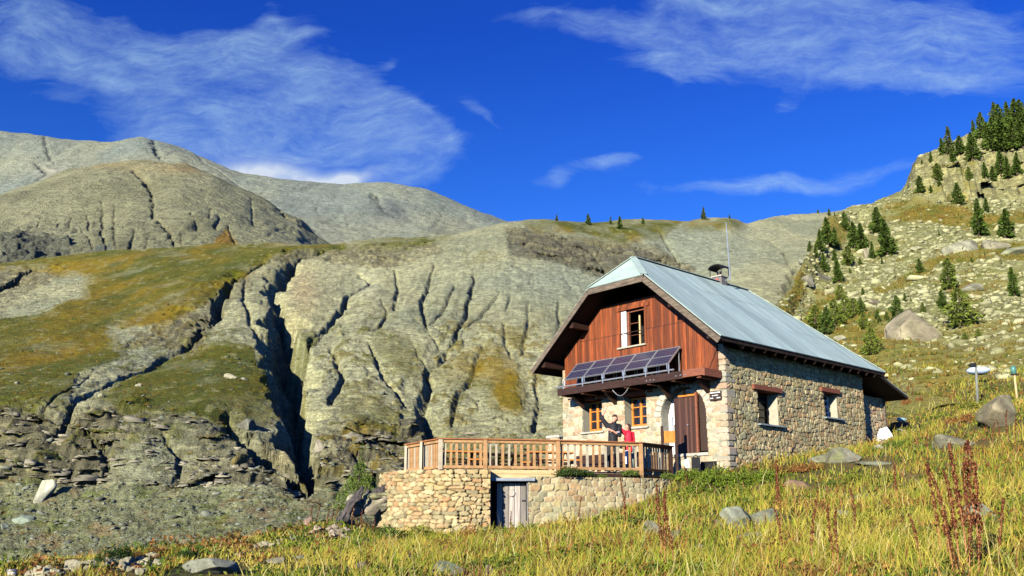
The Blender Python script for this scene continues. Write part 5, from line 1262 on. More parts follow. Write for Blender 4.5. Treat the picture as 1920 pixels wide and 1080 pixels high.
for a in [
    (1885, 800, 100, 72, MA, 'big pale lichen-covered boulder at the right edge below the lantern pole', 3, 0, None), (1800, 838, 95, 30, MA, 'flat pale slab with a dark notch in the grass left of the big boulder', 1, 6, None),
    (1590, 868, 70, 34, MA, 'rounded pale boulder at the foot of the side wall', 0, 0, None), (1545, 866, 44, 18, MA, 'low pale stone left of the rounded boulder by the side wall', 4, 0, None), (1640, 874, 70, 16, MA, 'flat pale stone right of the rounded boulder by the side wall', 2, 4, None),
    (1652, 846, 22, 14, MA, 'small whitish stone in front of the white sheet', 5, 0, (.5, .49, .45)), (1656, 834, 16, 14, MA, 'small pinkish stone beside the white sheet', 2, 0, (.5, .33, .24)),
    (1505, 916, 50, 22, MA, 'reddish-brown block with a white top edge in the grass', 6, 0, (.34, .22, .15)), (1340, 903, 0, 0, None, '', 0, 0, None),
    (1388, 990, 66, 44, MA, 'cracked grey-green boulder in the middle of the right-hand meadow', 5, 0, (.34, .36, .30)), (1440, 980, 60, 30, MA, 'grey-green boulder just right of the cracked one', 4, 0, (.32, .34, .27)), (1350, 988, 20, 16, MA, 'small stone just left of the cracked boulder', 1, 0, None), (1385, 996, 36, 14, MA, 'low stone in front of the cracked boulder', 8, 0, None),
    (1402, 1010, 50, 14, MA, 'flat pale stone below the cracked boulder', 7, -6, (.42, .41, .35)), (1225, 1000, 38, 26, MA, 'rounded grey boulder among the dock stalks below the terrace', 0, 0, None), (1266, 1016, 40, 24, MA, 'pale boulder right of the rounded grey one below the terrace', 3, 0, None),
    (840, 1080, 68, 30, MA, 'rounded grey-green boulder at the bottom edge left of centre', 0, 0, (.33, .36, .28)), (918, 1082, 30, 24, MA, 'smaller boulder at the bottom edge near the centre', 1, 0, None), (1848, 978, 60, 40, MA, 'smooth pale rounded boulder behind the tall stalks at the right', 0, 0, (.38, .39, .29)),
    (395, 1078, 120, 34, MA, 'long flat cracked slab at the bottom left', 5, -4, (.36, .37, .30)), (515, 1056, 42, 12, MA, 'low flat stone right of the long cracked slab', 4, 0, (.4, .37, .28)), (560, 1048, 18, 10, MA, 'small stone in the grass right of the low flat stone', 2, 0, None), (773, 1056, 26, 18, MA, 'small grey stone in the rusty plants below the wall', 6, 0, None),
    (675, 1068, 36, 16, MA, 'pale low stone left of the rusty plants', 3, 0, None), (1310, 1028, 24, 8, MA, 'thin pale stone in the lower right-hand grass', 9, 0, None), (1590, 967, 42, 14, MA, 'flat stone with a dark side among the stalks at the right', 6, 0, None), (1620, 935, 28, 12, MA, 'dark-sided stone half hidden in grass right of the block', 4, 0, None), (575, 985, 18, 22, MA, 'small upright lichen stone left of the dead trunk', 2, 0, (.5, .33, .27)),
    (1718, 640, 116, 100, MC, 'large brown-grey leaning boulder below the conifers on the right slope', 'wedge', 0, (.38, .33, .235)), (1815, 470, 70, 36, MC, 'broad grey boulder at mid height of the right slope', 4, 6, (.36, .35, .27)), (1872, 466, 56, 34, MC, 'pale angular boulder right of the broad grey one', 1, -8, (.40, .37, .27)), (1900, 478, 60, 26, MC, 'long pale boulder at the right edge of the slope', 7, -15, (.38, .39, .26)),
    (1545, 525, 60, 20, MC, 'dark rounded outcrop left of the conifer group', 0, 4, (.17, .16, .13)), (1512, 535, 44, 30, MC, 'grey rock block beside the dark rounded outcrop', 4, 0, (.28, .26, .20)), (1580, 640, 30, 16, MC, 'pale blunt boulder just above the roof edge', 5, 0, (.42, .41, .3)), (1640, 575, 46, 20, MC, 'pale rock slab with a brown hollow on the slope above the roof', 3, 8, None),
    (1830, 545, 50, 20, MC, 'flat boulder right of the dark green conifer', 8, 0, None), (1722, 470, 26, 12, MC, 'small pale boulder in the middle of the scree', 5, 0, None), (1505, 480, 14, 12, MC, 'small rock at the gully mouth left of the conifers', 6, 0, None), (1626, 485, 18, 26, MC, 'narrow upright rock between two conifers', 9, 0, (.4, .36, .26)),
    (430, 710, 30, 14, MBt, 'pale boulder on the green bench left of the deep gully', 0, 0, (.46, .43, .32)), (458, 712, 14, 8, MBt, 'small grey stone beside the pale boulder on the bench', 6, 0, None), (258, 724, 16, 8, MBt, 'small pale stone on the left part of the green bench', 4, 0, (.44, .41, .3)), (190, 745, 18, 10, MBt, 'grey stone beside the stream line on the left', 5, 0, None),
    (112, 834, 48, 16, MBt, 'flat pale rock lying on the ledges at the left', 0, 0, (.50, .44, .31)), (78, 942, 34, 52, MBt, 'tall whitish pointed slab standing on the scree', 9, 18, (.56, .56, .46)), (38, 982, 34, 26, MBt, 'grey-green slab lying below the tall pointed one', 11, 20, (.30, .36, .30)), (8, 992, 16, 14, MBt, 'small slab at the left edge of the scree', 12, 0, (.32, .37, .31)), (30, 720, 10, 6, MBt, 'tiny pale stone high on the left meadow', 3, 0, (.48, .44, .34)),
    (460, 805, 40, 26, MBt, 'grey smooth slab in the shaded gully', 8, 12, (.22, .22, .19)), (598, 848, 20, 26, MBt, 'white smooth rock nose beside the deep gully', 0, 0, (.42, .38, .31))]:
    if a[4] is None: continue
    big = a[2] > 90
    boulder(a[0], a[1], a[2], a[3], a[4], a[5], k=a[6], tilt=(0, a[7]), base=a[8], rz=0.1, dpt=.8 if a[5].startswith('tall') else None, sink=.12 if a[3] > a[2] else (.16 if a[4] is MA else .28))
# heaps
random.seed(31)
HEAP = []
NUM = lambda n: ('%d%s' % (n, 'th' if 10 < n % 100 < 14 else {1: 'st', 2: 'nd', 3: 'rd'}.get(n % 10, 'th')))
def heap(n, xr, yr, sr, tr, label, grp, base=None, name='stone', order=None):
    for i in range(n):
        x = random.uniform(*xr); y = yr(x) if callable(yr) else random.uniform(*yr); sz = random.uniform(*sr)
        HEAP.append((x, y, sz, sz * random.uniform(.5, .85), tr, label, grp, base))
heap(46, (48, 292), lambda x: 1082 - max(0, (x - 60)) * .13 * random.uniform(.1, 1.2) - (8 if x > 120 else 0), (12, 32), MA, 'pale rounded stone in the heap at the lower left corner', 'stones heaped at the lower left', (.66, .60, .44))
heap(10, (225, 290), lambda x: random.uniform(1056, 1078), (12, 26), MA, 'pale rounded stone in the heap at the lower left corner', 'stones heaped at the lower left', (.66, .60, .42))
heap(16, (440, 560), lambda x: 1040 - (x - 440) * .28 + random.uniform(-6, 6), (7, 16), MA, 'small pale stone along the left edge of the meadow', 'stones along the meadow edge', (.62, .57, .42))
heap(18, (580, 660), lambda x: 1000 + random.uniform(-8, 10), (8, 20), MA, 'small pinkish-grey stone in the grass left of the wall', 'stones in the grass left of the wall', (.62, .50, .38))
HEAP.sort(); hc_ = {}
for x, y, a, b, tr, label, grp, base in HEAP:
    hc_[grp] = hc_.get(grp, 0) + 1
    boulder(x, y, a, b, tr, label + ', %s from the left' % NUM(hc_[grp]), 'stone', grp, 'stone', base=base, sink=.15)
# stacked stones against the wall's left end
STK = {(672, 970): 'rounded pinkish stone at the left foot of the stone stack', (700, 965): 'large pale fluted boulder in the bottom row of the stone stack', (738, 975): 'rounded pinkish boulder touching the wall foot', (668, 950): 'square whitish block at the left of the stone stack',
       (712, 957): 'small pale stone between the two bottom boulders of the stack', (694, 945): 'thin flat slab in the middle of the stone stack', (702, 937): 'tilted yellowish slab under the grey log', (728, 942): 'square greenish block beside the wall', (724, 931): 'thin greenish slab on the greenish block',
       (735, 925): 'top reddish slab under the grey log against the wall', (656, 985): 'small pale stone in front of the dead tree foot', (640, 995): 'lowest pinkish stone left of the dead tree foot'}
for (x, y, w_, h_, k, tl, b_) in [(672, 970, 40, 34, 0, 0, (.52, .40, .33)), (700, 965, 60, 40, 9, 0, (.50, .43, .33)), (738, 975, 50, 46, 0, 0, (.54, .43, .34)), (668, 950, 34, 24, 6, 4, (.52, .48, .36)), (712, 957, 30, 16, 7, -10, (.50, .46, .34)), (694, 945, 44, 11, 10, 3, (.50, .45, .28)),
                                 (702, 937, 42, 16, 6, -8, (.48, .46, .26)), (728, 942, 30, 18, 8, 0, (.34, .42, .24)), (724, 931, 44, 10, 11, 0, (.42, .41, .24)), (735, 925, 34, 10, 7, 0, (.5, .38, .28)), (656, 985, 24, 12, 5, 0, (.46, .42, .33)), (640, 995, 26, 14, 4, 0, (.5, .42, .34))]:
    p = at(x, y, 26.6 if x < 725 else 26.9)
    boulder(x, y, w_, h_, None, STK[(x, y)], 'stone', 'stones stacked at the end of the wall', 'stone', k, None, (0, tl), .0, b_, .1, P0=p)

# dead trunks
def limb(name, pts, rad, label, cat, n=14):
    P_ = [np.array(p) for p in pts]; t = np.linspace(0, 1, len(P_)); tt = np.linspace(0, 1, 26)
    P_ = np.array(P_); Q = np.stack([np.interp(tt, t, P_[:, k]) for k in range(3)], 1); rr = np.interp(tt, t, rad)
    m = MB(); m.tube([tuple(q) for q in Q], list(rr), n)
    v = np.array(m.v); v += np.stack([fbm(v[:, 0] * 5, v[:, 2] * 4, 4, 5), fbm(v[:, 1] * 5, v[:, 2] * 4, 4, 6), fbm(v[:, 0] * 5, v[:, 1] * 5, 4, 7)], 1) * .09
    m.v = [tuple(q) for q in v]; o_ = m.build(name, M['deadwood'], None, True); 
    if label: tag(o_, label, cat)
    return o_
a_ = [at(640, 985, 26.2), at(650, 962, 26.2), at(662, 940, 26.3), at(672, 928, 26.4), at(682, 914, 26.5)]
t1 = limb('dead_tree', [tuple(p) for p in a_], [.15, .15, .14, .10, .05], 'dark weathered dead trunk leaning beside the terrace wall', 'dead trunk')
lb = limb('branch', [tuple(at(648, 975, 26.1)), tuple(at(660, 950, 26.1)), tuple(at(676, 935, 26.15)), tuple(at(680, 920, 26.3))], [.07, .07, .05, .03], None, None); lb.parent = t1
t2 = limb('dead_log', [tuple(at(688, 922, 26.9)), tuple(at(700, 934, 26.9)), tuple(at(712, 922, 26.9)), tuple(at(726, 917, 27.0)), tuple(at(737, 918, 27.1))], [.08, .13, .16, .13, .05], 'pale grey twisted log lying against the wall top', 'dead log')

# rubble too plentiful to count
def slab_geo(seed):
    """a few broken flat layers lying on one another"""
    r = np.random.default_rng(seed); V_s, F_s = [], []; z = -.45; nl = r.integers(2, 5)
    for l in range(nl):
        n_ = int(r.integers(5, 8)); an = np.sort(r.uniform(0, 6.28, n_) * .25 + np.arange(n_) * 6.28 / n_); rad = r.uniform(.6, 1.05, n_) * (1 - .10 * l); th = r.uniform(.12, .34); ox, oy = r.normal(0, .12, 2)
        b = len(V_s)
        for zz, k in ((z, 1.0), (z + th, r.uniform(.86, 1.0))):
            for i in range(n_): V_s.append((np.cos(an[i]) * rad[i] * k + ox, np.sin(an[i]) * rad[i] * k + oy, zz + r.uniform(-.03, .03)))
        for i in range(n_):
            j = (i + 1) % n_; F_s += [(b + i, b + j, b + n_ + j), (b + i, b + n_ + j, b + n_ + i)]
        for i in range(1, n_ - 1): F_s.append((b + n_, b + n_ + i, b + n_ + i + 1))
        z += th
    return np.array(V_s), np.array(F_s)
def scatter_rocks(name, Pts, sizes, seed, base, sub=1, flat=.7):
    r = np.random.default_rng(seed); protos = [rock_geo(500 + k, sub, 6) if sub else slab_geo(700 + k) for k in range(8)]
    VV, FF, CC, off = [], [], [], 0; pid = r.integers(0, 8, len(Pts))
    for k in range(8):
        v, f = protos[k]; idx = np.where(pid == k)[0]
        if not len(idx): continue
        n_ = len(idx); sc = sizes[idx][:, None] * np.stack([r.uniform(.7, 1.4, n_), r.uniform(.7, 1.3, n_), r.uniform(.4, .9, n_) * flat * 1.3], 1); an = r.uniform(0, 6.28, n_); ca, sa = np.cos(an), np.sin(an)
        tl = r.normal(0, .25, n_)
        q = v[None] * sc[:, None, :]; q = np.stack([q[..., 0] * ca[:, None] - q[..., 1] * sa[:, None], q[..., 0] * sa[:, None] + q[..., 1] * ca[:, None], q[..., 2] + q[..., 0] * tl[:, None]], -1)
        q += Pts[idx][:, None, :]; tone = r.uniform(.68, 1.25, n_)[:, None] * (np.array(base[0]) * (1 - (h := r.uniform(0, 1, n_)[:, None])) + np.array(base[1]) * h)
        VV.append(q.reshape(-1, 3)); CC.append(np.repeat(tone, len(v), 0)); FF.append((f[None] + (np.arange(n_) * len(v))[:, None, None]).reshape(-1, 3) + off); off += n_ * len(v)
    me = np_mesh(name, np.concatenate(VV), np.concatenate(FF), np.concatenate(CC), smooth=False)
    o_ = link(name, me, M['rock']); o_['kind'] = 'stuff'; return o_
def sample_relief(Rl, n, seed, mask, x0, x1, y0, y1):
    r = np.random.default_rng(seed); x = r.uniform(x0, x1, n); ci = np.clip(np.searchsorted(Rl.px, x), 0, len(Rl.px) - 1); y = r.uniform(y0, y1, n); out = []; mk = r.uniform(0, 1, n)
    for i in range(n):
        col = Rl.py[:-9, ci[i]]; k = int(np.argmin(np.abs(col - y[i])))
        if abs(col[k] - y[i]) < 4 and mk[i] < mask[k, ci[i]]: out.append(Rl.P[k, ci[i]])
    return np.array(out)
rm = np.clip(1 - g * 1.25, .06, 1) * (1 - cl * .8)
pc = sample_relief(Cr, 24000, 5, rm, 1440, 2300, 180, 720)
rr_ = np.random.default_rng(8)
so = scatter_rocks('scree_rubble', pc, np.exp(rr_.normal(-1.75, .6, len(pc))) * (.6 + pc[:, 1] / 160), 9, ((.38, .37, .20), (.27, .265, .125))); tag(so, 'pale broken rubble covering the right-hand slope', 'rubble')
bm_ = np.clip(scree * .9 + ledge * .35 + sstep(600, 660, B.py) * .08, 0, 1)
pb = sample_relief(B, 9000, 15, bm_, -300, 900, 600, 1090)
so = scatter_rocks('slope_debris', pb, np.exp(rr_.normal(-1.75, .5, len(pb))) * (.5 + pb[:, 1] / 160), 19, ((.20, .215, .16), (.12, .13, .09)), 1, .5); tag(so, 'grey slate debris on the lower left hillside', 'debris')

def tufts(name, Pts, size, seed, cols, label):
    r = np.random.default_rng(seed); k = 9; n_ = len(Pts); b = np.repeat(Pts, k, 0); sz = np.repeat(size * r.uniform(.5, 1.4, n_), k); n2 = n_ * k
    b = b + np.stack([r.normal(0, .55, n2) * sz, r.normal(0, .4, n2) * sz, -.05 * sz], 1); an = r.uniform(0, 6.28, n2); s_ = np.stack([np.cos(an), np.sin(an) * .4, an * 0], 1) * sz[:, None] * .16
    tip = b + np.stack([r.normal(0, .35, n2) * sz, r.normal(0, .3, n2) * sz, r.uniform(.35, .9, n2) * sz], 1); v = np.stack([b - s_, b + s_, tip], 1).reshape(-1, 3)
    cols = np.array(cols); cc = cols[np.repeat(r.integers(0, len(cols), n_), k)] * r.uniform(.7, 1.3, n2)[:, None]
    me = np_mesh(name, v, np.arange(n2 * 3).reshape(n2, 3), np.repeat(cc, 3, 0), smooth=False); o_ = link(name, me, M['grass']); o_['kind'] = 'stuff'; tag(o_, label, 'grass')
gm_ = g * (1 - cl); pg_ = sample_relief(Cr, 16000, 25, np.clip(gm_, 0, 1), 1440, 2300, 380, 740)
tufts('slope_grass', pg_, .10 + pg_[:, 1] * .0034, 26, [(.20, .17, .03), (.27, .21, .04), (.12, .15, .02), (.24, .15, .03)], 'dry grass tufts between the rubble of the right slope')
pg_ = sample_relief(B, 14000, 27, np.clip(grass * .8 + tread * .8 + scree * .25, 0, 1), -300, 1060, 560, 1090)
tufts('hillside_grass', pg_, .06 + pg_[:, 1] * .0026, 28, [(.10, .10, .012), (.16, .13, .014), (.075, .10, .012), (.18, .11, .016)], 'short green and brown tufts on the opposite hillside')

ls_ = np.clip(ledge0, 0, 1) * sstep(720, 770, B.py) * sstep(930, 900, B.py)
pl_ = sample_relief(B, 1300, 35, np.clip(ls_ * (.2 + 1.6 * np.clip(fbm(B.X2 / 60, B.py / 14, 4, 207) + .1, 0, 1)), 0, .9), -300, 1000, 750, 930)
so = scatter_rocks('ledge_slabs', pl_, np.exp(rr_.normal(-.1, .40, len(pl_))), 36, ((.27, .25, .175), (.17, .155, .105)), 0, .62); tag(so, 'brown layered rock slabs jutting from the lower hillside', 'rock slabs')
gk_ = np.clip(gkB * 1.6 - .9, 0, 1) * (np.abs(B.X2 - 560) < 60)
pr_ = sample_relief(B, 1500, 37, gk_, 480, 640, 780, 960)
if len(pr_): so = scatter_rocks('ravine_debris', pr_, np.exp(rr_.normal(-.9, .5, len(pr_))), 38, ((.34, .32, .24), (.2, .18, .13)), 1, .5); tag(so, 'broken stones lying in the dark ravine', 'debris')

# ================================================================ CONIFERS
def conifer_mesh(seed, fat, dens, round_=0.0, col=(.035, .062, .012)):
    r = np.random.default_rng(seed); n = int(1500 * dens); h = r.uniform(.04, 1, n) ** .9
    prof = (1 - h) ** (.75 - .25 * round_) * (1 - .55 * round_ * np.exp(-((h) / .18) ** 2)); prof = prof + .02
    nb_ = 7 + 8 * (1 - h); an = r.uniform(0, 2 * np.pi, n); lob = 1 + .22 * np.sin(an * 3 + h * 9 + seed) + .16 * np.sin(an * 5 - h * 21 + seed * 2); whorl = 1 - .30 * ((h * 17 + .12 * np.sin(an * 2)) % 1)
    lean = r.uniform(-.05, .05, 2); rad = fat * (1 + .25 * np.sin(h * 14 + an * 1.0 + seed)) * prof * lob * whorl * (1 - .55 * r.uniform(0, 1, n) ** 2.2)
    c = np.stack([np.cos(an) * rad + lean[0] * h, np.sin(an) * rad + lean[1] * h, h - rad * .10], 1); kp = vnoise(an * 2.2, h * 9, seed + 40) > .22; c = c[kp]; an = an[kp]; h = h[kp]; n = len(h)
    L = (.030 + .030 * (1 - h)) * r.uniform(.7, 1.5, n) * (1.25 if dens < .8 else 1); W = L * r.uniform(.30, .5, n)
    d = np.stack([np.cos(an + r.normal(0, .5, n)), np.sin(an + r.normal(0, .5, n)), r.uniform(-.55, .55, n)], 1); d /= np.linalg.norm(d, axis=1)[:, None]
    s_ = np.cross(d, r.normal(size=(n, 3))); s_ /= np.linalg.norm(s_, axis=1)[:, None]
    v = np.stack([c - d * L[:, None] * .6, c + s_ * W[:, None], c + d * L[:, None], c - s_ * W[:, None]], 1).reshape(-1, 3); f = np.arange(n * 4).reshape(n, 4)
    tone = r.uniform(.5, 1.6, n)[:, None] * (np.array(col) * np.array((1.9, 1.75, 1.2))); tone = tone * np.where(r.uniform(0, 1, n) < .15, 1.5, 1)[:, None]
    me = np_mesh('crown', v, f, np.repeat(tone, 4, 0), smooth=False); me.materials.append(M['needle'])
    m = MB(); m.tube([(0, 0, -.06), (.004, 0, .3), (0, .003, .62), (0, 0, .95)], [.026, .02, .011, .003], 7)
    for k in range(9):
        z = .16 + .075 * k; a = k * 2.4; q = fat * (1 - z) * .75; m.tube([(0, 0, z), (math.cos(a) * q, math.sin(a) * q, z - .01)], [.006, .002], 4)
    tm = bpy.data.meshes.new('trunk'); tm.from_pydata(m.v, [], m.f); tm.materials.append(M['bark'])
    return me, tm
CON = [conifer_mesh(1, .21, 1.3), conifer_mesh(2, .24, 1.3), conifer_mesh(3, .27, 1.4, .3), conifer_mesh(4, .19, 1.2, .2), conifer_mesh(5, .33, 1.5, .8, (.05, .075, .014)), conifer_mesh(6, .45, 1.6, .9, (.075, .105, .02)), conifer_mesh(7, .22, .9, 0, (.04, .06, .018)), conifer_mesh(8, .30, 1.3, .6)]
def conifer(px, py, h_, k, trees, label, grp, lift=0):
    p = pickd(px, py, trees)
    if p is None: print('tree missed', label); return
    H = h_ * p.y / F / CT * 1.04
    e = empty('conifer', p, random.uniform(0, 6.28)); tag(e, label, 'tree', grp); wx_ = random.uniform(.88, 1.12)
    for me, nm in zip(CON[k], ('crown', 'trunk')):
        o_ = bpy.data.objects.new(nm, me); COL.objects.link(o_); o_.parent = e; o_.scale = (H * wx_, H * wx_, H)
ORD = ['first', 'second', 'third', 'fourth', 'fifth', 'sixth', 'seventh', 'eighth', 'ninth', 'tenth', 'eleventh', 'twelfth', 'thirteenth', 'fourteenth', 'fifteenth', 'sixteenth', 'seventeenth', 'eighteenth', 'nineteenth', 'twentieth']
random.seed(3)
crest = [(1044, 415, 14, 6, 'thin hazy conifer leftmost on the middle skyline crest'), (1103, 421, 21, 2, 'round dark conifer on the crest above the dark rock band'), (1145, 421, 16, 6, 'small thin conifer just left of the bushy pair on the crest'), (1162, 430, 26, 3, 'upright dark conifer standing slightly below the crest line'), (1206, 420, 13, 7, 'low rounded conifer on the crest above the gable'),
         (1319, 412, 25, 6, 'tall slender conifer on the summit left of the aerial mast'), (1368, 410, 9, 3, 'tiny conifer on the summit right of the aerial mast')]
for a in crest: conifer(a[0], a[1], a[2], a[3], MBt, a[4], 'conifers along the middle crest')
BC = [B_b, C_b]
slope_t = [(1534, 400, 8, 4, 'tiny dark shrub-like conifer left on the right-hand ridge'), (1555, 405, 15, 3, 'small dark conifer on the ridge above the clustered conifers'), (1565, 405, 8, 3, 'tiny conifer right beside the small dark ridge conifer'),
    (1586, 434, 38, 2, 'egg-shaped dark conifer standing alone near the ridge'), (1553, 462, 56, 1, 'tallest conifer of the left-hand cluster on the rocks'), (1538, 472, 44, 0, 'conifer at the left side of the rock cluster'), (1566, 466, 40, 3, 'conifer at the right side of the rock cluster'),
    (1603, 466, 52, 1, 'left conifer of the close pair below the ridge'), (1618, 472, 54, 0, 'right conifer of the close pair below the ridge'), (1647, 440, 54, 2, 'tall dark conifer behind the lighter spire on the scree'), (1665, 480, 72, 0, 'tall spiky conifer at the top of the scree'),
    (1636, 486, 34, 3, 'half bare conifer leaning beside the narrow rock'), (1518, 472, 21, 2, 'small rounded conifer at the left end of the group'), (1530, 485, 28, 3, 'slim conifer below the small rounded one at the left'), (1546, 510, 38, 1, 'conifer directly above the dark rounded outcrop'),
    (1573, 530, 48, 0, 'tall conifer right of the dark rounded outcrop'), (1590, 498, 38, 4, 'bushy conifer in the middle of the group'), (1566, 492, 26, 3, 'conifer tucked behind the bushy one'), (1529, 508, 12, 2, 'very small conifer on the outcrop edge'), (1613, 496, 12, 4, 'tiny conifer right of the bushy one'), (1594, 512, 10, 4, 'tiny conifer below the bushy one'), (1654, 495, 13, 3, 'tiny conifer alone below the spiky tall one'),
    (1725, 362, 34, 2, 'dark conifer under the overhanging rock'), (1746, 363, 17, 2, 'small dark conifer right of the overhang'), (1797, 385, 44, 2, 'egg-shaped conifer at the foot of the cliff'), (1837, 443, 74, 0, 'tall pointed conifer on the upper grass strip'), (1850, 398, 28, 3, 'smaller conifer behind the tall pointed one'), (1886, 448, 58, 2, 'wide dense conifer at the upper right'),
    (1746, 304, 22, 3, 'conifer on the left tip of the cliff top'), (1729, 308, 10, 6, 'tiny conifer at the very edge of the cliff top'), (1787, 310, 34, 1, 'conifer growing from the cliff ledge left'), (1780, 290, 56, 6, 'tall thin conifer behind the cliff edge'), (1767, 290, 34, 3, 'dark conifer at the left edge of the cliff wood'), (1800, 290, 38, 2, 'bushy conifer beside the tall thin one on the cliff'),
    (1825, 300, 56, 1, 'large conifer in front of the pale rock on the cliff'), (1842, 264, 58, 2, 'tall dark conifer on the cliff skyline'), (1826, 250, 28, 3, 'small skyline conifer left of the tall dark one'), (1862, 284, 68, 1, 'broad olive conifer in the cliff wood'), (1880, 262, 72, 2, 'dark conifer high in the cliff wood'), (1876, 284, 76, 0, 'tall conifer in the right part of the cliff wood'),
    (1905, 240, 60, 1, 'highest conifer at the upper right corner'), (1900, 282, 60, 2, 'conifer at the right end of the cliff wood'), (1919, 280, 66, 0, 'conifer cut by the right picture edge in the cliff wood'), (1918, 236, 54, 2, 'skyline conifer at the right picture edge'), (1848, 334, 32, 3, 'conifer on the middle cliff ledge'), (1862, 340, 30, 2, 'dense conifer low on the cliff between two taller ones'),
    (1878, 328, 50, 1, 'tall conifer in front of the cliff band'), (1890, 336, 46, 3, 'conifer just right of the tall one on the cliff band'), (1907, 328, 44, 0, 'conifer near the right edge on the cliff band'), (1818, 339, 28, 4, 'olive bushy conifer on the cliff ledge'), (1758, 338, 34, 4, 'ragged conifer hanging on the cliff face at the left'), (1852, 275, 50, 3, 'slim conifer inside the cliff wood'), (1892, 240, 54, 3, 'dark conifer just left of the highest one'), (1866, 240, 52, 6, 'slender conifer on the skyline of the cliff wood'), (1762, 348, 16, 2, 'little conifer at the foot of the ragged one'),
    (1726, 512, 28, 2, 'small conifer at the end of the diagonal grass strip'), (1780, 544, 60, 4, 'dense egg-shaped conifer in the middle of the slope'), (1769, 580, 36, 2, 'smaller dark conifer just below the dense egg-shaped one'), (1803, 614, 72, 5, 'wide light green larch-like tree on the slope'), (1902, 556, 56, 3, 'narrow dark conifer near the right edge of the slope'),
    (1575, 562, 28, 5, 'light feathery young tree below the outcrop'), (1618, 552, 12, 4, 'tiny bush-like conifer in the scree above the roof'), (1697, 565, 16, 2, 'tiny dark conifer above the leaning boulder'), (1682, 608, 54, 7, 'conifer left of the large leaning boulder'), (1731, 586, 18, 4, 'little conifer on top of the leaning boulder'), (1620, 618, 32, 5, 'light green young tree in the bushes above the roof'),
    (1645, 605, 24, 7, 'small bushy conifer between the light bushes'), (1662, 600, 16, 4, 'little bushy conifer left of the boulder conifer'), (1634, 665, 50, 5, 'broad dark bushy conifer by the end of the roof'), (1761, 442, 10, 3, 'tiny lone conifer on the upper scree'), (1822, 492, 10, 4, 'tiny shrub on the upper grass band'), (1708, 565, 8, 3, 'tiniest conifer on the lower scree'),
    (1530, 620, 46, 5, 'light green bushy tree leftmost behind the roof'), (1550, 628, 52, 7, 'dark green bushy tree behind the roof edge'), (1567, 612, 50, 5, 'light green tree in the middle behind the roof'), (1584, 600, 44, 5, 'feathery green tree right of the middle behind the roof'), (1601, 592, 34, 5, 'small feathery tree above the roof bushes'), (1616, 590, 32, 7, 'small dark bushy tree above the roof bushes'),
    (1810, 636, 14, 5, 'low green bush left on the grassy foot of the slope'), (1835, 632, 16, 5, 'low green bush right on the grassy foot of the slope')]
for a in slope_t: conifer(a[0], a[1], a[2], a[3], BC, a[4], 'conifers on the rocky right-hand slope')

# ================================================================ SMALL THINGS ON THE RIGHT
def post_at(px, pyb, pyt, Y, rad, name, mat, label, cat, lean=0):
    b = at(px, pyb, Y); g_ = float(meadow_z(b.x, b.y)); t_ = at(px + lean, pyt, Y)
    m = MB(); m.tube([(0, 0, -.3), (t_.x - b.x, 0, t_.z - g_)], [rad, rad * .9], 8); o_ = m.build(name, M[mat], None, True); o_.location = (b.x, b.y, g_); tag(o_, label, cat); return o_, Vector((b.x, b.y, g_)), t_
o1, b1, t1_ = post_at(1830, 734, 686, 40, .065, 'wooden_post', 'greywood', 'grey wooden post with a dark cap standing in the meadow', 'post')
m = MB(); m.box(-.14, .1, -.09, .09, t1_.z - b1.z - .05, t1_.z - b1.z + .12); m.box(-.22, -.1, -.07, .07, t1_.z - b1.z - .02, t1_.z - b1.z + .07); m.build('cap', M['black'], o1, bevel=.02)
o2, b2, t2_ = post_at(1905, 728, 703, 40, .05, 'lantern_pole', 'plank', 'short pole carrying a green glass lantern at the right edge', 'lantern', -3)
zt_ = t2_.z - b2.z; xt_ = t2_.x - b2.x
m = MB(); m.box(xt_ - .16, xt_ + .16, -.1, .1, zt_, zt_ + .04); m.build('shelf', M['signbrown'], o2)
m = MB(); m.tube([(xt_ - .02, 0, zt_ + .04), (xt_ - .02, 0, zt_ + .28), (xt_ - .02, 0, zt_ + .38), (xt_ - .02, 0, zt_ + .41)], [.11, .12, .09, .03], 12); m.build('lantern', M['pipegreen'], o2, True)
pz = at(1835, 696, 46); gz = float(meadow_z(pz.x, pz.y))
v, f = rock_geo(77, 4, 2, .9, .05); me = np_mesh('bundle', v, f); o_ = link('tarpaulin_bundle', me, M['blueplastic']); o_.scale = (.60, .4, .22); o_.location = (pz.x, pz.y, max(gz + .12, pz.z + .02)); tag(o_, 'pale blue and white tarpaulin bundle behind the grey wooden post', 'bundle')
# lower left: pale capped marker post
mp = pickd(23, 1079, MA); m = MB(); m.tube([(0, 0, -.5), (0, 0, .05)], .06, 12); o_ = m.build('marker_post', M['white'], None, True)
pp = at(22, 1078, (mp.y if mp else 14)); o_.location = (pp.x, pp.y, pp.z); tag(o_, 'white marker post at the lower left corner', 'post'); m = MB(); m.tube([(0, 0, .05), (0, 0, .075)], .068, 12); m.build('post_cap', M['galv'], o_, True)
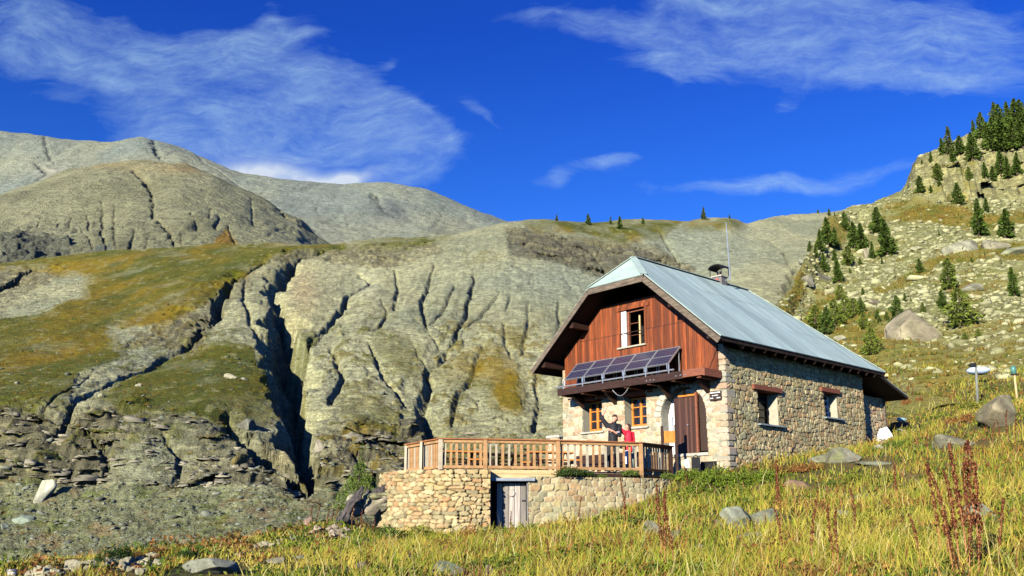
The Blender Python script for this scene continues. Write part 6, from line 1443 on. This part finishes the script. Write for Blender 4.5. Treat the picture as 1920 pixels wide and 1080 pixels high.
# by the shed: leaning white sheet, bottles, planks
def shed(u, v): p = hw(u, v, 0); return p, float(meadow_z(p.x, p.y))
p, g_ = shed(-.75, 9.1); e = MB(); P1 = [at(1637, 808, 35.5), at(1663, 800, 35.7), at(1685, 832, 35.4), at(1640, 832, 35.3)]
e.prism([q_ - P1[0] for q_ in P1], (.02, .05, .0)); o_ = e.build('white_sheet', M['whitesheet'], None, bevel=.004); o_.location = P1[0]; tag(o_, 'white rectangular sheet leaning below the lean-to roof', 'sheet')
for i, (x, y, L, ry) in enumerate([(1690, 787, 16, 0), (1694, 799, 12, .1)]):
    q_ = at(x, y, 38.2); m = MB(); wM = L * 38.2 / F / 2; m.tube([(-wM, 0, 0), (-wM * .85, 0, 0), (wM * .85, 0, 0), (wM, 0, 0)], [.05, .09 - .03 * i, .09 - .03 * i, .05], 12); m.tube([(wM, 0, 0), (wM + .07, 0, 0)], .03, 8)
    o_ = m.build('gas_bottle', M['turquoise'], None, True); o_.location = q_; o_.rotation_euler = (0, ry, .2); tag(o_, ['upper pale turquoise gas bottle lying behind the lean-to', 'lower slimmer pale turquoise gas bottle behind the lean-to'][i], 'gas bottle')
    m = MB(); m.box(-.35, .30, -.15, .3, -.9 + .0, -.10); o_ = m.build('black_crate', M['blacksheet'], None, bevel=.03); o_.location = q_ + Vector((0, .05, .0)); tag(o_, ['black crate carrying the upper gas bottle', 'black crate carrying the lower gas bottle'][i], 'crate')
for i, (x0, y0, x1, y1, Y_, mt, lb_) in enumerate([(1680, 812, 1705, 820, 37.2, 'darkwood', 'dark plank lying lowest in the junk behind the lean-to'), (1684, 805, 1712, 814, 37.4, 'greywood', 'grey plank lying across the junk behind the lean-to'), (1700, 822, 1708, 806, 37.0, 'redwood', 'short reddish plank standing in the junk behind the lean-to'), (1724, 812, 1724, 795, 37.0, 'black', 'thin black stake right of the junk behind the lean-to')]):
    a_, b_ = at(x0, y0, Y_), at(x1, y1, Y_); m = MB(); m.bar((0, 0, 0), b_ - a_, .12 if i < 3 else .04, .05); o_ = m.build('plank' if i < 3 else 'stake', M[mt], None); o_.location = a_; tag(o_, lb_, 'plank' if i < 3 else 'stake')
# items by the doorstep
q_ = hw(2.0, -1.0, 1.35); q_ = at(1285, 872, 28.2)
m = MB(); m.prism([(0, 0, 0), (.17, 0, 0), (.13, 0, .30), (-.03, 0, .27)], (0, .12, 0)); o_ = m.build('white_canister', M['white'], None, bevel=.03); o_.location = (q_.x, q_.y, q_.z - .1); tag(o_, 'white canister standing below the doorstep', 'canister')
m = MB(); m.box(-.12, .12, -.1, .1, -.2, .22); m.tube([(-.08, 0, .22), (0, 0, .3), (.08, 0, .22)], .015, 6); o_ = m.build('black_bag', M['black'], None, bevel=.05); o_.location = (q_.x + .33, q_.y, q_.z + .02); tag(o_, 'dark bag standing beside the white canister', 'bag')

# ================================================================ PLANTS
def leaf_clump(seed, n, col, col2, flat=.8, ls=.07):
    r = np.random.default_rng(seed); d = r.normal(size=(n, 3)); d[:, 2] = np.abs(d[:, 2]); d /= np.linalg.norm(d, axis=1)[:, None]; rad = r.uniform(.35, 1, n) ** .6 * (1 + .25 * np.sin(d[:, 0] * 6 + seed) * np.cos(d[:, 1] * 5))
    c = d * rad[:, None] * np.array([1, 1, flat]); a = r.normal(size=(n, 3)); a[:, 2] += .8; a /= np.linalg.norm(a, axis=1)[:, None]; s_ = np.cross(a, r.normal(size=(n, 3))); s_ /= np.linalg.norm(s_, axis=1)[:, None]
    L = ls * r.uniform(.6, 1.6, n)[:, None]; v = np.stack([c - a * L, c + s_ * L * .45, c + a * L, c - s_ * L * .45], 1).reshape(-1, 3)
    h = r.uniform(0, 1, n)[:, None]; tone = (np.array(col) * (1 - h) + np.array(col2) * h) * r.uniform(.6, 1.35, n)[:, None]
    me = np_mesh('foliage', v, np.arange(n * 4).reshape(n, 4), np.repeat(tone, 4, 0), smooth=False); me.materials.append(M['leaf']); return me
LG = [leaf_clump(1, 1100, (.10, .17, .015), (.20, .26, .02)), leaf_clump(2, 900, (.08, .14, .02), (.16, .22, .03), .7), leaf_clump(3, 700, (.14, .19, .02), (.30, .30, .03), .9)]
LR = [leaf_clump(4, 800, (.22, .09, .02), (.36, .17, .05), .6), leaf_clump(5, 800, (.12, .08, .02), (.28, .14, .03), .7)]
LD = [leaf_clump(6, 1300, (.03, .065, .012), (.07, .12, .02), .8), leaf_clump(7, 1500, (.06, .10, .015), (.14, .19, .03), 1.3, .05)]
stem_m = MB()
for k in range(6): a = k * 1.05; stem_m.tube([(0, 0, -.15), (math.cos(a) * .25, math.sin(a) * .25, .4), (math.cos(a) * .5, math.sin(a) * .5, .7)], [.02, .015, .008], 5)
stem_me = bpy.data.meshes.new('stem'); stem_me.from_pydata(stem_m.v, [], stem_m.f); stem_me.materials.append(M['bark'])
def plant(px, py, w_, h_, me, label, grp, cat='plant', name='leafy_plant', P0=None):
    p = P0 if P0 is not None else pickd(px, py, MA)
    if p is None: return
    sc = p.y / F / CT; e = empty(name, p, random.uniform(0, 6)); tag(e, label, cat, grp)
    for m_, nm in ((me, 'foliage'), (stem_me, 'stem')):
        o_ = bpy.data.objects.new(nm, m_); COL.objects.link(o_); o_.parent = e; o_.scale = (w_ * sc / 2, w_ * sc / 2, h_ * sc)
random.seed(9)
for a in [(1068, 892, 56, 20, LD[0], 'dense dark green bush on the terrace edge below the railing'), (1100, 893, 34, 14, LD[0], 'smaller green bush right of the dense one on the terrace edge'), (1128, 896, 24, 9, LG[1], 'low green tuft on the wall top under the people'), (1182, 892, 34, 16, LG[1], 'green tuft on the wall top near the railing corner')]:
    plant(a[0], a[1], a[2], a[3], a[4], a[5], 'plants on the terrace edge', P0=at(a[0], a[1], 26.3 + (a[0] - 1068) * .006))
# young tree left of the wall
pt = at(668, 948, 29.5)
for i, (x, y, w_, h_) in enumerate([(668, 950, 62, 62)]):
    e = empty('young_larch', at(x, y, 29.0), .3); tag(e, 'feathery light green young tree left of the terrace wall', 'tree'); sc = 29 / F / CT
    m = MB(); m.tube([(0, 0, -1.2), (.05, 0, .6), (.1, 0, 1.5)], [.05, .04, .01], 6); m.build('trunk', M['bark'], e)
    lm = leaf_clump(21, 2600, (.07, .13, .015), (.17, .24, .03), 1.0, .032); o_ = bpy.data.objects.new('crown', lm); COL.objects.link(o_); o_.parent = e
    v = np.array([tuple(q.co) for q in lm.vertices]).reshape(-1, 4, 3); cz = v.mean(1); hh = cz[:, 2]; k_ = (1.05 - hh)[:, None] * .75 + .12; sh = np.stack([cz[:, 0] * k_[:, 0] + .12 * hh, cz[:, 1] * k_[:, 0], hh * 1.75], 1) - cz
    v = (v + sh[:, None, :]).reshape(-1, 3); lm.vertices.foreach_set('co', v.ravel().astype(np.float32)); o_.location = (0, 0, -.1)
gp_ = [(1290, 900, 50, 26, 0), (1330, 910, 56, 30, 0), (1370, 912, 56, 32, 0), (1400, 908, 50, 28, 0), (1435, 905, 46, 26, 0), (1250, 905, 44, 24, 1), (1310, 930, 60, 24, 0), (1385, 932, 60, 22, 2), (1225, 915, 40, 22, 1), (1340, 890, 40, 16, 1), (1600, 905, 50, 20, 2), (1560, 912, 40, 16, 1), (1640, 850, 30, 16, 1), (1672, 842, 40, 20, 1), (1700, 835, 30, 14, 1), (1195, 925, 40, 22, 1), (1160, 945, 36, 22, 2), (1450, 925, 46, 20, 2), (1525, 925, 40, 14, 1), (1280, 945, 60, 24, 2), (860, 990, 40, 24, 2), (1000, 1000, 30, 20, 1), (725, 1010, 70, 30, 1), (790, 1010, 60, 26, 2), (900, 990, 50, 20, 1), (1860, 790, 50, 16, 1), (1820, 770, 60, 20, 2)]
pos_txt = lambda x, y: ('beside the door steps' if x < 1300 and y < 925 and x > 1215 else 'at the foot of the house corner' if x < 1460 and y < 940 and x > 1290 else 'in the grass below the side wall' if x < 1620 and x > 1460 else 'near the lean-to' if 1620 <= x < 1720 else 'at the right edge' if x > 1720 else 'below the terrace wall')
cnt = {}
for a in sorted(gp_):
    w_ = pos_txt(a[0], a[1]); cnt[w_] = cnt.get(w_, 0) + 1
    plant(a[0], a[1], a[2], a[3] * 1.1, LG[a[4]], 'bright green leafy plant %s, %s from the left there' % (w_, ORD[cnt[w_] - 1]), 'bright green leafy plants')
rp = [(1500, 885, 46, 26, 0), (1470, 890, 36, 24, 1), (1530, 880, 36, 18, 0), (1610, 850, 30, 14, 0), (1450, 880, 26, 16, 1), (830, 1030, 60, 26, 1), (760, 1055, 66, 30, 1), (700, 1050, 60, 24, 0), (720, 1075, 70, 26, 1), (880, 1010, 40, 24, 0), (300, 1040, 60, 20, 0), (335, 1030, 50, 16, 0), (250, 1050, 50, 22, 1), (1815, 790, 40, 22, 0), (1785, 795, 30, 20, 0), (1700, 765, 24, 30, 0), (1725, 760, 20, 26, 0), (400, 1030, 50, 14, 1)]
cnt = {}
for a in sorted(rp):
    w_ = 'at the foot of the side wall' if 1440 < a[0] < 1640 else 'at the lower left' if a[0] < 450 else 'near the right edge' if a[0] > 1640 else 'below the terrace wall'; cnt[w_] = cnt.get(w_, 0) + 1
    plant(a[0], a[1], a[2], a[3], LR[a[4]], 'rusty brown withered plant %s, %s from the left there' % (w_, ORD[cnt[w_] - 1]), 'rusty withered plants', name='withered_plant')
for i, a in enumerate([(205, 1058, 50, 34), (230, 1056, 40, 40), (185, 1064, 30, 22), (350, 1046, 40, 18)]):
    plant(a[0], a[1], a[2], a[3], LD[0], ['dark green shrub left of the tallest one at the lower left', 'tallest dark green shrub at the lower left', 'lowest dark green shrub at the lower left stones', 'dark green shrub right of the rusty plants at the lower left'][(0 if i == 0 else 1 if i == 1 else 2 if i == 2 else 3)], 'dark green shrubs at the lower left', name='dark_shrub', cat='shrub')

# dock stalks
def dock(seed, H):
    r = random.Random(seed); nr_ = np.random.default_rng(seed); b = [r.uniform(-.08, .08) for _ in range(2)]
    def c(t): return np.array([b[0] * t * t * 2 + .02 * math.sin(t * 6), b[1] * t * t * 2, t])
    m = MB(); m.tube([tuple(c(t)) for t in np.linspace(-.15, 1, 9)], [.0085] * 4 + [.007] * 3 + [.005, .003], 6)
    tm = bpy.data.meshes.new('stem'); tm.from_pydata(m.v, [], m.f); tm.materials.append(M['dockstem'])
    n = 420; t = nr_.uniform(.30 + .1 * r.random(), 1.0, n); keepm = nr_.uniform(0, 1, n) < (.45 + .55 * (np.sin(t * 46 + seed) > -.3)); t = t[keepm]; n = len(t); an = nr_.uniform(0, 6.28, n); rad = .036 * (1.15 - t) ** .5 * nr_.uniform(.2, 1.25, n)
    cc = np.array([c(x) for x in t]) + np.stack([np.cos(an) * rad, np.sin(an) * rad, nr_.uniform(-.01, .01, n)], 1); a = nr_.normal(size=(n, 3)); a /= np.linalg.norm(a, axis=1)[:, None]; s_ = np.cross(a, nr_.normal(size=(n, 3))); s_ /= np.linalg.norm(s_, axis=1)[:, None]; L = .0125 * nr_.uniform(.7, 1.4, n)[:, None]
    v = np.stack([cc - a * L, cc + s_ * L * .8, cc + a * L, cc - s_ * L * .8], 1).reshape(-1, 3); tone = nr_.uniform(.55, 1.5, n)[:, None] * np.array((.15, .045, .018))
    sm = np_mesh('seed_head', v, np.arange(n * 4).reshape(n, 4), np.repeat(tone, 4, 0), smooth=False); sm.materials.append(M['leaf']); return tm, sm
M['dockstem'] = mat_plain('dock_stem', (0.34, 0.15, 0.06), 0.8, 0.4, 14, stretch=(1, 1, .3), bmp=0)
DK = [dock(k, 1) for k in range(8)]
docks = [(1850, 1078, 240, 'right'), (1838, 1080, 235, 'right'), (1826, 1078, 200, 'right'), (1815, 1082, 240, 'right'), (1803, 1080, 190, 'right'), (1790, 1082, 205, 'right'), (1780, 1070, 110, 'right'), (1765, 1040, 150, 'right'), (1730, 1080, 110, 'right'), (1878, 1078, 135, 'right'), (1835, 1085, 100, 'right'), (1818, 1088, 120, 'right'), (1796, 1090, 80, 'right'),
         (1523, 1075, 130, 'mid'), (1563, 1078, 125, 'mid'), (1571, 1080, 120, 'mid'), (1608, 1020, 100, 'mid'), (1465, 1010, 130, 'mid'), (1458, 990, 120, 'mid'), (1470, 1055, 95, 'mid'), (1685, 950, 80, 'mid'), (1678, 940, 70, 'mid'), (1740, 860, 60, 'mid'), (1534, 965, 50, 'mid'),
         (1240, 1065, 150, 'centre'), (1248, 1075, 145, 'centre'), (1262, 1078, 130, 'centre'), (1175, 990, 90, 'centre'), (1170, 995, 70, 'centre'), (1290, 930, 50, 'centre'), (1030, 1075, 60, 'centre'), (1085, 990, 55, 'centre'),
         (905, 990, 75, 'left'), (898, 985, 60, 'left'), (912, 988, 50, 'left'), (880, 975, 45, 'left'), (957, 1000, 40, 'left'), (880, 1000, 45, 'left'), (676, 1008, 50, 'left'), (660, 990, 40, 'left'), (700, 1010, 36, 'left'), (582, 965, 35, 'left'), (594, 960, 36, 'left'), (612, 955, 36, 'left'), (622, 950, 30, 'left'), (628, 952, 36, 'left'),
         (1890, 840, 70, 'far'), (1905, 840, 60, 'far'), (1878, 838, 50, 'far'), (1862, 842, 50, 'far'), (1858, 722, 26, 'far'), (1866, 722, 24, 'far'), (1700, 705, 24, 'far'), (1716, 710, 26, 'far'), (1720, 712, 24, 'far'), (1690, 745, 30, 'far'), (1705, 750, 34, 'far'), (1712, 752, 30, 'far')]
loc_t = {'right': 'in the lower right bunch', 'mid': 'below the side wall', 'centre': 'below the terrace railing corner', 'left': 'around the dry stone wall', 'far': 'on the upper meadow'}
cnt = {}
for i, (x, y, h_, k) in enumerate(sorted(docks)):
    p = None; yy_ = y; Yb = {'right': 10.5, 'mid': None, 'centre': None, 'left': None, 'far': None}[k]
    p = pickd(x, y, MA)
    if p is None: continue
    if p.y > 12 and k == 'right': p = at(x, 1090, 10.5)
    p = Vector((p.x, p.y, float(meadow_z(p.x, p.y)))); H = h_ * p.y / F / CT; cnt[k] = cnt.get(k, 0) + 1
    e = empty('dock_stalk', p, random.uniform(0, 6.28)); tag(e, 'dried dock stalk %s, %s from the left' % (loc_t[k], ORD[cnt[k] - 1]), 'stalk', 'dried dock stalks')
    for me, nm in zip(DK[i % 8], ('stem', 'seed_head')):
        o_ = bpy.data.objects.new(nm, me); COL.objects.link(o_); o_.parent = e; w_ = max(.9, min(1.5, H)); o_.scale = (w_ * .78, w_ * .78, H)

# ================================================================ GRASS
def clear_of_rocks(X, Y, r):
    k = np.ones(X.shape, bool)
    for bx_, by_, br_ in BLD:
        n_ = (np.abs(X - bx_) < br_ + .3) & (np.abs(Y - by_) < br_ + 1.8)
        if not n_.any(): continue
        # bare right round the stone and thin just in front of it, where feet and sheep keep it short
        d = np.hypot((X[n_] - bx_) / 1.0, np.where(Y[n_] < by_, (Y[n_] - by_) / (1.0 + 1.0 / br_ * min(br_, .9)), Y[n_] - by_))
        k[n_] &= (d > br_) | (r.uniform(0, 1, n_.sum()) < .06)
    return k
def blades(name, n, seed, xr, yr, dens, hgt, cols, wid=.009, label='', mask=None):
    r = np.random.default_rng(seed)
    u = r.uniform(0, 1, n); Yg = yr[0] * (yr[1] / yr[0]) ** u; half = Yg * .66 + 1; Xg = r.uniform(-1, 1, n) * half
    # clumping
    cl_ = vnoise(Xg * 1.6, Yg * 1.6, seed + 3) * .6 + vnoise(Xg * 5, Yg * 5, seed + 4) * .4; keep = r.uniform(0, 1, n) < np.clip((cl_ - .22) * 2.2, .12, 1)
    rel = HO; lu = (Xg - HO.x) * UD.x + (Yg - HO.y) * UD.y; lv = (Xg - HO.x) * VD.x + (Yg - HO.y) * VD.y
    keep &= ~((lu > -.12) & (lu < HW + .6) & (lv > -.10) & (lv < HL + 2.6))
    tp = [(-4.1, 30.5), (-4.25, 28.3), (-4.0, 27.1), (-3.4, 26.2), (-2.4, 25.5), (-1.6, 25.3), (-.4, 25.4), (-.4, 25.9), (.5, 25.7), (1.4, 25.9), (3.9, 26.8), (5.3, 28.2), (6.5, 28.2), (2, 34), (-2, 34)]
    keep &= ~in_poly(Xg, Yg, tp)
    Xg, Yg = Xg[keep], Yg[keep]; Z = meadow_z(Xg, Yg)
    keep = Z > -2.4 ; keep &= (Xg > -8.8 - (Yg - 15) * .04)
    keep &= clear_of_rocks(Xg, Yg, r)
    if mask is not None: keep &= mask(Xg, Yg, r)
    Xg, Yg, Z = Xg[keep], Yg[keep], Z[keep]; n = len(Xg)
    pch = vnoise(Xg * .55, Yg * .55, seed + 7); H = hgt[0] + (hgt[1] - hgt[0]) * r.uniform(0, 1, n) ** 1.3 * (.6 + .8 * pch)
    H *= .45 + .55 * sstep(-5, -1, Xg - .02 * Yg); H *= .55 + .9 * vnoise(Xg * 1.7, Yg * 1.7, seed + 9)
    W_ = wid * (.7 + Yg / 16) * r.uniform(.7, 1.3, n); an = r.uniform(0, np.pi, n); dx, dy = np.cos(an) * W_, np.sin(an) * W_ * .5
    wd = r.normal(0.10, .34, n) * H; wd2 = r.normal(0, .3, n) * H; cur = 1.6
    b = np.stack([Xg, Yg, Z - .03], 1); mdp = b + np.stack([wd * .35, wd2 * .35, H * .55], 1); tip = b + np.stack([wd * cur * .75, wd2, H], 1)
    s_ = np.stack([dx, dy, dx * 0], 1)
    v = np.stack([b - s_, b + s_, mdp + s_ * .75, mdp - s_ * .75, tip], 1).reshape(-1, 3); i0 = np.arange(n)[:, None] * 5
    q = (i0 + np.array([0, 1, 2, 3])); t3 = (i0 + np.array([3, 2, 4]))
    cols = np.array(cols); a = np.clip(fbm(Xg * .5, Yg * .5, 4, seed + 20) * 1.6 + .5 + r.normal(0, .22, n), 0, .999) * (len(cols) - 1); k = np.floor(a).astype(int); fr_ = (a - k)[:, None]
    cc = cols[k] * (1 - fr_) + cols[np.minimum(k + 1, len(cols) - 1)] * fr_; cc = cc * r.uniform(.7, 1.3, n)[:, None]
    me = np_mesh(name, v, [q, t3], np.repeat(cc, 5, 0), smooth=False); o_ = link(name, me, M['grass']); o_['kind'] = 'stuff'; tag(o_, label, 'grass'); return o_
def lush(X, Y):   # greener ground near the hut corner, in hollows and streaks
    px_ = 960 + F * X / Y
    return ell(px_, Y, 1360, 24.5, 150, 3.2) + .7 * ell(px_, Y, 1180, 17, 160, 2) + .5 * ell(px_, Y, 1700, 27, 120, 3) + .6 * ell(px_, Y, 1750, 11, 200, 2) + .5 * ell(px_, Y, 880, 20, 120, 3) + .45 * sstep(.55, .75, vnoise(X * .5, Y * .8, 77))
blades('dry_grass', 250000, 51, (8.2, 62), (8.2, 62), 1, (.09, .36), [(.50, .40, .065), (.33, .33, .03), (.17, .22, .015), (.52, .41, .08), (.34, .34, .035), (.42, .22, .04), (.27, .31, .025)], .006, 'golden and olive dry grass covering the meadow', lambda X, Y, r: r.uniform(0, 1, len(X)) > lush(X, Y) * .75)
blades('green_grass', 90000, 52, (8.2, 60), (8.2, 60), 1, (.09, .30), [(.13, .19, .014), (.25, .32, .025), (.17, .24, .02)], .0065, 'green grass patches on the meadow', lambda X, Y, r: r.uniform(0, 1, len(X)) < .16 + lush(X, Y))
blades('tall_straw', 7000, 53, (8.2, 50), (8.2, 50), 1, (.25, .6), [(.62, .53, .20), (.52, .38, .13), (.66, .57, .28)], .0035, 'tall pale straw stems rising above the meadow grass')
blades('rusty_grass', 34000, 54, (8.2, 55), (8.2, 55), 1, (.15, .42), [(.24, .10, .03), (.32, .16, .05), (.16, .08, .03)], .007, 'rusty reddish withered grass in patches', lambda X, Y, r: r.uniform(0, 1, len(X)) < sstep(.5, .7, vnoise(X * .45, Y * .7, 99)))

# low leafy ground cover in patches
def cover(name, n, seed, thr, cols, label, hmax=.16):
    r = np.random.default_rng(seed); Yg = 8.5 * (52 / 8.5) ** r.uniform(0, 1, n); Xg = r.uniform(-1, 1, n) * (Yg * .64 + .5)
    m_ = vnoise(Xg * .8, Yg * 1.1, seed + 1) * .6 + vnoise(Xg * 2.6, Yg * 2.6, seed + 2) * .4; k = m_ > thr
    lu = (Xg - HO.x) * UD.x + (Yg - HO.y) * UD.y; lv = (Xg - HO.x) * VD.x + (Yg - HO.y) * VD.y; k &= ~((lu > -.12) & (lu < HW + .6) & (lv > -.1) & (lv < HL + 2.6))
    k &= ~in_poly(Xg, Yg, [(-4.1, 30.5), (-4.25, 28.3), (-4.0, 27.1), (-3.4, 26.2), (-2.4, 25.5), (-1.6, 25.3), (-.4, 25.4), (-.4, 25.9), (.5, 25.7), (1.4, 25.9), (3.9, 26.8), (5.3, 28.2), (6.5, 28.2), (2, 34), (-2, 34)])
    k &= Xg > -8.8 - (Yg - 15) * .04
    k &= clear_of_rocks(Xg, Yg, r); Xg, Yg, m_ = Xg[k], Yg[k], m_[k]; n = len(Xg); h = r.uniform(0, 1, n) * hmax * np.clip((m_ - thr) * 9, .3, 1.3); c_ = np.stack([Xg, Yg, meadow_z(Xg, Yg) + h], 1)
    a = r.normal(size=(n, 3)); a[:, 2] += .6; a /= np.linalg.norm(a, axis=1)[:, None]; s_ = np.cross(a, r.normal(size=(n, 3))); s_ /= np.linalg.norm(s_, axis=1)[:, None]; L = (.018 + .0011 * Yg)[:, None] * r.uniform(.6, 1.5, n)[:, None]
    v = np.stack([c_ - a * L, c_ + s_ * L * .55, c_ + a * L, c_ - s_ * L * .55], 1).reshape(-1, 3); cols = np.array(cols); cc = cols[r.integers(0, len(cols), n)] * r.uniform(.6, 1.3, n)[:, None]
    me = np_mesh(name, v, np.arange(n * 4).reshape(n, 4), np.repeat(cc, 4, 0), smooth=False); o_ = link(name, me, M['leaf']); o_['kind'] = 'stuff'; tag(o_, label, 'ground cover')
cover('leafy_ground_cover', 200000, 61, .63, [(.09, .15, .012), (.15, .20, .02), (.06, .10, .012), (.20, .22, .03)], 'low green leafy ground cover in patches on the meadow')
cover('withered_ground_cover', 150000, 67, .66, [(.30, .13, .03), (.20, .08, .025), (.36, .20, .05), (.14, .12, .03)], 'rusty brown withered ground cover in patches', .2)
